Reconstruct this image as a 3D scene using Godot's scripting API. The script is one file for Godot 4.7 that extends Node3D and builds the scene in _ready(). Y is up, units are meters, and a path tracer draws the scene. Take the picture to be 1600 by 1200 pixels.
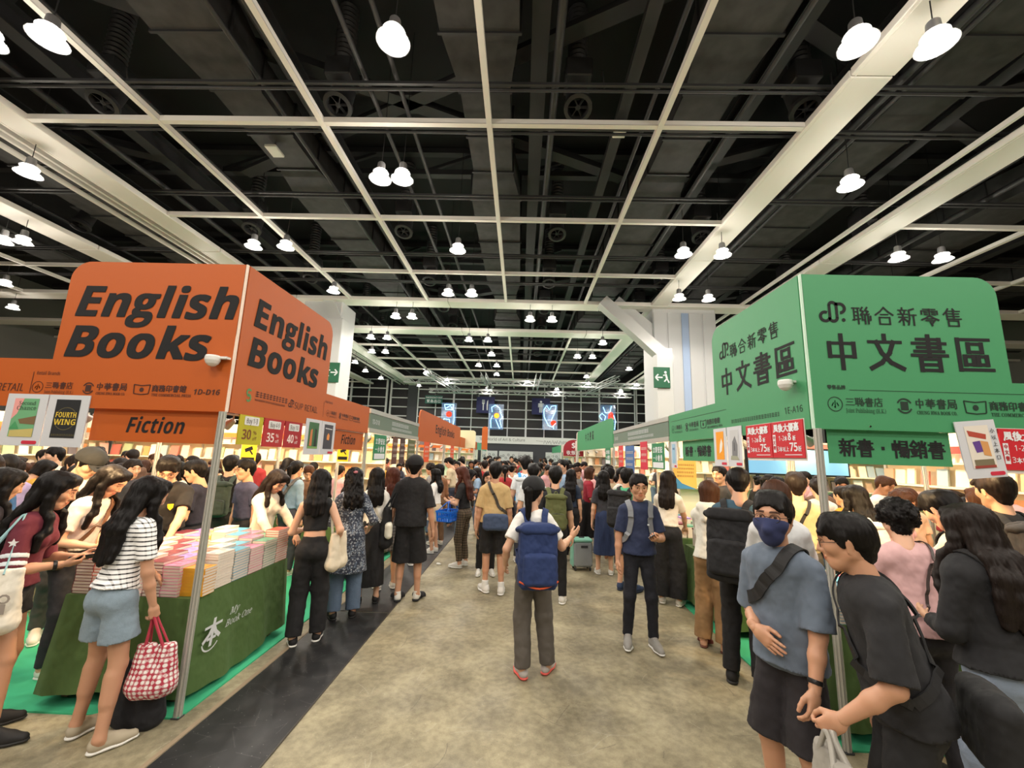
extends Node3D
# A book fair in a large exhibition hall: black ceiling with a white grid, orange and green booths along an aisle, and a crowd.

const EYE_HEIGHT := 1.92

func _ready() -> void:
	# camera
	var cam := Camera3D.new()
	cam.name = "camera"
	cam.fov = 2.0 * rad_to_deg(atan(600.0 / 650.0))
	cam.near = 0.05
	cam.far = 200.0
	cam.transform = Transform3D(Basis(Vector3.UP, deg_to_rad(1.45)) * Basis(Vector3.RIGHT, deg_to_rad(9.8)) * Basis(Vector3(0, 0, 1), deg_to_rad(1.78)), Vector3(0, EYE_HEIGHT, 0))
	add_child(cam)
	cam.current = true
	# environment: an indoor hall, no daylight
	var we := WorldEnvironment.new()
	we.name = "environment"
	var e := Environment.new()
	e.background_mode = Environment.BG_COLOR
	e.background_color = Color.BLACK
	e.tonemap_mode = Environment.TONE_MAPPER_LINEAR
	e.tonemap_exposure = 1.0
	e.sdfgi_enabled = true
	e.ssao_enabled = true
	e.ssil_enabled = true
	we.environment = e
	add_child(we)
	rng.seed = 20
	make_textures()
	make_glyphs()
	build_hall()
	build_lamps()
	build_ceiling_works()
	build_far_end()
	build_booths()
	build_books()
	make_people_stock()
	build_people()
	build_crowd()
	build_small_things()

const LAMP_ENERGY := 3.7
const LAMP_SPILL := 2.3
const LAMP_COLOR := Color(1.0, 0.965, 0.915)
const SPOT_ENERGY := 2.1
const SPOT_COLOR := Color(1.0, 0.84, 0.62)

# ---------------------------------------------------------------- helpers
var taken := {}
var mats := {}
var tex := {}
var rng := RandomNumberGenerator.new()

func numbered(called: String) -> String:
	var n: int = taken.get(called, 0)
	taken[called] = n + 1
	return called if n == 0 else "%s_%03d" % [called, n]

func tag(o: Node3D, label: String, category: String, group := "", kind := "") -> void:
	if label: o.set_meta("label", label)
	if category: o.set_meta("category", category)
	if group: o.set_meta("group", group)
	if kind: o.set_meta("kind", kind)

func thing(called: String, label: String, category: String, at := Vector3.ZERO, turn := 0.0, group := "") -> Node3D:
	var o := Node3D.new()
	o.name = numbered(called)
	add_child(o)
	o.position = at
	o.rotation.y = turn
	tag(o, label, category, group)
	return o

func part(parent: Node3D, called: String, mesh: Mesh, m: Material, at := Vector3.ZERO, basis := Basis.IDENTITY) -> MeshInstance3D:
	var o := MeshInstance3D.new()
	o.name = called
	o.mesh = mesh
	o.material_override = m
	o.transform = Transform3D(basis, at)
	parent.add_child(o, true)
	return o

func single(called: String, label: String, category: String, mesh: Mesh, m: Material, at := Vector3.ZERO, turn := 0.0, group := "") -> MeshInstance3D:
	var o := part(self, numbered(called), mesh, m, at, Basis(Vector3.UP, turn))
	tag(o, label, category, group)
	return o

func struct(called: String, mesh: Mesh, m: Material, at := Vector3.ZERO, basis := Basis.IDENTITY) -> MeshInstance3D:
	var o := part(self, numbered(called), mesh, m, at, basis)
	o.set_meta("kind", "structure")
	return o

func col(r: float, g: float, b: float) -> Color:
	return Color(r / 255.0, g / 255.0, b / 255.0)

func mat(key: String, c: Color, rough := 0.7, metal := 0.0) -> StandardMaterial3D:
	if mats.has(key): return mats[key]
	var m := StandardMaterial3D.new()
	m.albedo_color = c
	m.roughness = rough
	m.metallic = metal
	mats[key] = m
	return m

func cmat(c: Color, rough := 0.7) -> StandardMaterial3D:
	return mat("c%s_%.2f" % [c.to_html(), rough], c, rough)

func glow(key: String, c: Color, energy: float) -> StandardMaterial3D:
	if mats.has(key): return mats[key]
	var m := mat(key, c, 0.5)
	m.emission_enabled = true
	m.emission = c
	m.emission_energy_multiplier = energy
	return m

# cloth: sheen, crumple relief and an optional pattern
func cloth(c: Color, pattern := "", rough := 0.85) -> StandardMaterial3D:
	var key := "cloth" + c.to_html() + pattern
	if mats.has(key): return mats[key]
	var m := mat(key, c, rough)
	m.rim_enabled = true
	m.rim = 0.12
	m.rim_tint = 0.6
	m.normal_enabled = true
	m.normal_texture = tex.folds
	m.normal_scale = 0.55
	m.uv1_triplanar = true
	m.uv1_scale = Vector3(2.2, 1.3, 2.2)
	if pattern:
		m.albedo_texture = tex[pattern]
		m.uv1_scale = tex[pattern + "_scale"]
	return m

func st_new() -> SurfaceTool:
	var st := SurfaceTool.new()
	st.begin(Mesh.PRIMITIVE_TRIANGLES)
	return st

func quad(st: SurfaceTool, a: Vector3, b: Vector3, c: Vector3, d: Vector3) -> void:
	# a b c d run anticlockwise seen from the front
	var n := (b - a).cross(c - a).normalized()
	var w: float = a.distance_to(b)
	var h: float = b.distance_to(c)
	for p in [[a, Vector2(0, 1)], [c, Vector2(1, 0)], [b, Vector2(1, 1)], [a, Vector2(0, 1)], [d, Vector2(0, 0)], [c, Vector2(1, 0)]]:
		st.set_normal(n)
		st.set_uv(p[1])
		st.add_vertex(p[0])

func bx(st: SurfaceTool, c: Vector3, size: Vector3, b := Basis.IDENTITY) -> void:
	var x := b.x * size.x * 0.5
	var y := b.y * size.y * 0.5
	var z := b.z * size.z * 0.5
	quad(st, c - x - y + z, c + x - y + z, c + x + y + z, c - x + y + z)
	quad(st, c + x - y - z, c - x - y - z, c - x + y - z, c + x + y - z)
	quad(st, c + x - y + z, c + x - y - z, c + x + y - z, c + x + y + z)
	quad(st, c - x - y - z, c - x - y + z, c - x + y + z, c - x + y - z)
	quad(st, c - x + y + z, c + x + y + z, c + x + y - z, c - x + y - z)
	quad(st, c - x - y - z, c + x - y - z, c + x - y + z, c - x - y + z)

# box with chamfered edges
func bev(st: SurfaceTool, c: Vector3, size: Vector3, r: float, b := Basis.IDENTITY) -> void:
	var h := size * 0.5
	var i := h - Vector3(r, r, r)
	var ax := [Vector3(1, 0, 0), Vector3(0, 1, 0), Vector3(0, 0, 1)]
	for k in 3:
		var u: Vector3 = ax[k]
		var v: Vector3 = ax[(k + 1) % 3]
		var w: Vector3 = ax[(k + 2) % 3]
		for s in [-1.0, 1.0]:
			var o: Vector3 = u * h[k] * s
			var p: Vector3 = v * i[(k + 1) % 3]
			var q: Vector3 = w * i[(k + 2) % 3] * s
			quad(st, c + b * (o - p - q), c + b * (o + p - q), c + b * (o + p + q), c + b * (o - p + q))
			for t in [-1.0, 1.0]:
				# edge between face u*s and face v*t
				var e1: Vector3 = u * h[k] * s + v * i[(k + 1) % 3] * t
				var e2: Vector3 = u * i[k] * s + v * h[(k + 1) % 3] * t
				var l: Vector3 = w * i[(k + 2) % 3]
				if s * t > 0:
					quad(st, c + b * (e1 - l), c + b * (e2 - l), c + b * (e2 + l), c + b * (e1 + l))
				else:
					quad(st, c + b * (e2 - l), c + b * (e1 - l), c + b * (e1 + l), c + b * (e2 + l))

func done(st: SurfaceTool) -> ArrayMesh:
	return st.commit()

func box_mesh(size: Vector3, r := 0.0) -> ArrayMesh:
	var st := st_new()
	if r > 0: bev(st, Vector3.ZERO, size, r)
	else: bx(st, Vector3.ZERO, size)
	return st.commit()

func lathe(st: SurfaceTool, prof: Array, segs: int, xf := Transform3D.IDENTITY) -> void:
	# prof: Vector2(radius, height) from top to bottom, smooth normals
	var n := prof.size()
	for i in n - 1:
		var p: Vector2 = prof[i]
		var q: Vector2 = prof[i + 1]
		var d := q - p
		var nn := Vector2(-d.y, d.x).normalized()
		for s in segs:
			var a0 := TAU * s / segs
			var a1 := TAU * (s + 1) / segs
			var e0 := Vector3(cos(a0), 0, sin(a0))
			var e1 := Vector3(cos(a1), 0, sin(a1))
			var v := [e0 * p.x + Vector3.UP * p.y, e1 * p.x + Vector3.UP * p.y, e1 * q.x + Vector3.UP * q.y, e0 * q.x + Vector3.UP * q.y]
			var m := [e0 * nn.x + Vector3.UP * nn.y, e1 * nn.x + Vector3.UP * nn.y]
			for k in [[0, 0], [2, 1], [1, 1], [0, 0], [3, 0], [2, 1]]:
				st.set_normal(xf.basis * m[k[1]])
				st.set_uv(Vector2(0, 0))
				st.add_vertex(xf * (v[k[0]] as Vector3))

func tube(st: SurfaceTool, pts: Array, r: float, sides := 6, r2 := -1.0, flat := 1.0, closed := false) -> void:
	var n := pts.size()
	var rings := []
	var side := Vector3.ZERO
	for i in n:
		var t: Vector3 = (pts[mini(i + 1, n - 1)] - pts[maxi(i - 1, 0)]).normalized()
		if closed: t = (pts[(i + 1) % n] - pts[(i + n - 1) % n]).normalized()
		if side == Vector3.ZERO:
			side = t.cross(Vector3.UP if absf(t.y) < 0.9 else Vector3.RIGHT).normalized()
		side = (side - t * side.dot(t)).normalized()
		var up := side.cross(t)
		var rr: float = r if r2 < 0 else lerpf(r, r2, float(i) / (n - 1))
		var ring := []
		for s in sides:
			var a := TAU * s / sides
			var d := side * cos(a) + up * sin(a) * flat
			ring.append([(pts[i] as Vector3) + d * rr, d.normalized()])
		rings.append(ring)
	var last: int = n if closed else n - 1
	for i in last:
		var A: Array = rings[i]
		var B: Array = rings[(i + 1) % n]
		for s in sides:
			var s1 := (s + 1) % sides
			for k in [A[s], A[s1], B[s1], A[s], B[s1], B[s]]:
				st.set_normal(k[1])
				st.set_uv(Vector2(0, 0))
				st.add_vertex(k[0])
	if not closed:
		for e in [0, n - 1]:
			var R: Array = rings[e]
			var nn: Vector3 = ((pts[0] - pts[1]) if e == 0 else (pts[n - 1] - pts[n - 2])).normalized()
			for s in range(1, sides - 1):
				for k in ([R[0], R[s], R[s + 1]] if e == 0 else [R[0], R[s + 1], R[s]]):
					st.set_normal(nn)
					st.set_uv(Vector2(0, 0))
					st.add_vertex(k[0])

func bar(st: SurfaceTool, a: Vector3, b: Vector3, w: float, h: float) -> void:
	var d := b - a
	var z := d.normalized()
	var x := z.cross(Vector3.UP)
	x = Vector3.RIGHT if x.length() < 0.01 else x.normalized()
	bx(st, (a + b) * 0.5, Vector3(w, h, d.length()), Basis(x, x.cross(-z), z))

# a flat band along pts whose face looks along the normals
func ribbon(st: SurfaceTool, pts: Array, nrm: Array, width: float, thick: float) -> void:
	var n := pts.size()
	var rings := []
	for i in n:
		var t: Vector3 = (pts[mini(i + 1, n - 1)] - pts[maxi(i - 1, 0)]).normalized()
		var u: Vector3 = nrm[i]
		u = (u - t * u.dot(t)).normalized()
		var s := t.cross(u)
		var a: Vector3 = pts[i]
		rings.append([a - s * width - u * thick, a + s * width - u * thick, a + s * width + u * thick, a - s * width + u * thick])
	for i in n - 1:
		for k in 4: quad(st, rings[i][k], rings[i + 1][k], rings[i + 1][(k + 1) % 4], rings[i][(k + 1) % 4])

# a flat outline (Vector2, anticlockwise) with thickness, front at +z
func slab(st: SurfaceTool, outline: PackedVector2Array, thick: float, xf := Transform3D.IDENTITY) -> void:
	var tri := Geometry2D.triangulate_polygon(outline)
	for f in [0.5, -0.5]:
		for i in range(0, tri.size(), 3):
			var ids := [tri[i], tri[i + 1], tri[i + 2]]
			var ccw := (outline[ids[1]] - outline[ids[0]]).cross(outline[ids[2]] - outline[ids[0]]) > 0.0
			if ccw == (f > 0.0): ids.reverse()
			for j in ids:
				var p := outline[j]
				st.set_normal(xf.basis * Vector3(0, 0, signf(f)))
				st.set_uv(p)
				st.add_vertex(xf * Vector3(p.x, p.y, thick * f))
	var n := outline.size()
	for i in n:
		var p := outline[i]
		var q := outline[(i + 1) % n]
		quad(st, xf * Vector3(p.x, p.y, -thick * 0.5), xf * Vector3(q.x, q.y, -thick * 0.5), xf * Vector3(q.x, q.y, thick * 0.5), xf * Vector3(p.x, p.y, thick * 0.5))

func mix_append(st: SurfaceTool, m: Mesh, xf: Transform3D) -> void:
	# written out triangle by triangle, so that it can share a tool with plain quads
	for s in m.get_surface_count():
		var a := m.surface_get_arrays(s)
		var V: PackedVector3Array = a[Mesh.ARRAY_VERTEX]
		var N: PackedVector3Array = a[Mesh.ARRAY_NORMAL]
		var I: PackedInt32Array = a[Mesh.ARRAY_INDEX] if a[Mesh.ARRAY_INDEX] != null else PackedInt32Array(range(V.size()))
		for i in I:
			st.set_normal((xf.basis * N[i]).normalized())
			st.set_uv(Vector2.ZERO)
			st.add_vertex(xf * V[i])

# ---------------------------------------------------------------- lettering
var fonts := {}
func font(called: String, bold := false, italic := false) -> Font:
	var key := called + str(bold)
	if fonts.has(key): return fonts[key]
	var f := SystemFont.new()
	f.font_names = PackedStringArray([called])
	f.font_weight = 700 if bold else 400
	fonts[key] = f
	return f

# one line of Latin lettering: left end at x 0, baseline at y 0, height is the height of capitals; returns its width
func words(st: SurfaceTool, text: String, x: float, y: float, cap: float, opts := {}) -> float:
	var t := TextMesh.new()
	t.font = font(opts.get("font", "Droid Sans"), opts.get("bold", false))
	t.font_size = 64
	t.pixel_size = cap / (64.0 * 0.72)
	t.depth = 0.0
	t.curve_step = opts.get("step", 3.0)
	t.text = text
	t.horizontal_alignment = HORIZONTAL_ALIGNMENT_LEFT
	t.vertical_alignment = VERTICAL_ALIGNMENT_BOTTOM
	var box := t.get_aabb()
	var wx: float = opts.get("wide", 1.0)
	var sh: float = opts.get("slant", 0.0)
	var desc: float = t.font.get_descent(64) * t.pixel_size
	var left: float = -box.position.x * wx + x
	if opts.get("centre", false): left -= box.size.x * wx * 0.5
	if t.get_surface_count():
		var b := Basis(Vector3(wx, 0, 0), Vector3(sh, 1, 0), Vector3(0, 0, 1))
		# the sheared and placed letters, emboldened when asked by a few shifted copies
		var fat: float = opts.get("fat", 0.0) * cap
		var dz := 0.0
		for k in ([Vector2.ZERO] if fat == 0.0 else [Vector2(-fat, -fat), Vector2(fat, -fat), Vector2(-fat, fat), Vector2(fat, fat), Vector2(0, 0)]):
			mix_append(st, t, Transform3D(b, Vector3(left + k.x, y - desc + k.y, dz)))
			dz += 0.0003
	return box.size.x * wx

# Chinese characters as brush strokes on a 100 by 100 square, y down: "x y x y,x y x y"
var glyphs := {}
func char_strokes(st: SurfaceTool, ch: String, x: float, y: float, size: float, weight: float, slim := 1.0) -> void:
	if not glyphs.has(ch): return
	var dz := 0.0
	for s in (glyphs[ch] as String).split(","):
		var v := s.strip_edges().split_floats(" ")
		var pts := PackedVector2Array()
		for i in range(0, v.size() - 1, 2):
			pts.append(Vector2(x + v[i] / 100.0 * size * slim, y + (100.0 - v[i + 1]) / 100.0 * size))
		for i in pts.size() - 1:
			var a := pts[i]
			var b := pts[i + 1]
			var d := (b - a).normalized()
			var w := weight * 0.5
			a -= d * w * 0.9
			b += d * w * 0.9
			var n := Vector2(-d.y, d.x) * w * (0.72 if absf(d.y) < 0.3 else 1.0)
			quad(st, Vector3(a.x - n.x, a.y - n.y, dz), Vector3(b.x - n.x, b.y - n.y, dz), Vector3(b.x + n.x, b.y + n.y, dz), Vector3(a.x + n.x, a.y + n.y, dz))
			dz += 0.00012

func hanzi(st: SurfaceTool, text: String, x: float, y: float, size: float, weight: float, step := 1.08, slim := 1.0, down := false) -> void:
	for i in text.length():
		if down: char_strokes(st, text[i], x, y - i * size * step, size, weight, slim)
		else: char_strokes(st, text[i], x + i * size * step * slim, y, size, weight, slim)

func ring(st: SurfaceTool, c: Vector2, r0: float, r1: float, a0 := 0.0, a1 := TAU, segs := 20, z := 0.0) -> void:
	for i in segs:
		var p := a0 + (a1 - a0) * i / segs
		var q := a0 + (a1 - a0) * (i + 1) / segs
		var e := Vector3(cos(p), sin(p), 0)
		var f := Vector3(cos(q), sin(q), 0)
		var o := Vector3(c.x, c.y, z)
		quad(st, o + e * r0, o + e * r1, o + f * r1, o + f * r0)

func rect2(st: SurfaceTool, x0: float, y0: float, x1: float, y1: float, z := 0.0) -> void:
	quad(st, Vector3(x0, y0, z), Vector3(x1, y0, z), Vector3(x1, y1, z), Vector3(x0, y1, z))

func rounded(x0: float, y0: float, x1: float, y1: float, r: Array) -> PackedVector2Array:
	# corner radii: bottom left, bottom right, top right, top left
	var out := PackedVector2Array()
	var cs := [Vector2(x0, y0), Vector2(x1, y0), Vector2(x1, y1), Vector2(x0, y1)]
	var ins := [Vector2(1, 1), Vector2(-1, 1), Vector2(-1, -1), Vector2(1, -1)]
	for i in 4:
		var rr: float = r[i]
		if rr <= 0.0:
			out.append(cs[i])
			continue
		var c: Vector2 = cs[i] + ins[i] * rr
		for k in 9:
			var a := PI + i * PI / 2 + k * PI / 16
			out.append(c + Vector2(cos(a), sin(a)) * rr)
	return out

# ---------------------------------------------------------------- computed textures
func noise_tex(size: int, freq: float, oct: int, seedv: int, as_normal := false, bump := 6.0, ramp: Gradient = null, kind := FastNoiseLite.TYPE_SIMPLEX_SMOOTH) -> NoiseTexture2D:
	var n := FastNoiseLite.new()
	n.noise_type = kind
	n.seed = seedv
	n.frequency = freq
	n.fractal_octaves = oct
	var t := NoiseTexture2D.new()
	t.width = size
	t.height = size
	t.seamless = true
	t.noise = n
	t.as_normal_map = as_normal
	t.bump_strength = bump
	if ramp: t.color_ramp = ramp
	return t

func ramp(stops: Array) -> Gradient:
	var g := Gradient.new()
	var o := PackedFloat32Array()
	var c := PackedColorArray()
	for s in stops:
		o.append(s[0])
		c.append(s[1])
	g.offsets = o
	g.colors = c
	return g

func img_tex(im: Image) -> ImageTexture:
	return ImageTexture.create_from_image(im)

func make_textures() -> void:
	tex.folds = noise_tex(512, 0.006, 3, 7, true, 14.0)
	# hair strands: fine columns that waver
	var r := RandomNumberGenerator.new()
	r.seed = 11
	var im := Image.create(256, 64, false, Image.FORMAT_RGB8)
	for x in 256:
		var v := 0.62 + 0.38 * r.randf()
		for y in 64:
			var g := clampf(v + 0.1 * sin(y * TAU / 64.0 + x), 0.0, 1.0)
			im.set_pixel(x, y, Color(g, g * 0.98, g * 0.96))
	tex.strands = img_tex(im)
	var hn := im.duplicate() as Image
	hn.convert(Image.FORMAT_RGBA8)
	hn.bump_map_to_normal_map(3.0)
	tex.strands_n = img_tex(hn)
	# horizontal stripes of a knit shirt
	im = Image.create(4, 64, false, Image.FORMAT_RGB8)
	im.fill(Color(1, 1, 1))
	im.fill_rect(Rect2i(0, 0, 4, 19), Color(0.07, 0.07, 0.08))
	tex.stripes = img_tex(im)
	tex.stripes_scale = Vector3(34, 34, 34)
	# small flowers on a navy ground
	im = Image.create(256, 256, false, Image.FORMAT_RGB8)
	im.fill(col(40, 46, 62))
	for i in 92:
		var c := Vector2(r.randi_range(0, 255), r.randi_range(0, 255))
		var big := r.randf_range(7.0, 13.0)
		var tone := col(196, 202, 208) if i % 3 else col(120, 138, 160)
		for dx in range(-16, 17):
			for dy in range(-16, 17):
				var d := Vector2(dx, dy)
				var petal := big * (0.72 + 0.28 * cos(d.angle() * 5.0))
				var q := Vector2i(posmod(int(c.x) + dx, 256), posmod(int(c.y) + dy, 256))
				if d.length() < big * 0.26: im.set_pixelv(q, col(52, 60, 80))
				elif d.length() < petal: im.set_pixelv(q, tone)
	tex.flowers = img_tex(im)
	tex.flowers_scale = Vector3(4.5, 4.5, 4.5)
	# rows of white ovals on red: the shopping bag
	im = Image.create(64, 64, false, Image.FORMAT_RGB8)
	im.fill(col(176, 52, 70))
	for row in 2:
		for q in 2:
			var c := Vector2(16 + q * 32, 17 + row * 32)
			for x in 64:
				for y in 64:
					var d := (Vector2(x, y) - c) / Vector2(11.5, 12.5)
					if d.length() < 1.0: im.set_pixel(x, y, col(238, 232, 228))
	tex.ovals = img_tex(im)
	tex.ovals_scale = Vector3(17, 17, 17)
	# denim and check cloth
	im = Image.create(64, 64, false, Image.FORMAT_RGB8)
	for x in 64:
		for y in 64:
			var v := 0.9 + 0.1 * r.randf() - (0.1 if (x + y) % 4 == 0 else 0.0)
			im.set_pixel(x, y, Color(v, v, v))
	tex.denim = img_tex(im)
	tex.denim_scale = Vector3(9, 9, 9)
	im = Image.create(64, 64, false, Image.FORMAT_RGB8)
	for x in 64:
		for y in 64:
			var v := 0.55 + (0.22 if x % 32 < 14 else 0.0) + (0.22 if y % 32 < 14 else 0.0)
			im.set_pixel(x, y, Color(v, v, v))
	tex.check = img_tex(im)
	tex.check_scale = Vector3(12, 12, 12)

# ---------------------------------------------------------------- smooth bodies: tapered capsules joined by a smooth minimum, meshed as surface nets
class Cap:
	var a: Vector3
	var b: Vector3
	var ra: float
	var rb: float
	var k: float
	var fd := Vector3.ZERO
	var ff := 0.0
	var cut_a := false
	var cut_b := false
	var sub := false

func cap(a: Vector3, b: Vector3, ra: float, rb: float, k := 0.03, fd := Vector3.ZERO, ff := 0.0, cut := 0, sub := false) -> Cap:
	var c := Cap.new()
	c.a = a
	c.b = b
	c.ra = ra
	c.rb = rb
	c.k = k
	c.fd = fd
	c.ff = ff
	c.cut_a = (cut & 1) != 0
	c.cut_b = (cut & 2) != 0
	c.sub = sub
	return c

# cuts: array of [point, normal]: what lies on the normal's side is cut away; wrinkle: depth of cloth folds
func nets(caps: Array, cell: float, cuts := [], wrinkle := 0.0, freq := 9.0, ridge := Vector3.ZERO) -> Array:
	var lo := Vector3(1e9, 1e9, 1e9)
	var hi := -lo
	for c0: Cap in caps:
		if c0.sub: continue
		var r := maxf(c0.ra, c0.rb)
		if c0.ff < 0.0: r = r / (1.0 + c0.ff)
		var rr := Vector3(r, r, r)
		lo = lo.min(c0.a - rr).min(c0.b - rr)
		hi = hi.max(c0.a + rr).max(c0.b + rr)
	var pad := Vector3.ONE * (cell * 2.0 + 0.012)
	lo -= pad
	hi += pad
	var nx := int((hi.x - lo.x) / cell) + 2
	var ny := int((hi.y - lo.y) / cell) + 2
	var nz := int((hi.z - lo.z) / cell) + 2
	var nxy := nx * ny
	var F := PackedFloat32Array()
	F.resize(nxy * nz)
	F.fill(1.0)
	for c: Cap in caps:
		var r := maxf(c.ra, c.rb)
		if c.ff < 0.0: r = r / (1.0 + c.ff)
		var m: float = r + c.k * 0.5 + cell * 2.2
		var mm := Vector3(m, m, m)
		if c.ff > 0.0:
			var e := c.fd.abs()
			var squeezed: float = r / (1.0 + c.ff * 0.8) + c.k * 0.5 + cell * 2.2
			mm = mm.lerp(Vector3(squeezed, squeezed, squeezed), 0.0)
			if e.x > 0.97: mm.x = squeezed
			if e.y > 0.97: mm.y = squeezed
			if e.z > 0.97: mm.z = squeezed
		var l := ((c.a.min(c.b) - mm - lo) / cell).floor()
		var h := ((c.a.max(c.b) + mm - lo) / cell).ceil()
		var x0 := maxi(0, int(l.x))
		var y0 := maxi(0, int(l.y))
		var z0 := maxi(0, int(l.z))
		var x1 := mini(nx - 1, int(h.x))
		var y1 := mini(ny - 1, int(h.y))
		var z1 := mini(nz - 1, int(h.z))
		var fd := c.fd
		var ff := c.ff
		var flat := ff != 0.0
		var ab := c.b - c.a
		if flat: ab += fd * (ab.dot(fd) * ff)
		var len2 := maxf(ab.length_squared(), 1e-9)
		var inv := 1.0 / len2
		var ln := sqrt(len2)
		var ra := c.ra
		var dr := c.rb - c.ra
		var k := c.k
		var ik := 0.25 / maxf(k, 1e-5)
		var cut := c.cut_a or c.cut_b
		var base := lo - c.a
		for z in range(z0, z1 + 1):
			for y in range(y0, y1 + 1):
				var i := x0 + y * nx + z * nxy
				var py := base.y + y * cell
				var pz := base.z + z * cell
				for x in range(x0, x1 + 1):
					var q := Vector3(base.x + x * cell, py, pz)
					if flat: q += fd * (q.dot(fd) * ff)
					var u := q.dot(ab) * inv
					var t := clampf(u, 0.0, 1.0)
					var d := (q - ab * t).length() - ra - dr * t
					if cut:
						if c.cut_a: d = maxf(d, -u * ln)
						if c.cut_b: d = maxf(d, (u - 1.0) * ln)
					var f := F[i]
					if c.sub:
						if -d > f: F[i] = -d
						elif -d > f - k:
							var g := k - absf(f + d)
							F[i] = maxf(f, -d) + g * g * ik
					else:
						var g := k - absf(f - d)
						if g > 0.0: F[i] = minf(f, d) - g * g * ik
						elif d < f: F[i] = d
					i += 1
	for cu in cuts:
		var cp: Vector3 = cu[0]
		var cn: Vector3 = cu[1]
		var near: float = cu[2] if cu.size() > 2 else 1e9
		for z in nz:
			for y in ny:
				var i := y * nx + z * nxy
				for x in nx:
					if F[i] < 0.1:
						var p := lo + Vector3(x, y, z) * cell - cp
						if near > 1e8 or p.length_squared() < near * near:
							var d := p.dot(cn)
							if d > F[i]: F[i] = d
					i += 1
	var V := PackedVector3Array()
	var N := PackedVector3Array()
	var I := PackedInt32Array()
	var vid := PackedInt32Array()
	vid.resize(nxy * nz)
	vid.fill(-1)
	var lim := cell * 3.6
	var half := Vector3.ONE * 0.5
	for z in nz - 1:
		for y in ny - 1:
			var i := y * nx + z * nxy - 1
			for x in nx - 1:
				i += 1
				var a := F[i]
				if a > lim or a < -lim: continue
				var b := F[i + 1]
				var c := F[i + nx]
				var d := F[i + nx + 1]
				var e := F[i + nxy]
				var f := F[i + nxy + 1]
				var g := F[i + nxy + nx]
				var h := F[i + nxy + nx + 1]
				var inside := int(a < 0.0) + int(b < 0.0) + int(c < 0.0) + int(d < 0.0) + int(e < 0.0) + int(f < 0.0) + int(g < 0.0) + int(h < 0.0)
				if inside == 0 or inside == 8: continue
				var gr := Vector3(b + d + f + h - a - c - e - g, c + d + g + h - a - b - e - f, e + f + g + h - a - b - c - d) * 0.25
				var mean := (a + b + c + d + e + f + g + h) * 0.125
				var off := gr * (-mean / maxf(gr.length_squared(), 1e-9))
				off = off.clamp(-half * 0.96, half * 0.96)
				vid[i] = V.size()
				V.append(lo + (Vector3(x, y, z) + half + off) * cell)
				N.append(gr.normalized())
				# quads round the three edges that leave corner a
				if x > 0 and y > 0 and z > 0:
					if (a < 0.0) != (b < 0.0): ring4(I, vid, i, i - nx, i - nx - nxy, i - nxy, a < 0.0)
					if (a < 0.0) != (c < 0.0): ring4(I, vid, i, i - nxy, i - nxy - 1, i - 1, a < 0.0)
					if (a < 0.0) != (e < 0.0): ring4(I, vid, i, i - 1, i - 1 - nx, i - nx, a < 0.0)
	if wrinkle > 0.0:
		for i in V.size():
			var p := V[i]
			if ridge != Vector3.ZERO: p -= ridge * (p.dot(ridge) * 0.86)
			var w := fold_noise.get_noise_3dv(p * freq)
			V[i] += N[i] * (w * wrinkle)
			# tilt the normal along the folds
			var s := 0.02
			var gx := fold_noise.get_noise_3dv((p + Vector3(s, 0, 0)) * freq) - w
			var gy := fold_noise.get_noise_3dv((p + Vector3(0, s, 0)) * freq) - w
			var gz := fold_noise.get_noise_3dv((p + Vector3(0, 0, s)) * freq) - w
			var gg := Vector3(gx, gy, gz) * (wrinkle / s)
			N[i] = (N[i] - (gg - N[i] * gg.dot(N[i]))).normalized()
	return [V, N, I]

func ring4(I: PackedInt32Array, vid: PackedInt32Array, i: int, j: int, k: int, l: int, flip: bool) -> void:
	var a := vid[i]
	var b := vid[j]
	var c := vid[k]
	var d := vid[l]
	if a < 0 or b < 0 or c < 0 or d < 0: return
	if flip:
		I.append_array([a, c, b, a, d, c])
	else:
		I.append_array([a, b, c, a, c, d])

func net_mesh(n: Array, colors := PackedColorArray()) -> ArrayMesh:
	var arr := []
	arr.resize(Mesh.ARRAY_MAX)
	arr[Mesh.ARRAY_VERTEX] = n[0]
	arr[Mesh.ARRAY_NORMAL] = n[1]
	arr[Mesh.ARRAY_INDEX] = n[2]
	if colors.size(): arr[Mesh.ARRAY_COLOR] = colors
	var m := ArrayMesh.new()
	if (n[0] as PackedVector3Array).size() and (n[2] as PackedInt32Array).size():
		m.add_surface_from_arrays(Mesh.PRIMITIVE_TRIANGLES, arr)
	return m

# join [V, N, I, C] sets; each entry: [net, transform, colours or Color, mirrored]
func join(sets: Array) -> ArrayMesh:
	var V := PackedVector3Array()
	var N := PackedVector3Array()
	var I := PackedInt32Array()
	var C := PackedColorArray()
	for s in sets:
		var n: Array = s[0]
		var xf: Transform3D = s[1]
		var first := V.size()
		var nv: PackedVector3Array = n[0]
		V.append_array(xf * nv)
		var nb := xf.basis.inverse().transposed()
		for v in (n[1] as PackedVector3Array): N.append((nb * v).normalized())
		var idx: PackedInt32Array = n[2]
		if xf.basis.determinant() < 0.0:
			for t in range(0, idx.size(), 3):
				I.append(idx[t] + first)
				I.append(idx[t + 2] + first)
				I.append(idx[t + 1] + first)
		else:
			for t in idx: I.append(t + first)
		if s[2] is PackedColorArray: C.append_array(s[2])
		else:
			var cc := PackedColorArray()
			cc.resize(nv.size())
			cc.fill(s[2])
			C.append_array(cc)
	return net_mesh([V, N, I], C)

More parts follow.
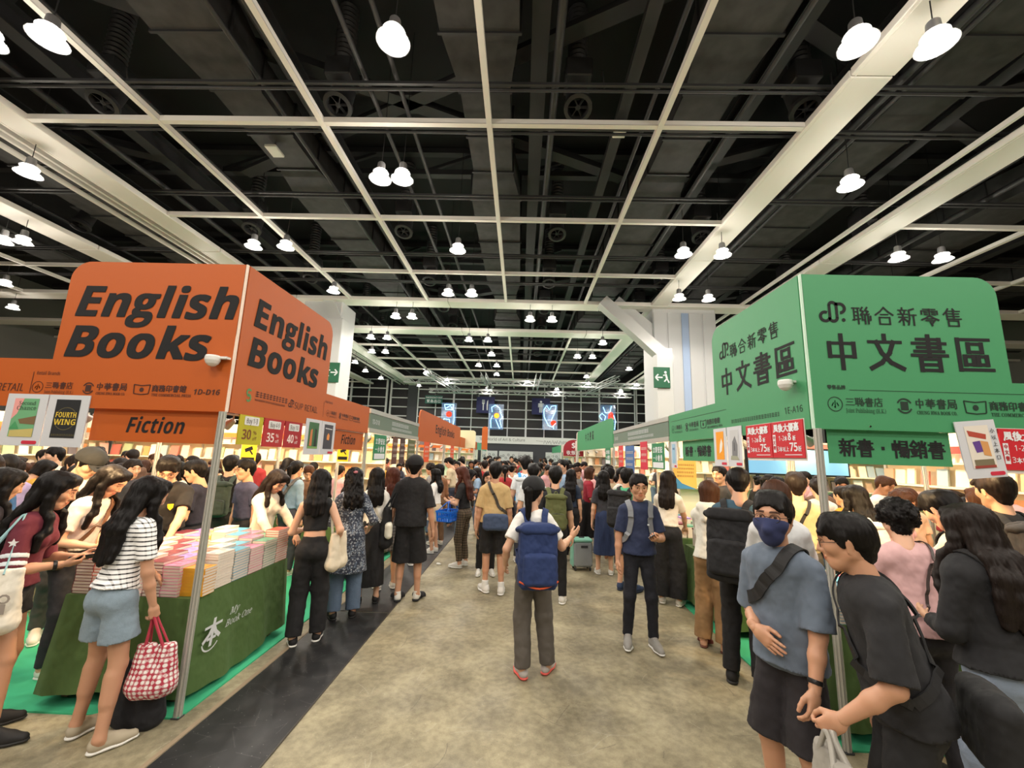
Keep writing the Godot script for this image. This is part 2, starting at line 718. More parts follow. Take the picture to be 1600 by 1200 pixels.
# ---------------------------------------------------------------- people
var fold_noise := FastNoiseLite.new()
var head_hi: Array
var head_lo: Array
var hands := {}
var hair_nets := {}
var shoe_meshes := {}
var skins: Array = []
const Z := Vector3(0, 0, 1)
const Y := Vector3(0, 1, 0)

func ball(c: Vector3, r: float, k := 0.02) -> Cap:
	return cap(c, c + Vector3(0, 0.0005, 0), r, r, k)

func make_head(cell: float) -> Array:
	var c := [
		cap(Vector3(0, 0.032, -0.026), Vector3(0, 0.034, 0.016), 0.078, 0.077, 0.02),
		cap(Vector3(0, -0.02, 0.022), Vector3(0, -0.07, 0.04), 0.062, 0.044, 0.03),
		cap(Vector3(0, -0.085, 0.05), Vector3(0, -0.098, 0.056), 0.026, 0.018, 0.03),
		cap(Vector3(0, -0.07, -0.02), Vector3(0, -0.19, -0.04), 0.05, 0.055, 0.035)]
	for s in [-1.0, 1.0]:
		c.append(cap(Vector3(s * 0.052, -0.045, 0.0), Vector3(s * 0.018, -0.092, 0.05), 0.022, 0.017, 0.03))
		c.append(ball(Vector3(s * 0.042, -0.018, 0.058), 0.027, 0.03))
		c.append(cap(Vector3(s * 0.012, 0.03, 0.084), Vector3(s * 0.05, 0.028, 0.066), 0.012, 0.011, 0.02))
		c.append(cap(Vector3(s * 0.078, 0.012, -0.012), Vector3(s * 0.076, -0.03, -0.004), 0.021, 0.013, 0.008, Vector3(0.86 * s, 0, -0.5), 1.6))
	c.append(cap(Vector3(0, -0.048, 0.074), Vector3(0, -0.062, 0.076), 0.022, 0.018, 0.02))
	for s in [-1.0, 1.0]:
		var e := cap(Vector3(s * 0.031, 0.008, 0.1), Vector3(s * 0.037, 0.008, 0.098), 0.017, 0.017, 0.012)
		e.sub = true
		c.append(e)
		c.append(ball(Vector3(s * 0.033, 0.006, 0.071), 0.0165, 0.006))
	c.append(cap(Vector3(0, 0.016, 0.088), Vector3(0, -0.028, 0.104), 0.008, 0.0125, 0.012))
	for s in [-1.0, 1.0]: c.append(ball(Vector3(s * 0.011, -0.033, 0.094), 0.0085, 0.008))
	c.append(cap(Vector3(-0.018, -0.058, 0.0865), Vector3(0.018, -0.058, 0.0865), 0.0056, 0.0056, 0.006))
	c.append(cap(Vector3(-0.013, -0.067, 0.086), Vector3(0.013, -0.067, 0.086), 0.006, 0.006, 0.006))
	var n := nets(c, cell)
	var cols := PackedColorArray()
	for p: Vector3 in n[0]:
		var q := Color(1, 1, 1)
		var ax := absf(p.x)
		if p.z > 0.05:
			var lip := Vector2(ax / 0.024, (p.y + 0.062) / 0.0115).length()
			if lip < 1.0: q = Color(0.80, 0.52, 0.48)
			var brow := absf(p.y - (0.034 - absf(ax - 0.03) * 0.12))
			if ax > 0.012 and ax < 0.054 and brow < 0.0055: q = Color(0.12, 0.09, 0.08)
			var ed := Vector2((ax - 0.033) / 0.0165, (p.y - 0.0065) / 0.0075).length()
			if ed < 1.0:
				q = Color(1.5, 1.6, 1.75)
				if Vector2(ax - 0.033, p.y - 0.0065).length() < 0.0072: q = Color(0.05, 0.035, 0.03)
			elif ed < 1.35 and p.y > 0.006: q = Color(0.2, 0.14, 0.12)
		cols.append(q)
	return [n, cols]

# a right hand: wrist at the origin, fingers along +y, palm towards +z, thumb on the +x side
func make_hand(curl: float, cell: float, spread := 1.0) -> Array:
	var c := [
		cap(Vector3(0, -0.025, 0), Vector3(0, 0.03, 0), 0.026, 0.03, 0.02, Z, 0.35),
		cap(Vector3(0.018, 0.03, 0), Vector3(0.026, 0.082, 0.002), 0.02, 0.016, 0.02, Z, 0.4),
		cap(Vector3(-0.018, 0.03, 0), Vector3(-0.024, 0.076, 0.002), 0.02, 0.016, 0.02, Z, 0.4),
		cap(Vector3(0, 0.03, 0), Vector3(0, 0.082, 0.0), 0.022, 0.018, 0.02, Z, 0.4)]
	var roots := [[0.030, 0.082, 0.068, 0.10], [0.0095, 0.088, 0.076, 0.03], [-0.011, 0.085, 0.070, -0.04], [-0.030, 0.075, 0.055, -0.12]]
	for i in 4:
		var f: Array = roots[i]
		var p := Vector3(f[0], f[1], 0.0)
		var a: float = curl * (0.85 + 0.12 * i)
		var ang := 0.12 + a * 0.7
		var ln: float = f[2]
		var seg := [0.46, 0.31, 0.23]
		var r := 0.0092 if i < 3 else 0.0078
		for j in 3:
			var dir := Vector3(sin(f[3] * spread), cos(ang), sin(ang)).normalized()
			var q: Vector3 = p + dir * ln * seg[j]
			c.append(cap(p, q, r, r * 0.88, 0.004))
			p = q
			r *= 0.9
			ang += a * 0.85
	var t0 := Vector3(0.02, 0.018, 0.008)
	var t1 := Vector3(0.046, 0.05, 0.018 + curl * 0.008)
	var t2 := Vector3(0.052 - curl * 0.008, 0.08, 0.026 + curl * 0.014)
	var t3 := Vector3(0.052 - curl * 0.016, 0.102, 0.03 + curl * 0.02)
	c.append(cap(t0, t1, 0.016, 0.0125, 0.012))
	c.append(cap(t1, t2, 0.0118, 0.0102, 0.004))
	c.append(cap(t2, t3, 0.0102, 0.0085, 0.004))
	return nets(c, cell)

func make_shoes() -> void:
	# toe towards +z, ankle over the origin, ground at y 0
	var up := [cap(Vector3(0, 0.055, -0.045), Vector3(0, 0.045, 0.09), 0.042, 0.037, 0.03), cap(Vector3(0, 0.045, 0.09), Vector3(0, 0.038, 0.165), 0.04, 0.031, 0.03), cap(Vector3(0, 0.05, -0.03), Vector3(0, 0.105, -0.03), 0.04, 0.041, 0.02, Y, 0.0, 2), cap(Vector3(0, 0.1, -0.005), Vector3(0, 0.062, 0.09), 0.032, 0.026, 0.02)]
	shoe_meshes["upper"] = net_mesh(nets(up, 0.008, [[Vector3(0, 0.02, 0), Vector3(0, -1, 0)]]))
	var so := [cap(Vector3(0, 0.016, -0.045), Vector3(0.004, 0.016, 0.09), 0.044, 0.047, 0.02, Y, 1.6), cap(Vector3(0.004, 0.016, 0.09), Vector3(0, 0.022, 0.168), 0.047, 0.034, 0.02, Y, 1.4)]
	shoe_meshes["sole"] = net_mesh(nets(so, 0.008, [[Vector3(0, 0.003, 0), Vector3(0, -1, 0)]]))
	var la := st_new()
	for i in 4: bx(la, Vector3(0, 0.105 - i * 0.009, 0.03 + i * 0.019), Vector3(0.045, 0.006, 0.007), Basis(Vector3.RIGHT, 0.5))
	shoe_meshes["laces"] = la.commit()
	var ft := [cap(Vector3(0, 0.05, -0.04), Vector3(0, 0.04, 0.08), 0.034, 0.03, 0.03), cap(Vector3(0, 0.04, 0.08), Vector3(0, 0.034, 0.15), 0.036, 0.022, 0.03), cap(Vector3(0, 0.04, -0.03), Vector3(0, 0.12, -0.03), 0.032, 0.036, 0.03, Y, 0.0, 2)]
	shoe_meshes["foot"] = net_mesh(nets(ft, 0.009, [[Vector3(0, 0.014, 0), Vector3(0, -1, 0)]]))
	var sd := [cap(Vector3(-0.04, 0.03, 0.075), Vector3(0.04, 0.03, 0.075), 0.05, 0.05, 0.01, Z, 0.35)]
	sd.append(cap(Vector3(0, 0.036, 0.03), Vector3(0, 0.03, 0.12), 0.03, 0.024, 0.01, Vector3.ZERO, 0.0, 3, true))
	shoe_meshes["strap"] = net_mesh(nets(sd, 0.008, [[Vector3(0, 0.024, 0), Vector3(0, -1, 0)]]))

# hair round a head at the origin; drop is the way it hangs in head space
func hair_caps(kind: String, drop := Vector3(0, -1, 0)) -> Array:
	var c := []
	var back := drop.lerp(Vector3(0, -1, 0), 0.4).normalized()
	var skull := cap(Vector3(0, 0.04, -0.03), Vector3(0, 0.046, 0.01), 0.092, 0.088, 0.02)
	c.append(skull)
	match kind:
		"short", "crop":
			c.append(cap(Vector3(0, -0.01, -0.055), Vector3(0, -0.06, -0.05), 0.06, 0.045, 0.03))
			for s in [-1.0, 0.0, 1.0]: c.append(cap(Vector3(s * 0.035, 0.095, 0.045), Vector3(s * 0.05 + 0.012, 0.052, 0.088), 0.032, 0.014, 0.02))
			if kind == "short": c.append(cap(Vector3(-0.03, 0.1, 0.0), Vector3(0.03, 0.1, 0.01), 0.045, 0.042, 0.03))
			for s in [-1.0, 1.0]: c.append(cap(Vector3(s * 0.074, 0.03, 0.01), Vector3(s * 0.078, -0.012, 0.018), 0.018, 0.008, 0.02))
		"curly":
			for i in 26:
				var a := i * 2.4
				var e := 0.95 - i * 0.055
				var d := Vector3(cos(a) * sqrt(maxf(0.0, 1.0 - e * e)), e, sin(a) * sqrt(maxf(0.0, 1.0 - e * e)))
				if d.z < 0.55 or d.y > 0.5: c.append(ball(Vector3(0, 0.035, -0.02) + d * Vector3(0.085, 0.095, 0.098), 0.036, 0.02))
			c.append(cap(Vector3(0, -0.01, -0.06), Vector3(0, -0.06, -0.055), 0.062, 0.05, 0.03))
		"bob":
			c.append(cap(Vector3(0, 0.02, -0.05), Vector3(0, -0.11, -0.055), 0.085, 0.078, 0.03, Z, 0.2, 2))
			for s in [-1.0, 1.0]: c.append(cap(Vector3(s * 0.07, 0.04, 0.02), Vector3(s * 0.078, -0.1, 0.02), 0.03, 0.026, 0.03))
			c.append(cap(Vector3(-0.05, 0.085, 0.06), Vector3(0.05, 0.085, 0.06), 0.03, 0.03, 0.02))
		"long", "wavy", "longer":
			var ln := 0.42 if kind == "longer" else 0.3
			c.append(cap(Vector3(0, 0.02, -0.055), Vector3(0, -0.06, -0.06), 0.086, 0.084, 0.03, Z, 0.2))
			var root := Vector3(0, -0.05, -0.068)
			var tip := root + back * ln + Vector3(0, 0, -0.04)
			for s in [-1.0, 0.0, 1.0]:
				c.append(cap(root + Vector3(s * 0.045, 0, 0), tip + Vector3(s * (0.075 if kind == "wavy" else 0.066), 0.02 * absf(s), -0.012), 0.044, 0.03, 0.03, Z, 0.3))
			for s in [-1.0, 1.0]:
				c.append(cap(Vector3(s * 0.072, 0.04, 0.022), Vector3(s * 0.078, -0.05, 0.018), 0.028, 0.027, 0.03))
				c.append(cap(Vector3(s * 0.078, -0.05, 0.014), Vector3(s * 0.082, -0.05, 0.005) + drop * ln * 0.72, 0.03, 0.022, 0.02))
			c.append(cap(Vector3(-0.045, 0.09, 0.055), Vector3(0.045, 0.09, 0.055), 0.03, 0.03, 0.02))
		"tail", "bun":
			c.append(cap(Vector3(0, 0, -0.055), Vector3(0, -0.05, -0.05), 0.062, 0.045, 0.03))
			for s in [-1.0, 1.0]: c.append(cap(Vector3(s * 0.07, 0.03, 0.02), Vector3(s * 0.076, -0.01, 0.015), 0.02, 0.01, 0.02))
			if kind == "tail":
				c.append(cap(Vector3(0, 0.035, -0.11), Vector3(0, 0.01, -0.145), 0.026, 0.034, 0.01))
				c.append(cap(Vector3(0, 0.01, -0.145), Vector3(0, 0.0, -0.13) + back * 0.24, 0.034, 0.018, 0.02))
			else: c.append(ball(Vector3(0, 0.06, -0.13), 0.042, 0.01))
	var f := cap(Vector3(0, 0.005, 0.125), Vector3(0, -0.2, 0.12), 0.068, 0.085, 0.012)
	f.sub = true
	c.append(f)
	return c

func hair_net(kind: String, cell: float) -> Array:
	var key := kind + str(cell)
	if not hair_nets.has(key):
		hair_nets[key] = nets(hair_caps(kind), cell, [], 0.005 if kind != "curly" and kind != "wavy" else 0.014, 46.0 if kind != "wavy" else 24.0, Vector3.UP if kind != "curly" else Vector3.ZERO)
	return hair_nets[key]

func hair_mesh(kind: String, cell: float) -> ArrayMesh:
	var key := "m" + kind + str(cell)
	if not hair_nets.has(key): hair_nets[key] = net_mesh(hair_net(kind, cell))
	return hair_nets[key]

func elbow(a: Vector3, b: Vector3, l1: float, l2: float, pole: Vector3) -> Vector3:
	var d := b - a
	var n := clampf(d.length(), 0.02, (l1 + l2) * 0.995)
	var dir := d.normalized()
	var x := (l1 * l1 - l2 * l2 + n * n) / (2.0 * n)
	var h := sqrt(maxf(0.0, l1 * l1 - x * x))
	var p := (pole - dir * pole.dot(dir)).normalized()
	return a + dir * x + p * h

# joints of the posed figure in its own space: front +z, left +x, floor y 0
func pose(s: Dictionary) -> Dictionary:
	var k: float = s.get("h", 1.7) / 1.72
	var fem: bool = s.get("fem", false)
	var lean: float = deg_to_rad(s.get("lean", 4.0))
	var twist: float = deg_to_rad(s.get("twist", 0.0))
	var J := {"k": k, "lean": lean}
	var girth: float = s.get("girth", 1.0)
	J.girth = girth
	var R := Basis(Vector3.UP, twist) * Basis(Vector3.RIGHT, lean)
	J.R = R
	J.front = R * Z
	var side: float = s.get("side", 0.0)
	var pel := Vector3(side, 0.955, -0.28 * sin(lean)) * k
	J.pelvis = pel
	J.waist = pel + R * Vector3(0, 0.10, 0) * k
	J.chest = pel + R * Vector3(0, 0.35, 0.0) * k
	J.neck = pel + R * Vector3(0, 0.492, -0.012) * k
	var sw := 0.136 if fem else 0.157
	sw *= lerpf(1.0, girth, 0.6)
	var hd: Array = s.get("head", [0, 0])
	var HB := Basis(Vector3.UP, twist + deg_to_rad(hd[0])) * Basis(Vector3.RIGHT, lean * 0.55 + deg_to_rad(hd[1])) * Basis(Z, deg_to_rad(hd[2] if hd.size() > 2 else 0.0))
	J.HB = HB
	J.head = J.neck + (Basis(Vector3.UP, twist) * Basis(Vector3.RIGHT, lean * 0.8 + deg_to_rad(hd[1]) * 0.5)) * Vector3(0, 0.178, 0.03) * k
	for q in [["L", 1.0], ["R", -1.0]]:
		var n: String = q[0]
		var g: float = q[1]
		J["sh" + n] = pel + R * Vector3(g * sw, 0.416, -0.012) * k
		var st: Array = s.get("foot" + n, [g * 0.11, 0.0])
		var ank := Vector3(st[0], 0.085 + (st[2] if st.size() > 2 else 0.0), st[1] - 0.03) * k
		J["hip" + n] = Vector3(pel.x + g * 0.076 * k, 0.915 * k, pel.z)
		J["an" + n] = ank
		J["kn" + n] = elbow(J["hip" + n], ank, 0.42 * k, 0.42 * k, Vector3(g * 0.12, 0, 1))
		J["toe" + n] = st[3] if st.size() > 3 else g * 10.0
		var want = s.get("arm" + n, "hang")
		var w := Vector3.ZERO
		var palm := Vector3(-g, 0, 0)
		var pole := Vector3(g * 0.5, -0.2, -1)
		if want is Vector3: w = want
		else:
			match want:
				"hang":
					w = pel + Vector3(g * (sw + 0.085), -0.2, 0.03)
				"phone":
					w = J.chest / k + R * Vector3(g * 0.12, -0.16, 0.27)
					palm = Vector3(-g * 0.4, 0.9, -0.3)
				"book":
					w = J.chest / k + R * Vector3(g * 0.13, -0.2, 0.25)
					palm = Vector3(-g * 0.5, 0.8, -0.2)
				"reach":
					w = J.chest / k + Vector3(g * 0.16, -0.36, 0.36)
					palm = Vector3(0, -1, 0)
					pole = Vector3(g, -0.2, -0.4)
				"strap":
					w = J.chest / k + R * Vector3(g * 0.13, -0.02, 0.17)
					palm = Vector3(0, 0, -1)
					pole = Vector3(g * 0.8, -1, -0.1)
				"face":
					w = J.chest / k + R * Vector3(g * 0.1, 0.18, 0.22)
					palm = Vector3(-g, 0, -0.6)
					pole = Vector3(g * 0.6, -1, 0)
				"carry":
					w = pel + Vector3(g * (sw + 0.1), 0.06, 0.14)
					pole = Vector3(g * 0.3, 0, -1)
		w *= k
		if s.has("palm" + n): palm = s["palm" + n]
		if s.has("pole" + n): pole = s["pole" + n]
		var sh: Vector3 = J["sh" + n]
		var e := elbow(sh, w, 0.285 * k, 0.25 * k, pole)
		var reach := w - sh
		if reach.length() > 0.53 * k: w = sh + reach.normalized() * 0.53 * k
		J["el" + n] = e
		J["wr" + n] = w
		J["palm" + n] = palm
	return J

func garment_top(J: Dictionary, t: Dictionary, fem: bool) -> Array:
	var k: float = J.k
	var L: float = t.get("loose", 0.012) * k
	var R: Basis = J.R
	var gth: float = J.girth
	var c := []
	var front: Vector3 = J.front
	var w := (0.122 if fem else 0.142) * k * gth
	var hem: float = t.get("hem", 0.06)
	var low: Vector3 = J.pelvis + (R * Vector3(0, hem, 0) if hem > 0.05 else Basis(Vector3.RIGHT, J.lean * 0.4) * Vector3(0, hem, 0)) * k
	if hem > 0.09: c.append(cap(J.chest, low, w + L, w * 0.93 + L, 0.04, front, 0.42, 2))
	else: c.append(cap(J.chest, J.waist, w + L, w * (0.9 if fem else 0.98) + L, 0.04, front, 0.42))
	J.low = low
	J.hem = hem
	var ww := w * (0.9 if fem else 0.98) + L
	if hem > 0.09: pass
	elif hem > -0.04: c.append(cap(J.waist, low, ww, w + L * 1.5 + t.get("flare", 0.0) + (0.014 if hem < 0.05 else 0.0), 0.03, front, 0.36 if hem > 0.05 else 0.2, 2))
	else:
		var mid: Vector3 = J.pelvis + Vector3(0, -0.01, -0.008) * k
		c.append(cap(J.waist, mid, ww, 0.142 * k * gth + L, 0.03, front, 0.22))
		c.append(cap(mid, low, 0.142 * k * gth + L, 0.142 * k * gth + L * 1.3 + t.get("flare", 0.0), 0.03, front, 0.16, 2))
	c.append(cap(J.chest + R * Vector3(-0.07, 0.075, 0) * k, J.chest + R * Vector3(0.07, 0.075, 0) * k, 0.078 * k * gth + L * 0.7, 0.078 * k * gth + L * 0.7, 0.05))
	if fem: for g in [-1.0, 1.0]: c.append(ball(J.chest + R * Vector3(g * 0.062, -0.03, 0.07) * k, 0.062 * k, 0.04))
	var sl: float = t.get("sleeve", 0.68)
	var sr: float = t.get("shoulder", 0.052) * k + L * 0.35
	c.append(cap(J.shL.lerp(J.shR, 0.12), J.shL.lerp(J.shR, 0.88), sr * 0.98, sr * 0.98, 0.05))
	c.append(cap(J.neck - R * Vector3(0, 0.05, 0) * k, J.neck + R * Vector3(0, 0.004 + t.get("collar", 0.0), 0.006) * k, 0.088 * k, 0.066 * k, 0.03, Vector3.ZERO, 0.0, 2))
	J.torso = c.duplicate()
	for n in ["L", "R"]:
		var sh: Vector3 = J["sh" + n]
		var el: Vector3 = J["el" + n]
		var wr: Vector3 = J["wr" + n]
		if sl <= 0.0: continue
		if sl <= 1.0:
			c.append(cap(sh, sh.lerp(el, sl), sr, sr * 1.0 + L * 0.45, 0.022, Vector3.ZERO, 0.0, 2))
		else:
			c.append(cap(sh, el, sr, sr * 0.86, 0.03))
			c.append(cap(el, el.lerp(wr, sl - 1.0), sr * 0.86, sr * 0.7, 0.02, Vector3.ZERO, 0.0, 2))
	if t.has("hood"):
		c.append(cap(J.neck + R * Vector3(-0.06, 0.02, -0.06) * k, J.neck + R * Vector3(0.06, 0.02, -0.06) * k, 0.055 * k, 0.055 * k, 0.03))
		c.append(cap(J.neck + R * Vector3(0, 0.0, -0.08) * k, J.neck + R * Vector3(0, -0.1, -0.1) * k, 0.07 * k, 0.05 * k, 0.03))
	return c

func garment_bottom(J: Dictionary, t: Dictionary, fem: bool) -> Array:
	var k: float = J.k
	var L: float = t.get("loose", 0.01) * k
	var kind: String = t.get("kind", "trousers")
	var gth: float = J.girth
	var c := []
	var hw := (0.092 if fem else 0.086) * k * gth
	var front := Vector3(0, 0, 1)
	var up: Vector3 = (J.waist - J.pelvis).normalized()
	if kind == "skirt":
		var len: float = t.get("len", 0.5)
		c.append(cap(J.pelvis + up * 0.1 * k, J.pelvis, 0.125 * k * gth, 0.15 * k * gth, 0.03, front, 0.3, 1))
		c.append(cap(J.pelvis, Vector3(J.pelvis.x, J.pelvis.y - len * k, (J.anL.z + J.anR.z) * 0.3), 0.15 * k * gth, (0.15 + t.get("flare", 0.05)) * k, 0.03, front, 0.18, 2))
		return c
	c.append(cap(J.pelvis + up * t.get("rise", 0.08) * k, J.pelvis - up * 0.02, 0.115 * k * gth, 0.13 * k * gth, 0.03, front, 0.35, 1))
	c.append(cap(J.hipL, J.hipR, hw, hw, 0.04))
	for g in [-1.0, 1.0]: c.append(ball(J.pelvis + Vector3(g * 0.055, -0.05, -0.04) * k, 0.072 * k * gth, 0.05))
	for n in ["L", "R"]:
		var hip: Vector3 = J["hip" + n]
		var kn: Vector3 = J["kn" + n]
		var an: Vector3 = J["an" + n]
		var wide: float = t.get("wide", 0.0)
		if kind == "shorts":
			var f: float = t.get("len", 0.7)
			var end := hip.lerp(kn, f) if f <= 1.0 else hip.lerp(an, 0.5 * f) + (kn - hip.lerp(an, 0.5)) * 0.6
			c.append(cap(hip, end, 0.083 * k * gth, (0.078 + wide) * k * gth, 0.03, Vector3.ZERO, 0.0, 2))
		else:
			c.append(cap(hip, kn, 0.078 * k * gth + L, (0.057 + wide * 0.8) * k + L, 0.03))
			c.append(cap(kn, kn.lerp(an, t.get("len", 0.97)), (0.057 + wide * 0.8) * k + L, (0.045 + wide) * k + L, 0.03, Vector3.ZERO, 0.0, 2))
	return c

func skin_caps(J: Dictionary, fem: bool) -> Array:
	var k: float = J.k
	var a := 0.9 if fem else 1.0
	var HB: Basis = J.HB
	var c := [
		cap(J.neck - J.R * Vector3(0, 0.03, 0) * k, J.head + HB * Vector3(0, -0.09, -0.02) * k, 0.06 * k * a, 0.05 * k * a, 0.03),
		cap(J.shL.lerp(J.shR, 0.1), J.shL.lerp(J.shR, 0.9), 0.048 * k, 0.048 * k, 0.05),
		cap(J.chest, J.waist, 0.118 * k * a, 0.108 * k * a, 0.04, J.front, 0.45),
		cap(J.waist, J.pelvis, 0.108 * k * a, 0.112 * k, 0.04, J.front, 0.4)]
	for n in ["L", "R"]:
		var el: Vector3 = J["el" + n]
		var wr: Vector3 = J["wr" + n]
		var kn: Vector3 = J["kn" + n]
		var an: Vector3 = J["an" + n]
		c.append(cap(J["sh" + n], el, 0.05 * k * a, 0.04 * k * a, 0.03))
		c.append(cap(el, el.lerp(wr, 0.4), 0.039 * k * a, 0.037 * k * a, 0.02))
		c.append(cap(el.lerp(wr, 0.4), wr, 0.037 * k * a, 0.0255 * k * a, 0.02))
		c.append(cap(J["hip" + n], kn, 0.074 * k, 0.052 * k, 0.03))
		c.append(cap(kn, an, 0.049 * k, 0.034 * k, 0.02))
		c.append(cap(kn.lerp(an, 0.15) - Z * 0.018 * k, kn.lerp(an, 0.5) - Z * 0.012 * k, 0.045 * k, 0.038 * k, 0.03))
		c.append(cap(an, an + Vector3(0, -0.04, 0.02) * k, 0.036 * k, 0.034 * k, 0.02))
	return c

var last_joints := {}

func person(s: Dictionary) -> Node3D:
	var fem: bool = s.get("fem", false)
	var J := pose(s)
	var k: float = J.k
	var cell: float = s.get("cell", 0.015)
	var fine: bool = s.get("fine", false)
	var o := thing("person", s.label, "person", Vector3(s.x, 0, s.z), deg_to_rad(s.get("yaw", 0.0)), s.get("group", ""))
	last_joints = J
	J.node = o
	var far: bool = s.get("far", false)
	# the body: trunk, limbs, head and hands in one mesh
	var hb := Transform3D((J.HB as Basis).scaled(Vector3.ONE * k * s.get("big", 1.07)), J.head)
	var hn: Array = head_hi if fine else head_lo
	var sets := [[nets(skin_caps(J, fem), cell), Transform3D.IDENTITY, Color(1, 1, 1)], [hn[0], hb, hn[1]]]
	for n in ["L", "R"]:
		var d: Vector3 = (J["wr" + n] - J["el" + n]).normalized()
		if s.has("bend" + n): d = (s["bend" + n] as Vector3).normalized()
		var p: Vector3 = J["palm" + n]
		p = (p - d * p.dot(d)).normalized()
		var b := Basis(d.cross(p), d, p).scaled(Vector3.ONE * k * (0.92 if fem else 1.0))
		if n == "L": b.x = -b.x
		sets.append([hands[s.get("hand" + n, "half") + ("" if not far else "_far")], Transform3D(b, J["wr" + n]), Color(1, 1, 1)])
	part(o, "body", join(sets), skins[s.get("skin", 0)])
	# clothes
	var t: Dictionary = s.top
	var nm: String = t.get("name", "shirt")
	var cuts := []
	J.top = garment_top(J, t, fem)
	if J.hem < 0.05: cuts = [[J.low, -(J.waist - J.low as Vector3).normalized(), 0.23 * k * J.girth]]
	part(o, nm, net_mesh(nets(J.top, t.get("cell", cell), cuts, t.get("wrinkle", 0.007), 8.0)), t.mat)
	var b2: Dictionary = s.bottom
	if b2.get("kind", "") != "none":
		part(o, b2.get("name", b2.get("kind", "trousers")), net_mesh(nets(garment_bottom(J, b2, fem), cell, [], b2.get("wrinkle", 0.007), 8.0 if b2.get("kind", "") != "skirt" else 12.0, Vector3.UP if b2.get("kind", "") == "skirt" else Vector3.ZERO)), b2.mat)
	# shoes
	var sh: Dictionary = s.get("shoes", {})
	if not far:
		for n in ["L", "R"]:
			var a: Vector3 = J["an" + n]
			var bb := Basis(Vector3.UP, deg_to_rad(J["toe" + n])).scaled(Vector3(k, k, k) * (0.92 if fem else 1.02))
			var tip: float = s.get("tip" + n, 0.0)
			if tip: bb = bb * Basis(Vector3.RIGHT, tip)
			var at := Vector3(a.x, a.y - 0.085 * k, a.z + 0.03 * k)
			if sh.get("kind", "sneaker") == "slide":
				var so := part(o, "sandal", shoe_meshes.sole, sh.get("sole", cmat(col(20, 20, 22))), at, bb)
				part(so, "strap", shoe_meshes.strap, sh.get("mat", cmat(col(25, 25, 27))))
				part(o, "foot", shoe_meshes.foot, sh.get("sock", skins[s.get("skin", 0)]), at, bb)
			else:
				var u := part(o, "shoe", shoe_meshes.upper, sh.get("mat", cmat(col(225, 222, 215))), at, bb)
				part(u, "sole", shoe_meshes.sole, sh.get("sole", cmat(col(235, 234, 230))))
				part(u, "laces", shoe_meshes.laces, sh.get("lace", cmat(col(240, 240, 238))))
				if sh.has("sock"):
					var ss: float = sh.get("high", 0.16)
					var kn2: Vector3 = J["kn" + n]
					var stt := a.lerp(kn2, ss)
					part(o, "sock", net_mesh(nets([cap(a + Vector3(0, -0.03, 0), stt, 0.043 * k, 0.046 * k, 0.01, Vector3.ZERO, 0.0, 2)], 0.012)), sh.sock)
	# hair or cap
	var hk: String = s.get("hair", "short")
	var hm: Material = s.get("hairmat", mats.hair_black)
	var hcell: float = 0.0065 if fine else (0.009 if not far else 0.012)
	if hk in ["long", "wavy", "longer", "tail"] and not far:
		var drop: Vector3 = (J.HB as Basis).inverse() * (Basis(Vector3.RIGHT, J.lean * 0.55) * Vector3(0, -1, -0.02))
		if s.has("drop"): drop = (J.HB as Basis).inverse() * (s.drop as Vector3)
		# hanging locks lie on the clothes instead of running through them
		var hx := Transform3D((J.HB as Basis).scaled(Vector3.ONE * k * 1.05), J.head)
		var locks := []
		for hc: Cap in hair_caps(hk, drop.normalized()):
			if hc.sub or hc.b.y > -0.12 or (hc.b - hc.a).length() < 0.12:
				locks.append(hc)
				continue
			var pts := []
			for i in 7: pts.append(hx * hc.a.lerp(hc.b, i / 6.0))
			pts = laid_on(J.top, pts, 0.018, false)
			for i in 6: locks.append(cap(hx.affine_inverse() * (pts[i] as Vector3), hx.affine_inverse() * (pts[i + 1] as Vector3), lerpf(hc.ra, hc.rb, i / 6.0), lerpf(hc.ra, hc.rb, (i + 1) / 6.0), hc.k, hc.fd, hc.ff))
		var subs := locks.filter(func(q): return q.sub)
		locks = locks.filter(func(q): return not q.sub) + subs
		var nn := nets(locks, hcell, [], 0.016 if hk == "wavy" else 0.006, 24.0 if hk == "wavy" else 46.0, drop.normalized() if hk != "wavy" else drop.normalized() * 0.7)
		part(o, "hair", net_mesh(nn), hm, J.head, (J.HB as Basis).scaled(Vector3.ONE * k * 1.05))
	elif hk != "none":
		part(o, "hair", hair_mesh(hk, hcell), hm, J.head, (J.HB as Basis).scaled(Vector3.ONE * k * 1.05))
	if s.has("cap"):
		var cm: Material = s.cap
		if not hair_nets.has("cap"):
			hair_nets["cap"] = net_mesh(nets([cap(Vector3(0, 0.05, -0.03), Vector3(0, 0.055, 0.012), 0.103, 0.1, 0.02)], 0.008, [[Vector3(0, 0.03, 0), Vector3(0, -1, 0.12).normalized()]]))
			hair_nets["brim"] = net_mesh(nets([cap(Vector3(-0.03, 0.035, 0.09), Vector3(-0.035, 0.026, 0.15), 0.05, 0.045, 0.03, Y, 4.0), cap(Vector3(0.03, 0.035, 0.09), Vector3(0.035, 0.026, 0.15), 0.05, 0.045, 0.03, Y, 4.0)], 0.007))
		var cn := part(o, "cap", hair_nets["cap"], cm, J.head, (J.HB as Basis).scaled(Vector3.ONE * k * 1.05))
		part(cn, "brim", hair_nets["brim"], cm)
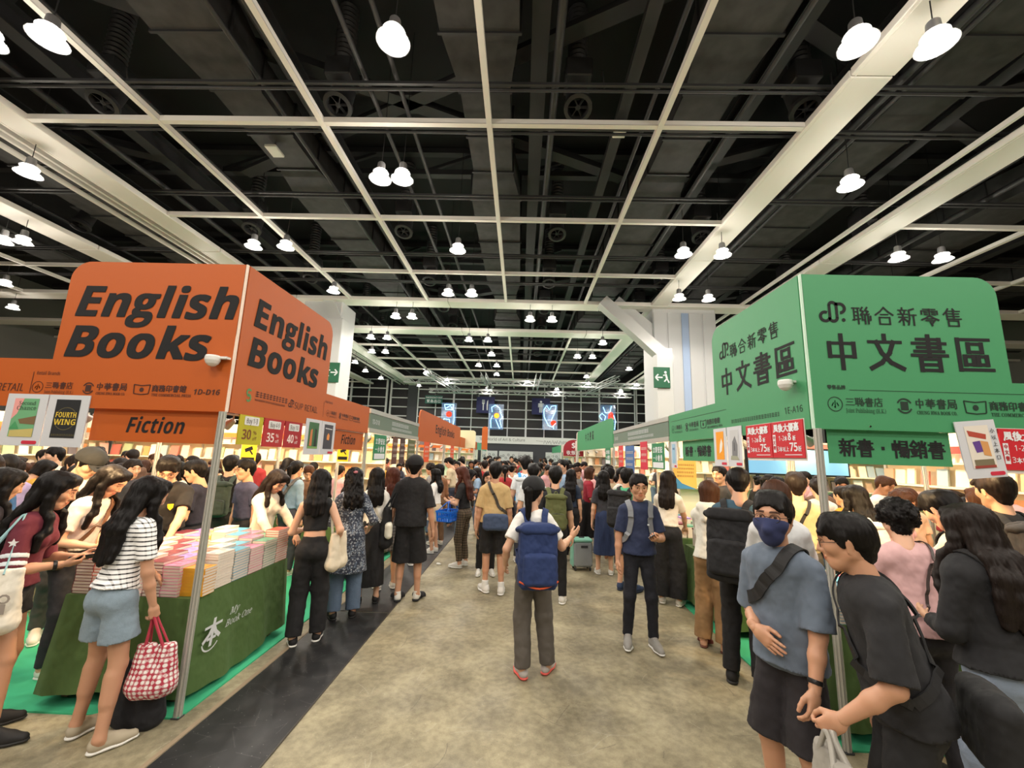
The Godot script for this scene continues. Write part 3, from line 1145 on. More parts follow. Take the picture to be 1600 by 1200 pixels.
	if s.has("glasses"):
		if not hair_nets.has("glasses"):
			var g := st_new()
			for e in [-1.0, 1.0]:
				var pts := []
				for i in 14: pts.append(Vector3(e * 0.034 + cos(TAU * i / 14) * 0.024, 0.004 + sin(TAU * i / 14) * 0.02, 0.1 - absf(cos(TAU * i / 14) * 0.5 + 0.5 * e) * 0.0))
				tube(g, pts, 0.0016, 5, -1.0, 1.0, true)
				tube(g, [Vector3(e * 0.058, 0.008, 0.1), Vector3(e * 0.079, 0.01, 0.06), Vector3(e * 0.083, 0.008, -0.01)], 0.0016, 5)
			tube(g, [Vector3(-0.011, 0.008, 0.1), Vector3(0, 0.012, 0.107), Vector3(0.011, 0.008, 0.1)], 0.0016, 5)
			hair_nets["glasses"] = g.commit()
		part(o, "glasses", hair_nets["glasses"], s.glasses, J.head, (J.HB as Basis).scaled(Vector3.ONE * k * 1.05))
	if s.has("mask"):
		if not hair_nets.has("mask"):
			var mc := [cap(Vector3(0, -0.02, 0.026), Vector3(0, -0.075, 0.044), 0.074, 0.058, 0.03), cap(Vector3(0, -0.004, 0.09), Vector3(0, -0.05, 0.11), 0.016, 0.022, 0.04), cap(Vector3(0, -0.09, 0.056), Vector3(0, -0.104, 0.056), 0.034, 0.03, 0.03)]
			for e in [-1.0, 1.0]: mc.append(ball(Vector3(e * 0.042, -0.024, 0.058), 0.037, 0.03))
			hair_nets["mask"] = net_mesh(nets(mc, 0.0045, [[Vector3(0, 0.004, 0.1), Vector3(0, 1, -0.3).normalized()], [Vector3(0, 0, 0.012), Vector3(0, 0, -1)]]))
			for e in [-1.0, 1.0]:
				var ls := st_new()
				tube(ls, [Vector3(e * 0.066, -0.02, 0.03), Vector3(e * 0.083, -0.004, 0.0), Vector3(e * 0.082, -0.03, -0.022), Vector3(e * 0.06, -0.06, 0.022)], 0.0016, 5)
				hair_nets["mask_loop%d" % int(e)] = ls.commit()
		var mk := part(o, "face_mask", hair_nets["mask"], s.mask, J.head, (J.HB as Basis).scaled(Vector3.ONE * k * 1.05))
		for e in [-1, 1]: part(mk, "ear_loop", hair_nets["mask_loop%d" % e], s.mask)
	if s.has("watch"):
		var wn: String = s.watch
		var wd: Vector3 = (J["el" + wn] - J["wr" + wn]).normalized()
		var wp: Vector3 = J["wr" + wn] + wd * 0.03
		part(o, "wristwatch", net_mesh(nets([cap(wp, wp + wd * 0.022, 0.033 * k, 0.034 * k, 0.004, Vector3.ZERO, 0.0, 3)], 0.006)), cmat(col(22, 22, 24), 0.35))
	return o

# distance from a point to a set of capsules, and that point pushed out to lie clear of them
func field_at(caps: Array, p: Vector3) -> float:
	var f := 1.0
	for c: Cap in caps:
		var q := p - c.a
		var ab := c.b - c.a
		if c.ff != 0.0:
			q += c.fd * (q.dot(c.fd) * c.ff)
			ab += c.fd * (ab.dot(c.fd) * c.ff)
		var t := clampf(q.dot(ab) / maxf(ab.length_squared(), 1e-9), 0.0, 1.0)
		var d := (q - ab * t).length() - lerpf(c.ra, c.rb, t)
		var g := c.k - absf(f - d)
		f = minf(f, d) - (g * g * 0.25 / c.k if g > 0.0 else 0.0)
	return f

func laid_on(caps: Array, pts: Array, gap: float, pull := true) -> Array:
	var out := []
	for p0: Vector3 in pts:
		var p := p0
		for i in 8:
			var d := field_at(caps, p)
			if d > -0.0005 + gap and (d < gap + 0.03 or not pull): break
			var e := 0.004
			var g := Vector3(field_at(caps, p + Vector3(e, 0, 0)) - d, field_at(caps, p + Vector3(0, e, 0)) - d, field_at(caps, p + Vector3(0, 0, e)) - d)
			if g.length() < 1e-6: break
			p += g.normalized() * clampf(gap - d, -0.05, 0.08)
		out.append(p)
	return out

func normals_at(caps: Array, pts: Array) -> Array:
	var out := []
	for p: Vector3 in pts:
		var e := 0.01
		out.append(Vector3(field_at(caps, p + Vector3(e, 0, 0)) - field_at(caps, p - Vector3(e, 0, 0)), field_at(caps, p + Vector3(0, e, 0)) - field_at(caps, p - Vector3(0, e, 0)), field_at(caps, p + Vector3(0, 0, e)) - field_at(caps, p - Vector3(0, 0, e))).normalized())
	return out

func band(J: Dictionary, pts: Array, width: float, thick: float) -> ArrayMesh:
	var p := laid_on(J.torso, pts, thick + 0.006)
	var st := st_new()
	ribbon(st, p, normals_at(J.torso, p), width, thick)
	return st.commit()

func world_of(J: Dictionary, p: Vector3) -> Vector3:
	return (J.node as Node3D).transform * p

func make_people_stock() -> void:
	fold_noise.noise_type = FastNoiseLite.TYPE_SIMPLEX
	fold_noise.frequency = 1.0
	fold_noise.seed = 4
	head_hi = make_head(0.0038)
	head_lo = make_head(0.007)
	hands["relaxed"] = make_hand(0.55, 0.0045)
	hands["half"] = make_hand(0.42, 0.0055)
	hands["grip"] = make_hand(1.05, 0.0045)
	hands["flat"] = make_hand(0.12, 0.004)
	for n in ["relaxed", "half", "grip", "flat"]: hands[n + "_far"] = make_hand(0.4, 0.012) if not hands.has("half_far") else hands["half_far"]
	make_shoes()
	for c in [col(216, 168, 138), col(198, 148, 118), col(178, 126, 97), col(226, 182, 154)]:
		var m := mat("skin" + c.to_html(), c, 0.5)
		m.vertex_color_use_as_albedo = true
		m.subsurf_scatter_enabled = true
		m.subsurf_scatter_strength = 0.06
		skins.append(m)
	for h in [["hair_black", col(24, 21, 21)], ["hair_dark", col(38, 30, 27)], ["hair_brown", col(84, 54, 38)], ["hair_auburn", col(86, 44, 32)], ["hair_grey", col(150, 140, 130)]]:
		var m := mat(h[0], h[1], 0.5)
		m.metallic_specular = 0.3
		m.albedo_texture = tex.strands
		m.uv1_triplanar = true
		m.uv1_scale = Vector3(5, 1.2, 5)
		m.normal_enabled = true
		m.normal_texture = tex.strands_n
		m.normal_scale = 0.4

# ---------------------------------------------------------------- the hall
const GRID_Y := 8.0

func floor_image() -> ImageTexture:
	var r := RandomNumberGenerator.new()
	r.seed = 5
	var n1 := FastNoiseLite.new()
	n1.seed = 3
	n1.frequency = 0.008
	n1.fractal_octaves = 5
	var n2 := FastNoiseLite.new()
	n2.seed = 9
	n2.frequency = 0.06
	n2.fractal_octaves = 3
	var a := n1.get_seamless_image(768, 768)
	var b := n2.get_seamless_image(768, 768)
	var im := Image.create(768, 768, false, Image.FORMAT_RGB8)
	var dark := col(120, 112, 90)
	var light := col(172, 162, 132)
	for y in 768:
		for x in 768:
			var u := a.get_pixel(x, y).r
			var v := b.get_pixel(x, y).r
			var t := clampf((u - 0.5) * 1.1 + 0.5 + (v - 0.5) * 0.7 + (r.randf() - 0.5) * 0.25, 0.0, 1.0)
			var c := dark.lerp(light, t)
			if v > 0.72: c = c.lerp(col(128, 112, 96), (v - 0.72) * 1.6)
			im.set_pixel(x, y, c)
	# scuffs, scratches and paint specks
	for i in 130:
		var p := Vector2(r.randf() * 768, r.randf() * 768)
		var d := Vector2.from_angle(r.randf() * TAU)
		var bend := r.randf_range(-0.02, 0.02)
		var tone := col(186, 180, 162) if i % 4 else col(84, 78, 66)
		for k in r.randi_range(6, 60):
			p += d
			d = d.rotated(bend)
			var q := Vector2i(posmod(int(p.x), 768), posmod(int(p.y), 768))
			im.set_pixelv(q, im.get_pixelv(q).lerp(tone, 0.45))
	for i in 500:
		var q := Vector2i(r.randi_range(0, 767), r.randi_range(0, 767))
		im.set_pixelv(q, im.get_pixelv(q).lerp(col(215, 212, 200) if i % 2 else col(70, 66, 56), 0.6))
	return img_tex(im)

func strip_image() -> ImageTexture:
	var r := RandomNumberGenerator.new()
	r.seed = 8
	var im := Image.create(512, 512, false, Image.FORMAT_RGB8)
	var n := FastNoiseLite.new()
	n.frequency = 0.02
	n.fractal_octaves = 4
	var a := n.get_seamless_image(512, 512)
	for y in 512:
		for x in 512:
			var v := a.get_pixel(x, y).r
			im.set_pixel(x, y, col(30, 30, 32).lerp(col(54, 53, 53), clampf((v - 0.35) * 1.4, 0, 1)))
	for i in 220:
		var p := Vector2(r.randf() * 512, r.randf() * 512)
		var d := Vector2.from_angle(r.randf() * TAU)
		for k in r.randi_range(4, 46):
			p += d
			var q := Vector2i(posmod(int(p.x), 512), posmod(int(p.y), 512))
			im.set_pixelv(q, im.get_pixelv(q).lerp(col(150, 148, 142), 0.3))
	for i in 420:
		var q := Vector2i(r.randi_range(0, 511), r.randi_range(0, 511))
		im.set_pixelv(q, col(170, 168, 160))
	return img_tex(im)

func build_hall() -> void:
	var fm := mat("concrete", Color.WHITE, 0.55)
	fm.albedo_texture = floor_image()
	fm.uv1_triplanar = true
	fm.uv1_world_triplanar = true
	fm.uv1_scale = Vector3(0.25, 0.25, 0.25)
	fm.roughness_texture = noise_tex(256, 0.02, 4, 31, false, 6.0, ramp([[0.0, Color(0.42, 0.42, 0.42)], [1.0, Color(0.8, 0.8, 0.8)]]))
	fm.roughness = 1.0
	fm.normal_enabled = true
	fm.normal_texture = noise_tex(512, 0.03, 4, 33, true, 3.0)
	fm.normal_scale = 0.25
	struct("floor", box_mesh(Vector3(56, 0.2, 54)), fm, Vector3(0, -0.1, -11.6))
	# the black rubber-covered trench beside the booths
	var sm := mat("strip", Color.WHITE, 0.5)
	sm.albedo_texture = strip_image()
	sm.uv1_triplanar = true
	sm.uv1_world_triplanar = true
	sm.uv1_scale = Vector3(0.45, 0.45, 0.45)
	for i in 11:
		var z := 2.6 - i * 3.2
		struct("trench_cover", box_mesh(Vector3(0.66, 0.006, 3.18), 0.002), sm, Vector3(-1.87, 0.003, z))
	var lip := mat("lip", col(150, 132, 108), 0.6)
	struct("trim", box_mesh(Vector3(0.035, 0.008, 36), 0.003), lip, Vector3(-2.225, 0.004, -13.0))
	struct("trim", box_mesh(Vector3(0.012, 0.01, 36), 0.003), mat("lip2", col(70, 66, 60), 0.5, 0.3), Vector3(-1.534, 0.005, -13.0))
	# walls and the black deck
	var wall := mat("hall_wall", col(120, 118, 114), 0.9)
	struct("wall_left", box_mesh(Vector3(0.3, 11, 54)), wall, Vector3(-28, 5.3, -11.6))
	struct("wall_right", box_mesh(Vector3(0.3, 11, 54)), wall, Vector3(28, 5.3, -11.6))
	struct("wall_back", box_mesh(Vector3(56.3, 11, 0.3)), wall, Vector3(0, 5.3, 15.3))
	struct("wall_front", box_mesh(Vector3(56.3, 11, 0.3)), mat("front_wall", col(58, 58, 62), 0.85), Vector3(0, 5.3, -38.2))
	var deck := mat("deck", col(26, 26, 28), 0.8)
	struct("ceiling", box_mesh(Vector3(56.3, 0.3, 54)), deck, Vector3(0, 10.95, -11.6))
	var cg := Node3D.new()
	cg.name = "ceiling_grid"
	add_child(cg)
	cg.set_meta("kind", "structure")
	# white grid: thin channels and broad box beams
	var white := mat("grid_white", col(240, 235, 228), 0.55)
	var bm := {}
	for xs in [[-7.08, -3.92, -0.75, 2.43], [-17.6, -20.8, -24.0], [12.9, 16.1, 19.3, 22.5]]:
		for x in xs:
			for zz in [[13.0, -15.9], [-20.7, -37.6]]:
				var ln: float = zz[0] - zz[1]
				channel(cg, Vector3(x, GRID_Y, (zz[0] + zz[1]) * 0.5), ln, false, white)
	for z in [12.7, 9.45, 6.2, 2.95, -0.3, -3.58, -6.85, -10.08, -13.37, -23.3, -26.7, -30.0, -33.3, -36.5]:
		for xx in [[-9.65, 5.05], [-27.8, -14.4], [9.65, 27.8]]:
			channel(cg, Vector3((xx[0] + xx[1]) * 0.5, GRID_Y + 0.012, z), xx[1] - xx[0], true, white)
	for b in [[5.05, 5.72], [8.95, 9.65], [-10.3, -9.65], [-14.4, -13.6]]:
		var w: float = b[1] - b[0]
		for q in 8:
			var st := st_new()
			bev(st, Vector3.ZERO, Vector3(w, 0.14, 6.28), 0.012)
			bx(st, Vector3(-w * 0.5 + 0.07, -0.073, 0), Vector3(0.012, 0.008, 6.28))
			part(cg, "box_beam", st.commit(), white, Vector3((b[0] + b[1]) * 0.5, GRID_Y + 0.055, 10.0 - q * 6.3))
	for x in [-10.62, -10.85, -11.25, 8.62]:
		part(cg, "track_rail", box_mesh(Vector3(0.07, 0.1, 51)), white, Vector3(x, GRID_Y + 0.12, -12.1))
	for z in [-16.28, -20.28]:
		for q in 9:
			var st := st_new()
			bev(st, Vector3.ZERO, Vector3(6.18, 0.16, 0.72 if z > -17 else 0.85), 0.012)
			part(cg, "cross_beam", st.commit(), white, Vector3(-24.8 + q * 6.2, GRID_Y + 0.05, z))
	# columns
	var cw := mat("column_white", col(204, 205, 207), 0.5)
	var cgm := mat("column_grey", col(205, 206, 206), 0.5)
	var cb := mat("column_blue", col(170, 190, 222), 0.35, 0.2)
	var c1 := Node3D.new()
	c1.name = "column"
	add_child(c1)
	c1.set_meta("kind", "structure")
	c1.position = Vector3(6.45, 0, -16.9)
	part(c1, "shaft", box_mesh(Vector3(2.5, 8.0, 1.4), 0.03), cw, Vector3(0, 4.0, -0.02))
	for q in [[-0.98, 0.5], [-0.42, 0.5], [0.42, 0.46], [0.98, 0.5]]:
		part(c1, "cladding_panel", box_mesh(Vector3(0.5, 7.7, 0.05), 0.01), cw, Vector3(q[0], 3.95, 0.7))
	part(c1, "blue_panel", box_mesh(Vector3(0.28, 7.7, 0.04), 0.008), cb, Vector3(0.02, 3.95, 0.7))
	part(c1, "side_pier", box_mesh(Vector3(0.62, 6.2, 0.5), 0.02), cgm, Vector3(-1.02, 3.1, 0.98))
	for q in [[Vector3(-3.35, 8.12, 0.95), Vector3(-0.75, 5.7, 0.95)], [Vector3(-2.7, 8.35, 0.3), Vector3(-0.3, 6.3, 0.3)]]:
		var st := st_new()
		bar(st, q[0], q[1], 0.55, 0.42)
		part(c1, "brace", st.commit(), cgm)
	var c2 := Node3D.new()
	c2.name = numbered("column")
	c2.name = "column_001"
	add_child(c2)
	c2.set_meta("kind", "structure")
	c2.position = Vector3(-8.3, 0, -16.9)
	part(c2, "shaft", box_mesh(Vector3(1.6, 8.0, 1.4), 0.03), cw, Vector3(0, 4.0, 0))
	part(c2, "side_pier", box_mesh(Vector3(0.7, 7.2, 0.6), 0.02), cgm, Vector3(0.62, 3.6, 0.6))
	var st2 := st_new()
	bar(st2, Vector3(0.2, 8.1, 0.6), Vector3(0.75, 7.0, 0.6), 0.5, 0.4)
	part(c2, "brace", st2.commit(), cgm)

func channel(parent: Node3D, at: Vector3, ln: float, across: bool, m: Material) -> void:
	# an upside-down channel: flat soffit with two upstands
	var st := st_new()
	bx(st, Vector3(0, 0, 0), Vector3(0.1, 0.016, ln))
	bx(st, Vector3(-0.044, 0.05, 0), Vector3(0.012, 0.1, ln))
	bx(st, Vector3(0.044, 0.05, 0), Vector3(0.012, 0.1, ln))
	part(parent, "grid_bar", st.commit(), m, at, Basis(Vector3.UP, PI / 2) if across else Basis.IDENTITY)

# ---------------------------------------------------------------- lamps
var lamp_count := 0
func high_bay(at: Vector3, nth: int, row: int, of: int) -> void:
	var shade := mat("prismatic", Color(0.62, 0.63, 0.64, 0.6), 0.2)
	shade.transparency = BaseMaterial3D.TRANSPARENCY_ALPHA
	if not mats.has("lamp_parts"):
		mats["lamp_parts"] = true
		var a := st_new()
		lathe(a, [Vector2(0.09, 0.17), Vector2(0.145, 0.16), Vector2(0.155, 0.14), Vector2(0.145, 0.115), Vector2(0.125, 0.1), Vector2(0.15, 0.07), Vector2(0.19, 0.03), Vector2(0.215, 0.0), Vector2(0.225, -0.003)], 24)
		tex.lamp_shade = a.commit()
		a = st_new()
		lathe(a, [Vector2(0.0, 0.36), Vector2(0.06, 0.36), Vector2(0.075, 0.34), Vector2(0.085, 0.18), Vector2(0.1, 0.165), Vector2(0.0, 0.16)], 16)
		tex.lamp_body = a.commit()
		a = st_new()
		lathe(a, [Vector2(0.0, 0.1), Vector2(0.08, 0.095), Vector2(0.11, 0.07), Vector2(0.105, 0.045), Vector2(0.0, 0.03)], 18)
		tex.lamp_bulb = a.commit()
		a = st_new()
		tube(a, [Vector3(0, 0.36, 0), Vector3(0.01, 0.8, 0), Vector3(0, 3.52, 0)], 0.008, 5)
		tex.lamp_cord = a.commit()
		a = st_new()
		tube(a, [Vector3(0, 0.36, 0), Vector3(0.01, 0.8, 0), Vector3(0, 1.38, 0)], 0.008, 5)
		tex.lamp_cord_short = a.commit()
	var ord := ["first", "second", "third", "fourth", "fifth", "sixth", "seventh", "eighth", "ninth", "tenth", "eleventh", "twelfth", "thirteenth"]
	var rowname: String = (ord[row - 1] + " lamp row into the hall") if row <= 11 else (ord[row - 12] + " lamp row behind the photographer")
	var o := thing("high_bay_lamp", "high bay lamp, %s from the orange side, %s" % [ord[nth], rowname], "lamp", at, 0.0, "high bay lamps of the hall")
	var b := part(o, "lamp_bulb", tex.lamp_bulb, glow("bulb_glow", Color(1.0, 0.97, 0.92), 9.0))
	part(o, "lamp_shade", tex.lamp_shade, shade)
	part(o, "lamp_housing", tex.lamp_body, mat("lamp_metal", col(150, 150, 152), 0.4, 0.6))
	var under := false
	for dx in [-5.65, -0.85, 3.35, 7.4, -12.4, -17.5, 12.8, 18.5]: under = under or absf(at.x - dx) < 0.8
	part(o, "cord", tex.lamp_cord_short if under else tex.lamp_cord, mat("cord", col(30, 30, 30), 0.7))
	var l := OmniLight3D.new()
	l.name = "lamp_light"
	l.light_color = LAMP_COLOR
	l.light_energy = LAMP_SPILL
	l.light_size = 0.1
	l.omni_range = 60.0
	l.omni_attenuation = 2.0
	l.shadow_enabled = true
	l.position = Vector3(0, 0.06, 0)
	o.add_child(l)
	# most of the light leaves through the open mouth
	var d := SpotLight3D.new()
	d.name = "lamp_beam"
	d.light_color = LAMP_COLOR
	d.light_energy = LAMP_ENERGY
	d.light_size = 0.16
	d.spot_angle = 80.0
	d.spot_angle_attenuation = 0.35
	d.spot_range = 60.0
	d.spot_attenuation = 2.0
	d.shadow_enabled = true
	d.transform = Transform3D(Basis(Vector3.RIGHT, -PI / 2), Vector3(0, -0.03, 0))
	o.add_child(d)

func build_lamps() -> void:
	var rows := {
		-4.95: [-13.1, -7.95, -7.0, -1.96, 4.5, 5.56, 12.4], -7.95: [-16.0, -10.9, -3.15, -2.68, 6.7, 11.5], -11.05: [-15.4, -14.8, -7.9, -6.95, -1.95, 4.45, 5.54, 10.4, 11.6],
		-14.35: [-19.5, -12.0, -7.03, -2.8, -1.94, 5.56, 6.6, 13.2], -17.1: [-22.6, -11.0, -5.55, -4.84, 0.25, 1.19, 11.0], -20.55: [-17.0, -7.87, -7.02, -2.8, -1.83, 4.02, 9.0],
		-23.6: [-13.5, -8.9, -8.09, -1.85, 3.15, 4.03, 11.0], -26.65: [-11.1, -2.9, -1.72, 6.91], -29.6: [-11.5, -7.0, -1.88, 4.6, 10.5], -32.45: [-14.1, -11.3, -6.0, 0.4, 5.2, 9.0], -35.6: [-9.0, -3.0, 3.0, 8.5],  # farthest row, and fill-ins before it, added to brighten the far mullions
		-1.8: [-12.6, -7.2, -2.4, 1.5, 5.6, 10.5], 1.3: [-13.0, -8.0, -3.0, -2.0, 4.5, 5.5, 10.6], 4.4: [-10.9, -3.1, -2.6, 6.7, 11.5], 7.5: [-13.0, -7.9, -2.0, 4.5, 5.5, 11.0], 10.8: [-10.0, -2.8, 5.6]}
	var n := 0
	for z in rows:
		var i := 0
		n += 1
		for x in rows[z]:
			high_bay(Vector3(x * 0.938, 7.3, z * 0.938), i, n, rows[z].size())
			i += 1

# ---------------------------------------------------------------- ducts, trusses, pipes and nozzles above the grid
func build_ceiling_works() -> void:
	var duct := mat("duct", col(66, 65, 65), 0.7)
	duct.albedo_texture = noise_tex(256, 0.02, 3, 71, false, 6.0, ramp([[0.0, Color(0.72, 0.72, 0.72)], [1.0, Color(1, 1, 1)]]))
	duct.uv1_triplanar = true
	duct.uv1_scale = Vector3(0.5, 0.5, 0.5)
	var steel := mat("black_steel", col(44, 44, 46), 0.6)
	var pipe := mat("black_pipe", col(52, 52, 54), 0.5)
	var k := 0
	for d in [[-5.65, 9.05, 1.3], [-0.85, 9.05, 1.3], [3.35, 9.05, 1.3], [7.4, 9.05, 1.5], [-12.4, 9.05, 1.5], [-17.5, 9.05, 1.5], [12.8, 9.05, 1.5], [18.5, 9.05, 1.5]]:
		var o := thing("air_duct", ["grey sheet-metal air duct with flanged sections above the orange header", "wide grey sheet-metal air duct along the middle of the aisle", "grey flanged air duct running above the two people in navy shirts", "grey sheet-metal duct between the two broad white beams above the green header", "grey duct between the pair of broad beams above the orange booth", "grey duct beyond the broad beam over the far orange booth side", "grey duct beyond the second broad beam over the green booth side", "last grey duct out by the hall's side wall over green booths"][k], "duct", Vector3(d[0], d[1], 0))
		var w: float = d[2]
		var z := 10.0
		var n := 0
		while z > -34.0:
			var ln := 1.12
			var wide := w * (1.0 if n % 9 < 6 else 0.72)
			var nxt := w * (1.0 if (n + 1) % 9 < 6 else 0.72)
			var st := st_new()
			var h := 0.36
			var sag := -0.03 * sin(n * 1.7)
			# section: tapers where the duct narrows
			var a := [Vector3(-wide * 0.5, -h + sag, z), Vector3(wide * 0.5, -h + sag, z), Vector3(wide * 0.5, h, z), Vector3(-wide * 0.5, h, z)]
			var b := [Vector3(-nxt * 0.5, -h, z - ln), Vector3(nxt * 0.5, -h, z - ln), Vector3(nxt * 0.5, h, z - ln), Vector3(-nxt * 0.5, h, z - ln)]
			for q in 4: quad(st, a[q], a[(q + 1) % 4], b[(q + 1) % 4], b[q])
			for q in [a, b]:
				pass
			part(o, "duct_section", st.commit(), duct)
			var fl := st_new()
			for side in [[Vector3(0, -h - 0.012, z), Vector3(wide + 0.08, 0.05, 0.045)], [Vector3(0, h + 0.012, z), Vector3(wide + 0.08, 0.05, 0.045)], [Vector3(-wide * 0.5 - 0.015, 0, z), Vector3(0.05, h * 2, 0.045)], [Vector3(wide * 0.5 + 0.015, 0, z), Vector3(0.05, h * 2, 0.045)]]: bx(fl, side[0], side[1])
			part(o, "flange", fl.commit(), steel)
			z -= ln
			n += 1
		k += 1
	# roof trusses: chords across and diagonals in plan
	k = 0
	for z in [6.0, 0.5, -5.2, -10.9, -16.5, -22.0, -28.0, -34.0]:
		var o := thing("roof_truss", "black steel roof truss number %s from the hall's back wall" % ["one", "two", "three", "four", "five", "six", "seven", "eight"][k], "truss", Vector3(0, 0, z))
		k += 1
		for y in [9.98, 10.68]:
			part(o, "chord", box_mesh(Vector3(54, 0.16, 0.2)), steel, Vector3(0, y, 0))
		for i in 18:
			var x := -27.0 + i * 3.0
			var st := st_new()
			bar(st, Vector3(x, 10.05, 0), Vector3(x + 1.5, 10.62, 0), 0.09, 0.09)
			part(o, "web_bar", st.commit(), steel)
	k = 0
	for c in [[-2.7, -8.0], [-14.0, -8.0], [8.6, -8.0], [-2.7, -19.3], [8.6, -19.3], [-14.0, -19.3], [-2.7, -31.0], [-2.7, 3.2], [8.6, 3.2]]:
		var o := thing("diagonal_bracing", "crossed black steel roof bracing over the %s" % ["middle of the aisle", "orange side of the hall", "green booth side", "middle aisle beyond the cross beams", "green side beyond the column", "orange side beyond the column", "far end of the aisle", "aisle behind the entrance", "green booths near the entrance"][k], "bracing", Vector3(c[0], 9.56, c[1]))
		k += 1
		for s in [-1.0, 1.0]:
			var st := st_new()
			var a := Vector3(-5.3, 0, -2.45 * s)
			var b := Vector3(5.3, 0, 2.45 * s)
			bar(st, a, b, 0.3, 0.06)
			bar(st, a + Vector3(0, 0.13, 0), b + Vector3(0, 0.13, 0), 0.05, 0.24)
			part(o, "brace", st.commit(), steel)
		part(o, "gusset", box_mesh(Vector3(0.7, 0.04, 0.5)), steel)
	# longitudinal girders, pipes and trays
	k = 0
	for g in [[-9.1, 8.95, 0.3, 0.4], [-4.6, 9.0, 0.22, 0.34], [0.15, 8.95, 0.3, 0.38], [1.9, 8.85, 0.22, 0.12], [4.4, 8.95, 0.3, 0.3], [6.1, 8.95, 0.3, 0.42], [8.5, 8.9, 0.28, 0.2], [10.9, 9.0, 0.3, 0.4], [-11.2, 8.75, 0.5, 0.34], [-15.6, 8.95, 0.3, 0.3], [15.4, 8.95, 0.3, 0.3]]:
		var st := st_new()
		bx(st, Vector3(0, 0, 0), Vector3(g[2], 0.03, 50))
		bx(st, Vector3(0, g[3], 0), Vector3(g[2], 0.03, 50))
		bx(st, Vector3(0, g[3] * 0.5, 0), Vector3(0.04, g[3], 50))
		var o := part(self, numbered("ceiling_girder"), st.commit(), steel, Vector3(g[0], g[1], -12.0))
		o.set_meta("kind", "structure")
		k += 1
	k = 0
	for p in [-9.4, -7.5, -4.9, -4.3, -2.95, -2.4, 0.45, 2.3, 4.05, 6.42, 6.6, 10.5, 11.3, -14.0, -16.4]:
		var st := st_new()
		tube(st, [Vector3(0, 0, 13), Vector3(0, 0, -37)], 0.045 if k % 3 else 0.07, 8)
		var o := part(self, numbered("ceiling_pipe"), st.commit(), pipe, Vector3(p, 8.5 + 0.04 * (k % 2), 0))
		o.set_meta("kind", "structure")
		k += 1
	for z in [-2.2, -6.4, -7.4, -9.6, -12.7, -14.9, -22.6, -25.9]:
		var st := st_new()
		tube(st, [Vector3(-27, 0, 0), Vector3(27, 0, 0)], 0.03, 6)
		bx(st, Vector3(0, 0.02, 0.1), Vector3(54, 0.05, 0.05))
		var o := part(self, numbered("ceiling_conduit"), st.commit(), pipe, Vector3(0, 8.33, z))
		o.set_meta("kind", "structure")
	# jet nozzles
	var drum := st_new()
	lathe(drum, [Vector2(0.2, 0.55), Vector2(0.22, 0.2), Vector2(0.23, 0.0), Vector2(0.27, -0.06), Vector2(0.27, -0.14), Vector2(0.2, -0.16), Vector2(0.18, -0.05)], 20)
	var drum_m := drum.commit()
	var blades := st_new()
	for i in 6:
		var a := TAU * i / 6
		bx(blades, Vector3(cos(a) * 0.1, -0.09, sin(a) * 0.1), Vector3(0.17, 0.05, 0.012), Basis(Vector3.UP, -a) * Basis(Vector3.RIGHT, 0.5))
	lathe(blades, [Vector2(0.0, -0.05), Vector2(0.045, -0.06), Vector2(0.05, -0.11), Vector2(0.0, -0.13)], 10)
	var blades_m := blades.commit()
	var box := st_new()
	bev(box, Vector3(0, 0.62, 0), Vector3(0.5, 0.4, 0.5), 0.02)
	tube(box, [Vector3(0.22, 0.4, 0), Vector3(0.5, 0.2, 0.1), Vector3(0.45, 0.6, 0.15)], 0.02, 6)
	var box_m := box.commit()
	var flex := st_new()
	for i in 13: lathe(flex, [Vector2(0.17, 0.1), Vector2(0.2, 0.05), Vector2(0.17, 0.0)], 14, Transform3D(Basis.IDENTITY, Vector3(0, 0.8 + i * 0.1065, 0)))
	var flex_m := flex.commit()
	k = -1
	for z in [-2.4, -7.0, -11.6, -15.2, -18.2, -20.8, -23.6, -26.4]:
		k += 1
		var nth := 0
		for x in [-13.8, -8.4, -3.72, 0.92, 5.2, 10.0]:
			nth += 1
			var o := thing("jet_nozzle", "black bladed air nozzle above the grid, %s from the orange side, row %s" % [["first", "second", "third", "fourth", "fifth", "sixth"][nth - 1], ["one", "two", "three", "four", "five", "six", "seven", "eight"][k]], "air nozzle", Vector3(x, 8.62, z), 0.0, "air nozzles above the grid")
			part(o, "drum", drum_m, pipe, Vector3.ZERO, Basis(Vector3.RIGHT, -0.35))
			part(o, "blades", blades_m, steel, Vector3.ZERO, Basis(Vector3.RIGHT, -0.35))
			part(o, "junction_box", box_m, steel)
			part(o, "flexible_duct", flex_m, pipe)
	# flat white boxes hung among the ducts
	k = 0
	for p in [Vector3(-5.7, 8.5, -8.2), Vector3(1.9, 8.68, -7.7), Vector3(-9.1, 8.76, -19.0), Vector3(3.0, 8.5, -21.7)]:
		var o := thing("access_point", ["small flat white box among ducts above the orange header", "small flat white box beside the grid bar above the aisle", "small flat white box beyond the cross beams on the orange side", "small flat white box beyond the cross beams near the column"][k], "box", p)
		k += 1
		part(o, "box_body", box_mesh(Vector3(0.26, 0.06, 0.36), 0.01), mat("ap_white", col(225, 222, 214), 0.5))
		part(o, "bracket", box_mesh(Vector3(0.03, 0.18, 0.03)), steel, Vector3(0, 0.1, 0))

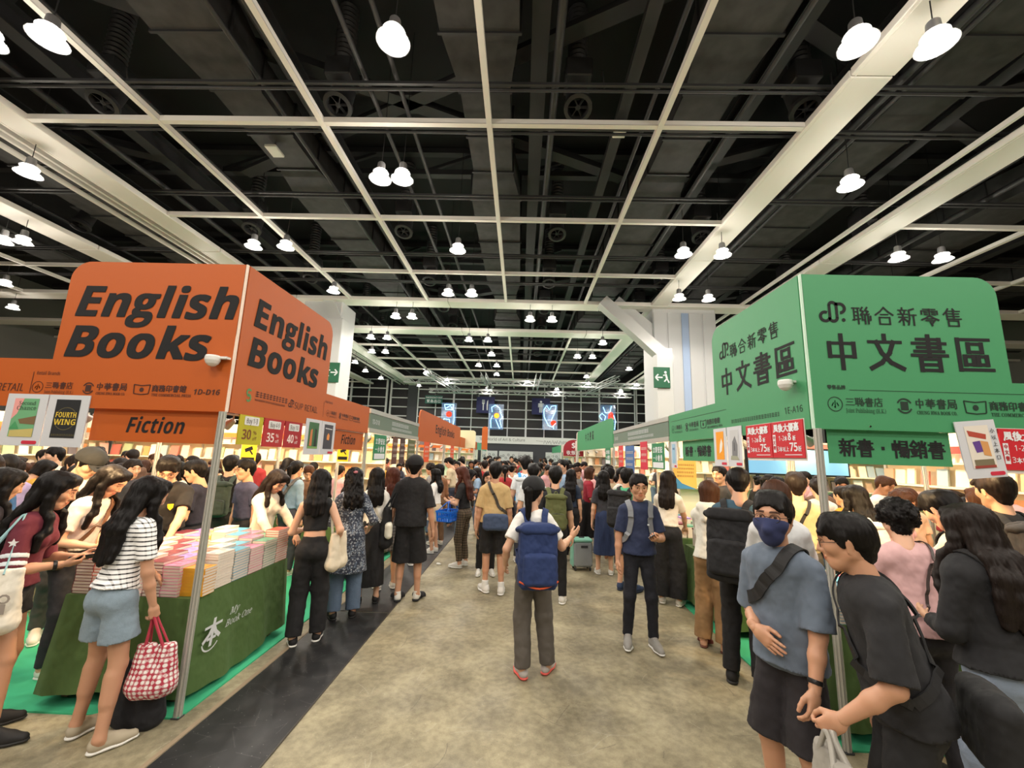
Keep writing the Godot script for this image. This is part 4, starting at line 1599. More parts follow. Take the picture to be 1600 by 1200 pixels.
# ---------------------------------------------------------------- the far end of the hall
func build_far_end() -> void:
	var pane_m := mat("night_glass", col(12, 14, 20), 0.45)
	var mull := mat("mullion", col(232, 234, 238), 0.5)
	var pane := box_mesh(Vector3(1.56, 0.76, 0.03))
	var n := 1
	for bay in 4:
		var w := Node3D.new()
		w.name = "window_%d" % n
		n += 1
		add_child(w)
		w.set_meta("kind", "structure")
		w.position = Vector3([-25.6, -12.0, -9.5, 10.2][bay], 0, -37.6)
		var cols: int = [8, 1, 12, 10][bay]
		for i in cols:
			for j in 6:
				part(w, "pane", pane, pane_m, Vector3(0.82 + i * 1.65, 3.95 + j * 0.83, 0))
		for i in cols + 1:
			var thick: bool = i % 2 == 0
			part(w, "mullion", box_mesh(Vector3(0.16 if thick else 0.08, 5.0, 0.18 if thick else 0.1)), mull, Vector3(i * 1.65, 6.0, 0.05))
		for j in 7:
			part(w, "transom", box_mesh(Vector3(cols * 1.65, 0.09, 0.1)), mull, Vector3(cols * 0.825, 3.54 + j * 0.83, 0.06))
	struct("pier", box_mesh(Vector3(0.85, 8.0, 0.5)), mat("pier_dark", col(66, 68, 74), 0.7), Vector3(-9.95, 4, -37.5))
	# the white banner with the hall's theme
	var bn := thing("hall_banner", "long white banner reading World of Art and Culture across the far end", "banner", Vector3(0, 3.25, -36.2))
	part(bn, "panel", box_mesh(Vector3(8.6, 0.62, 0.06)), mat("banner_white", col(222, 222, 222), 0.6), Vector3(0.3, 0, 0))
	var st := st_new()
	words(st, "The World of Art & Culture", -3.6, -0.1, 0.24, {"step": 6.0})
	part(bn, "lettering", st.commit(), mat("ink_soft", col(92, 92, 96), 0.7), Vector3(0, 0.02, 0.035))
	st = st_new()
	for i in 26:
		var x := 1.35 + i * 0.11
		if i < 6: ring(st, Vector2(x, 0.02 - i * 0.012), 0.0, 0.03, 0, TAU, 6)
		else: bx(st, Vector3(x, -0.08 + 0.05 * sin(i * 2.1), 0), Vector3(0.03, 0.1 + 0.2 * absf(sin(i * 1.3)), 0.004), Basis(Vector3(0, 0, 1), 0.4 * sin(i * 3.0)))
	part(bn, "motif", st.commit(), mat("ink_soft", col(92, 92, 96), 0.7), Vector3(0, 0, 0.036))
	part(bn, "support_wall", box_mesh(Vector3(9.2, 2.9, 0.1)), mat("far_dark", col(62, 64, 70), 0.8), Vector3(0.3, -1.8, -0.1))
	# pale exhibit boards below the banner
	var bi := 0
	for q in [[-2.6, 1.3], [-1.0, 1.6], [0.4, 1.3], [2.7, 1.2], [-4.4, 1.4]]:
		var o := thing("exhibit_board", ["pale exhibit board under the banner above the far crowd", "pale board with grey drawings under the banner's lettering", "pale board with round drawings under the banner", "pale board beside the far green booth", "pale board beside the far orange booth"][bi], "board", Vector3(q[0], 0, -35.6 + 0.2 * (bi % 2)))
		bi += 1
		part(o, "panel", box_mesh(Vector3(q[1], 2.2, 0.08), 0.01), mat("board_pale", col(190, 192, 194), 0.7), Vector3(0, 1.2, 0))
		var sk := st_new()
		for i in 7: ring(sk, Vector2(-q[1] * 0.4 + q[1] * 0.13 * i, 1.85 + 0.15 * sin(i * 2.7)), 0.06, 0.1, 0, TAU, 10)
		part(o, "drawing", sk.commit(), mat("ink_soft", col(92, 92, 96), 0.7), Vector3(0, 0, 0.045))
		for s in [-1.0, 1.0]: part(o, "foot", box_mesh(Vector3(0.06, 0.1, 0.4)), mat("black_steel", col(60, 60, 62)), Vector3(s * q[1] * 0.4, 0.05, 0))
	# hanging direction signs
	hang_sign(Vector3(-7.8, 6.62, -36.4), 1.55, 0.72, col(30, 96, 84), "exit_board", "green emergency exit board hung before the dark windows", "exit")
	hang_sign(Vector3(-3.2, 6.28, -36.4), 1.6, 1.45, col(22, 28, 88), "direction_sign", "blue square sign with fork and knife before the windows", "food")
	hang_sign(Vector3(1.68, 6.28, -36.4), 1.6, 1.45, col(22, 28, 88), "direction_sign", "blue square sign with a standing figure before the windows", "toilet")
	exit_plate(Vector3(-7.55, 4.95, -15.97), 0.0, "green running-figure exit plate on the column behind the orange header", false)
	exit_plate(Vector3(5.28, 5.02, -15.62), 0.0, "green running-figure exit plate on the column beside the green header", true)
	# neon pictures on clear sheets
	neon(Vector3(-6.3, 5.2, -35.8), 0, "neon sign of a blue-white figure with a red middle, beside emergency exit board")
	neon(Vector3(-2.2, 5.2, -35.8), 1, "neon sign of a bent blue-white figure with an orange middle, beside fork sign")
	neon(Vector3(2.45, 5.3, -35.8), 2, "neon sign of a blue-white angular stroke with a red ball, beside figure sign")
	neon(Vector3(7.4, 5.4, -35.8), 3, "neon sign with a red column and blue-white loop above far green booth")
	# lighting truss
	var alu := mat("truss_alu", col(205, 206, 208), 0.4, 0.15)
	var ti := 0
	for t in [[Vector3(-9.0, 7.35, -31.0), Vector3(9.5, 7.35, -31.0)], [Vector3(-7.6, 7.0, -33.5), Vector3(8.8, 7.0, -33.5)], [Vector3(-6.6, 7.4, -27.4), Vector3(-5.2, 7.0, -33.4)], [Vector3(-2.7, 7.3, -27.6), Vector3(-2.5, 7.2, -33.4)], [Vector3(1.1, 7.3, -27.6), Vector3(1.0, 7.2, -33.4)], [Vector3(6.4, 7.3, -27.6), Vector3(5.2, 7.2, -33.4)]]:
		var o := thing("lighting_truss", ["long silver lighting truss hung across the far end of the hall", "lower silver lighting truss just before the dark windows", "silver cross truss on the emergency exit side", "silver cross truss before the fork sign", "silver cross truss before the figure sign", "silver cross truss near the white column"][ti], "truss")
		ti += 1
		var a: Vector3 = t[0]
		var b: Vector3 = t[1]
		var d := (b - a).normalized()
		var sd := d.cross(Vector3.UP).normalized() * 0.16
		for c in [[sd, 0.16], [-sd, 0.16], [sd, -0.16], [-sd, -0.16]]:
			var st3 := st_new()
			tube(st3, [a + c[0] + Vector3.UP * c[1], b + c[0] + Vector3.UP * c[1]], 0.035, 6)
			part(o, "chord", st3.commit(), alu)
		var lace := st_new()
		var m := int((b - a).length() / 0.45)
		for i in m:
			var p := a + d * (i * 0.45)
			var q := a + d * ((i + 1) * 0.45)
			var up := Vector3.UP * (0.16 if i % 2 else -0.16)
			tube(lace, [p + sd + up, q + sd - up], 0.018, 4)
			tube(lace, [p - sd + up, q - sd - up], 0.018, 4)
		var lp := part(o, "lacing", lace.commit(), alu)
		lp.set_meta("kind", "stuff")
	ti = 0
	for p in [Vector3(-7.0, 6.75, -33.5), Vector3(-3.6, 6.75, -33.5), Vector3(-2.45, 7.0, -30.8), Vector3(3.6, 6.75, -33.5), Vector3(6.4, 6.75, -33.5), Vector3(2.0, 7.05, -31.0)]:
		var o := thing("stage_light", "small black stage light under the silver truss, %s from the exit board" % ["first", "second", "third", "fifth", "sixth", "fourth"][ti], "stage light", p, 0.0, "stage lights on the far truss")
		var sl := st_new()
		lathe(sl, [Vector2(0, 0.2), Vector2(0.09, 0.2), Vector2(0.1, 0.0), Vector2(0.12, -0.15), Vector2(0.11, -0.15), Vector2(0.0, -0.1)], 12)
		part(o, "can", sl.commit(), mat("black_steel", col(60, 60, 62)), Vector3.ZERO, Basis(Vector3.RIGHT, 0.5))
		part(o, "clamp", box_mesh(Vector3(0.05, 0.2, 0.05)), mat("black_steel", col(60, 60, 62)), Vector3(0, 0.2, 0))
		ti += 1

func hang_sign(at: Vector3, w: float, h: float, c: Color, called: String, label: String, what: String) -> void:
	var o := thing(called, label, "sign", at)
	part(o, "panel", box_mesh(Vector3(w, h, 0.06)), cmat(c, 0.6))
	for s in [-1.0, 1.0]: part(o, "wire", box_mesh(Vector3(0.012, 4.0, 0.012)), mat("black_steel", col(60, 60, 62)), Vector3(s * w * 0.4, h * 0.5 + 2.0, 0))
	var st := st_new()
	if what == "exit":
		words(st, "EMERGENCY EXIT", -0.7, 0.1, 0.15, {"bold": true, "step": 6.0, "wide": 0.86})
		hanzi(st, "緊急出口", -0.62, -0.27, 0.27, 0.035, 1.2)
	elif what == "food":
		for i in 3: rect2(st, -0.3 + i * 0.09, 0.15, -0.26 + i * 0.09, 0.45)
		rect2(st, -0.3, 0.08, -0.08, 0.17)
		rect2(st, -0.235, -0.48, -0.145, 0.1)
		slab(st, PackedVector2Array([Vector2(0.12, -0.48), Vector2(0.22, -0.48), Vector2(0.22, 0.45), Vector2(0.14, 0.3), Vector2(0.1, 0.0)]), 0.004)
	else:
		ring(st, Vector2(0, 0.4), 0.0, 0.1, 0, TAU, 14)
		rect2(st, -0.17, -0.05, 0.17, 0.27)
		rect2(st, -0.24, -0.1, -0.19, 0.26)
		rect2(st, 0.19, -0.1, 0.24, 0.26)
		rect2(st, -0.13, -0.55, -0.02, -0.04)
		rect2(st, 0.02, -0.55, 0.13, -0.04)
	part(o, "pictogram" if what != "exit" else "lettering", st.commit(), mat("sign_white", col(225, 228, 232), 0.6), Vector3(0, 0, 0.036))

func exit_plate(at: Vector3, turn: float, label: String, to_left: bool) -> void:
	var o := thing("exit_plate", label, "exit sign", at, turn)
	part(o, "plate", box_mesh(Vector3(0.62, 0.8, 0.06), 0.01), cmat(col(20, 92, 62), 0.5))
	var st := st_new()
	var s := -1.0 if to_left else 1.0
	bar(st, Vector3(-0.02 * s, 0, 0), Vector3(0.24 * s, 0, 0), 0.004, 0.05)
	bar(st, Vector3(0.14 * s, 0.12, 0), Vector3(0.25 * s, 0, 0), 0.004, 0.05)
	bar(st, Vector3(0.14 * s, -0.12, 0), Vector3(0.25 * s, 0, 0), 0.004, 0.05)
	ring(st, Vector2(-0.13 * s, 0.2), 0, 0.05, 0, TAU, 10)
	bar(st, Vector3(-0.14 * s, 0.13, 0), Vector3(-0.18 * s, -0.04, 0), 0.004, 0.07)
	bar(st, Vector3(-0.18 * s, -0.04, 0), Vector3(-0.08 * s, -0.16, 0), 0.004, 0.05)
	bar(st, Vector3(-0.18 * s, -0.04, 0), Vector3(-0.26 * s, -0.2, 0), 0.004, 0.05)
	bar(st, Vector3(-0.14 * s, 0.1, 0), Vector3(-0.04 * s, 0.08, 0), 0.004, 0.04)
	part(o, "running_figure", st.commit(), mat("sign_white", col(225, 228, 232), 0.6), Vector3(0, 0, 0.034))

func neon(at: Vector3, kind: int, label: String) -> void:
	var o := thing("neon_sign", label, "neon sign", at)
	var clear := mat("acrylic", Color(0.5, 0.7, 0.95, 0.25), 0.1)
	clear.transparency = BaseMaterial3D.TRANSPARENCY_ALPHA
	part(o, "acrylic_sheet", box_mesh(Vector3(1.3, 2.2, 0.02)), clear)
	for s in [-1.0, 1.0]: part(o, "wire", box_mesh(Vector3(0.01, 4.8, 0.01)), mat("black_steel", col(60, 60, 62)), Vector3(s * 0.5, 3.5, 0))
	var blue := glow("neon_blue", Color(0.62, 0.88, 1.0), 3.2)
	var red := glow("neon_red", Color(1.0, 0.16, 0.05), 2.6)
	var amber := glow("neon_amber", Color(1.0, 0.55, 0.12), 2.4)
	var lines := []
	var fill := Vector3(0, 0, 0)
	match kind:
		0:
			lines = [[-0.4, 0.95, 0.4, 0.95, 0.35, 0.5, -0.3, 0.5, -0.4, 0.95], [-0.3, 0.6, 0.1, 0.85, 0.3, 0.6], [0.45, 0.45, 0.5, -0.4, 0.42, -0.9], [-0.4, -0.3, 0.1, -0.35, 0.15, -0.9, -0.35, -0.9, -0.4, -0.3]]
			fill = Vector3(0.02, 0.1, 0.22)
		1:
			lines = [[-0.35, 0.4, -0.4, 0.8, -0.1, 1.0, 0.3, 0.75, 0.4, 0.3], [0.4, 0.3, 0.55, 0.0, 0.35, -0.3, 0.5, -0.9], [-0.3, 0.1, -0.45, -0.3, -0.4, -0.95], [0.0, -0.25, 0.15, -0.6, 0.35, -1.0]]
			fill = Vector3(0.05, 0.1, 0.2)
		2:
			lines = [[-0.55, 0.6, -0.3, 1.0, -0.05, 0.6, 0.1, 0.95, 0.5, 1.0, 0.45, 0.5], [-0.55, 0.55, -0.5, 0.0, -0.15, -0.7, 0.2, -0.85, 0.5, -0.5], [0.45, 0.5, 0.1, -0.3], [0.3, -0.8, 0.32, -1.0]]
			fill = Vector3(0.3, -0.5, 0.2)
		3:
			lines = [[-0.4, 0.9, -0.2, 0.4, 0.2, 0.5, 0.3, 1.0], [-0.5, -0.2, -0.75, 0.1, -0.5, 0.35, -0.2, 0.1, -0.45, -0.9], [0.5, 0.2, 0.65, -0.3, 0.55, -1.0]]
			fill = Vector3(0.25, 0.0, 0.2)
	for l in lines:
		var pts := []
		for i in range(0, l.size() - 1, 2): pts.append(Vector3(l[i], l[i + 1], 0.04))
		var st := st_new()
		tube(st, pts, 0.028, 6)
		part(o, "neon_tube", st.commit(), blue)
	var st := st_new()
	for i in 4:
		var pts := []
		for j in 13: pts.append(Vector3(fill.x + cos(TAU * j / 12) * fill.z * (1.0 - i * 0.24), fill.y + sin(TAU * j / 12) * fill.z * (1.0 - i * 0.24) * (1.0 if kind != 3 else 2.4), 0.04))
		tube(st, pts, 0.026, 5)
	part(o, "neon_coil", st.commit(), amber if kind == 1 else red)
	var l := OmniLight3D.new()
	l.name = "neon_light"
	l.light_color = Color(0.7, 0.88, 1.0)
	l.light_energy = 0.12
	l.light_size = 0.3
	l.omni_range = 40.0
	l.omni_attenuation = 2.0
	l.shadow_enabled = true
	l.position = Vector3(0, 0, 0.25)
	o.add_child(l)

# ---------------------------------------------------------------- strokes of the Chinese characters on the signs
func make_glyphs() -> void:
	glyphs = {
		"中": "18 28 82 28 82 64 18 64 18 28,50 6 50 96", "文": "50 4 50 18,10 22 90 22,72 22 60 52 38 78 10 94,28 22 40 52 62 78 92 94",
		"書": "22 12 78 12 78 34,10 23 92 23,22 34 78 34,50 3 50 56,14 45 86 45,6 56 94 56,26 66 74 66 74 96 26 96 26 66,26 81 74 81",
		"區": "92 10 12 10 12 92 94 92,38 22 72 22 72 44 38 44 38 22,26 56 48 56 48 78 26 78 26 56,60 56 82 56 82 78 60 78 60 56",
		"聯": "4 10 40 10,12 10 12 74,32 10 32 94,12 30 32 30,12 50 32 50,4 74 40 68,56 6 46 22 60 28 46 46 62 42,80 6 70 22 84 28 70 46 88 42,52 54 52 74 66 74,66 52 66 94,82 52 82 94,94 54 94 74 82 74",
		"合": "50 4 30 26 6 44,50 4 70 26 94 44,32 42 68 42,24 58 76 58 76 94 24 94 24 58",
		"新": "28 4 28 14,8 16 50 16,18 22 22 34,40 22 36 34,6 38 52 38,8 54 50 54,29 38 29 96,28 58 8 80,30 58 50 76,86 8 62 16 62 60 54 94,62 42 96 42,82 42 82 96",
		"零": "20 8 80 8,10 18 10 34,10 18 90 18 90 34,50 8 50 40,24 26 38 28,24 36 38 38,62 26 78 28,62 36 78 38,50 42 30 56 8 66,50 42 70 56 92 66,36 60 64 60,28 70 72 70 60 84,50 78 58 96",
		"售": "30 4 20 20 6 34,22 20 22 60,54 4 60 12,22 16 88 16,22 30 82 30,22 44 82 44,22 58 92 58,56 16 56 58,26 68 76 68 76 96 26 96 26 68",
		"三": "14 18 86 18,20 50 80 50,6 84 94 84", "店": "50 2 50 12,14 14 92 14,14 14 14 60 4 94,54 22 54 54,54 36 86 36,32 56 80 56 80 92 32 92 32 56",
		"華": "6 16 94 16,34 6 34 26,66 6 66 26,14 34 86 34,4 58 96 58,30 34 30 58,70 34 70 58,14 46 86 46,16 74 84 74,50 26 50 98",
		"局": "18 8 82 8 82 32 18 32,18 8 18 60 6 94,20 46 88 46 88 90 76 94,34 58 66 58 66 80 34 80 34 58",
		"商": "50 2 50 12,6 14 94 14,32 18 38 28,68 18 62 28,14 32 86 32 86 96 76 94,14 32 14 98,40 34 30 52,60 34 70 52,32 60 68 60 68 84 32 84 32 60",
		"務": "8 10 40 10 24 26,14 22 34 34,4 38 44 38 38 50,24 38 24 92 14 86,22 52 6 72,62 4 50 24,56 14 88 14,84 14 70 36 48 50,58 20 74 40 94 50,52 60 88 60 84 92 72 88,68 52 62 76 46 94",
		"印": "40 8 14 18 14 80 42 72,14 46 40 46,56 14 88 14 88 74 74 70,56 14 56 98",
		"館": "26 4 6 28,26 4 46 24,12 30 38 30,14 40 14 88 40 80,14 40 40 40 40 60 14 60,30 64 44 88,72 2 72 12,52 26 52 14 96 14 96 26,60 30 60 96,60 30 88 30 88 54 60 54,60 66 90 66 90 94 60 94",
		"暢": "6 24 36 24 36 54 6 54 6 24,21 6 21 98,46 8 86 8 86 40 46 40 46 8,46 24 86 24,40 50 96 50,58 50 42 72,50 62 92 62 86 94 76 90,66 62 46 90,80 62 62 92",
		"銷": "26 4 6 30,26 4 46 26,14 34 38 34,8 50 44 50,26 34 26 86,12 60 16 74,40 60 34 74,6 90 46 84,72 4 72 34,54 12 60 26,90 12 84 26,56 38 88 38 88 92 78 90,56 38 56 96,56 54 88 54,56 70 88 70",
		"・": "47 50 53 50,47 45 53 45,47 55 53 55",
		"風": "20 8 20 56 6 94,20 8 78 8 80 70 94 90,32 22 64 16,34 34 66 34 66 56 34 56 34 34,50 22 50 78,30 84 70 74,64 66 74 82",
		"後": "28 4 8 24,28 26 6 50,20 42 20 96,60 4 44 20 66 24,66 24 44 42 84 40,76 32 88 46,58 46 40 68,52 56 84 56 64 80 38 94,52 62 70 82 94 94",
		"大": "8 34 92 34,50 6 48 44 32 74 8 94,52 40 68 74 92 94",
		"優": "26 4 6 40,18 28 18 96,36 8 96 8,64 8 58 18,44 18 86 18 86 44 44 44 44 18,44 30 86 30,34 54 34 46 96 46 92 54,44 56 40 66,52 54 54 66 76 66 76 60,64 50 68 58,84 56 90 64,58 70 40 82,54 74 80 74 64 88 40 98,54 80 72 90 94 98",
		"惠": "10 10 90 10,24 18 76 18 76 42 24 42 24 18,24 30 76 30,50 2 50 54,10 56 86 54,16 66 8 86,30 66 32 92 72 92 74 80,48 62 56 74,80 64 92 82",
		"本": "8 26 92 26,50 4 50 98,48 28 32 56 8 76,52 28 68 56 92 76,32 74 68 74", "折": "4 26 42 26,24 6 24 90 12 84,4 60 42 48,90 8 56 16 56 58 44 94,56 42 96 42,78 42 78 98",
		"以": "14 14 20 70 44 54,42 22 54 36,82 10 78 50 60 78 36 94,70 66 92 94", "上": "48 8 48 88,48 42 82 42,6 88 94 88",
		"品": "32 8 68 8 68 38 32 38 32 8,8 54 42 54 42 92 8 92 8 54,58 54 92 54 92 92 58 92 58 54",
		"牌": "14 8 14 56 4 94,14 34 42 34,34 8 34 34,14 60 34 60 34 96,68 4 60 16,52 16 90 16 90 48 52 48 52 16,52 32 90 32,71 16 71 48 48 64,44 68 96 68,74 56 74 98",
		"立": "50 4 54 20,12 26 88 26,28 36 36 78,72 36 62 78,6 86 94 86", "即": "12 8 44 8 44 44 12 44,12 8 12 88 44 78,12 26 44 26,34 60 46 86,60 10 90 10 90 70 78 66,60 10 60 98",
		"登": "14 12 40 12 24 36 6 48,10 28 20 34,60 6 72 26 94 46,88 8 76 18,34 44 66 44,32 54 68 54 68 72 32 72 32 54,36 76 40 88,64 76 60 88,6 92 94 92",
		"記": "12 8 36 8,4 22 44 22,12 36 36 36,12 50 36 50,10 64 38 64 38 92 10 92 10 64,54 12 90 12 90 46 56 46,56 46 56 90 94 90 94 74",
		"一": "6 50 94 50", "小": "50 6 50 92 38 86,26 34 8 70,74 34 92 70",
		"會": "50 2 28 18 6 30,50 2 72 18 94 30,34 28 66 28,18 38 82 38 82 60 18 60 18 38,50 38 50 60,34 42 38 54,66 42 62 54,26 68 74 68 74 96 26 96 26 68,26 82 74 82",
		"員": "30 6 70 6 70 24 30 24 30 6,20 34 80 34 80 78 20 78 20 34,20 48 80 48,20 62 80 62,34 80 10 96,66 80 90 96",
		"緊": "10 8 10 40 46 40,10 8 46 8,10 24 44 24,28 8 28 40,56 8 90 8 74 34 52 42,60 16 90 42,48 44 30 56 60 60 26 72 76 70,50 72 50 98,30 78 16 92,70 78 86 92",
		"急": "40 2 14 28,30 12 70 12 58 24,22 26 78 26 78 58,26 42 78 42,20 58 80 58,16 66 8 86,30 66 34 92 72 92 74 80,50 64 56 74,82 66 92 82",
		"出": "50 4 50 94,20 14 20 44 80 44 80 14,10 54 10 94 90 94 90 54", "口": "18 16 82 16 82 88 18 88 18 16",
		"收": "12 14 12 66 38 56,34 4 34 98,60 4 48 36,54 24 94 24,84 24 72 62 44 94,54 34 72 70 96 94",
		"銀": "26 4 6 30,26 4 46 26,14 34 38 34,8 50 44 50,26 34 26 86,6 90 46 84,56 10 90 10 90 50 56 50,56 30 90 30,56 10 56 92 74 80,70 50 96 92,90 58 76 70",
		"處": "46 2 46 16,46 10 76 10,20 16 92 16 90 26,20 16 18 60 6 94,30 28 70 24,46 20 48 36 78 34,38 44 26 70,34 54 54 54 44 74 22 92,34 66 54 84 96 94,62 52 62 78,62 52 82 52 84 78 94 76"}

# ---------------------------------------------------------------- booths
const LX := -2.405
const RX := 2.28
const LZ := -3.33
const RZ := -3.3
var BL := Basis(Vector3(0, 0, -1), Vector3.UP, Vector3(1, 0, 0))   # reads from the orange side's aisle face
var BR := Basis(Vector3(0, 0, 1), Vector3.UP, Vector3(-1, 0, 0))   # reads from the green side's aisle face

func board(parent: Node3D, called: String, outline: PackedVector2Array, m: Material, at: Vector3, b: Basis, thick := 0.03) -> MeshInstance3D:
	var st := st_new()
	slab(st, outline, thick)
	return part(parent, called, st.commit(), m, at, b)

func header_outline(x0: float, x1: float, r0: float, r1: float, top: float, round_left: bool) -> PackedVector2Array:
	# fascia from x0 to x1 (2.2 to 2.6 high) with a raised block r0 to r1, one upper corner rounded
	var o := PackedVector2Array([Vector2(x0, 2.2), Vector2(x1, 2.2)])
	var R := 0.16
	if round_left:
		o.append(Vector2(x1, top))
		for k in 9:
			var a := PI / 2 + k * PI / 16
			o.append(Vector2(r0 + R + cos(a) * R, top - R + sin(a) * R))
		o.append(Vector2(r0, 2.6))
		if r0 > x0 + 0.01: o.append(Vector2(x0, 2.6))
	else:
		o.append(Vector2(x1, 2.6))
		if r1 < x1 - 0.01: o.append(Vector2(r1, 2.6))
		for k in 9:
			var a := k * PI / 16
			o.append(Vector2(r1 - R + cos(a) * R, top - R + sin(a) * R))
		o.append(Vector2(x0, top))
	return o

func ink(parent: Node3D, called: String, st: SurfaceTool, m: Material, z := 0.0175) -> void:
	part(parent, called, st.commit(), m, Vector3(0, 0, z))

func fit(st: SurfaceTool, text: String, x: float, y: float, cap_h: float, width: float, opts := {}) -> void:
	var probe := st_new()
	var w := words(probe, text, 0, 0, cap_h, opts)
	var o := opts.duplicate()
	o.wide = width / maxf(w, 0.01)
	words(st, text, x, y, cap_h, o)

func scribble(st: SurfaceTool, x0: float, x1: float, y: float, h: float, seedv: int) -> void:
	# a line of print too small to read
	var r := RandomNumberGenerator.new()
	r.seed = seedv
	var x := x0
	while x < x1:
		var w := h * r.randf_range(0.5, 0.95)
		for k in 3: rect2(st, x, y + h * (0.1 + 0.34 * k), x + w, y + h * (0.22 + 0.34 * k))
		rect2(st, x + w * 0.4, y, x + w * 0.55, y + h)
		x += w + h * 0.22

func arc_stroke(st: SurfaceTool, c: Vector2, r: float, a0: float, a1: float, w: float) -> void:
	ring(st, c, r - w * 0.5, r + w * 0.5, a0, a1, 14)

func sup_logo(st: SurfaceTool, x: float, y: float, s: float) -> void:
	# three joined loops and a dot
	var w := 0.13 * s
	arc_stroke(st, Vector2(x + 0.22 * s, y + 0.28 * s), 0.2 * s, PI * 0.35, PI * 2.0, w)
	rect2(st, x + 0.36 * s, y + 0.28 * s, x + 0.48 * s, y + 0.8 * s)
	arc_stroke(st, Vector2(x + 0.56 * s, y + 0.78 * s), 0.14 * s, 0.0, PI, w)
	arc_stroke(st, Vector2(x + 0.56 * s, y + 0.24 * s), 0.16 * s, PI, TAU, w)
	rect2(st, x + 0.66 * s, y + 0.22 * s, x + 0.78 * s, y + 0.92 * s)
	arc_stroke(st, Vector2(x + 0.86 * s, y + 0.66 * s), 0.2 * s, -PI * 0.5, PI * 0.75, w)
	ring(st, Vector2(x + 0.98 * s, y + 0.14 * s), 0.0, 0.08 * s, 0, TAU, 10)

func three_publishers(st: SurfaceTool, xs: Array, y: float, s: float) -> void:
	# round seal with a sower, round seal with a square, open book; each with its Chinese and Latin name
	var x: float = xs[0]
	ring(st, Vector2(x, y + s * 0.5), s * 0.5, s * 0.56, 0, TAU, 18)
	for k in 4: char_strokes(st, "小", x - s * 0.28, y + s * 0.2 + k * 0.001, s * 0.56, s * 0.05)
	hanzi(st, "三聯書店", x + s * 0.75, y + s * 0.36, s * 0.68, s * 0.07, 1.03)
	fit(st, "Joint Publishing (H.K.)", x + s * 0.75, y - s * 0.1, s * 0.3, s * 2.9, {"font": "Droid Serif", "step": 6.0})
	x = xs[1]
	ring(st, Vector2(x, y + s * 0.5), s * 0.46, s * 0.58, 0.4, PI - 0.4, 10)
	ring(st, Vector2(x, y + s * 0.5), s * 0.46, s * 0.58, PI + 0.4, TAU - 0.4, 10)
	rect2(st, x - s * 0.28, y + s * 0.18, x + s * 0.28, y + s * 0.82)
	hanzi(st, "中華書局", x + s * 0.75, y + s * 0.34, s * 0.74, s * 0.09, 1.06)
	fit(st, "CHUNG HWA BOOK CO.", x + s * 0.85, y - s * 0.1, s * 0.26, s * 2.9, {"font": "Droid Serif", "bold": true, "step": 6.0})
	x = xs[2]
	for e in [-1.0, 1.0]:
		bar(st, Vector3(x, y + s * 0.9, 0), Vector3(x + e * s * 0.8, y + s * 1.0, 0), 0.002, s * 0.08)
		bar(st, Vector3(x + e * s * 0.8, y + s * 1.0, 0), Vector3(x + e * s * 0.72, y + s * 0.12, 0), 0.002, s * 0.08)
		bar(st, Vector3(x, y + s * 0.04, 0), Vector3(x + e * s * 0.72, y + s * 0.12, 0), 0.002, s * 0.08)
	ring(st, Vector2(x, y + s * 0.5), 0, s * 0.22, 0, TAU, 10)
	hanzi(st, "商務印書館", x + s * 1.0, y + s * 0.34, s * 0.66, s * 0.09, 1.03)
	fit(st, "THE COMMERCIAL PRESS", x + s * 1.05, y - s * 0.1, s * 0.26, s * 3.9, {"font": "Droid Serif", "bold": true, "step": 6.0})

func post(at: Vector3, h: float, label: String, group := "") -> void:
	var o := thing("booth_post", label, "post", at, 0.0, group)
	var alu := mat("post_alu", col(205, 205, 198), 0.38, 0.55)
	var st := st_new()
	for k in 8:
		var a := TAU * (k + 0.5) / 8
		bx(st, Vector3(cos(a) * 0.021, h * 0.5, sin(a) * 0.021), Vector3(0.012, h, 0.0115), Basis(Vector3.UP, -a))
	bx(st, Vector3(0, h * 0.5, 0), Vector3(0.03, h, 0.03))
	part(o, "shaft", st.commit(), alu)
	part(o, "foot", box_mesh(Vector3(0.06, 0.012, 0.06), 0.003), mat("post_foot", col(60, 62, 64), 0.5), Vector3(0, 0.006, 0))

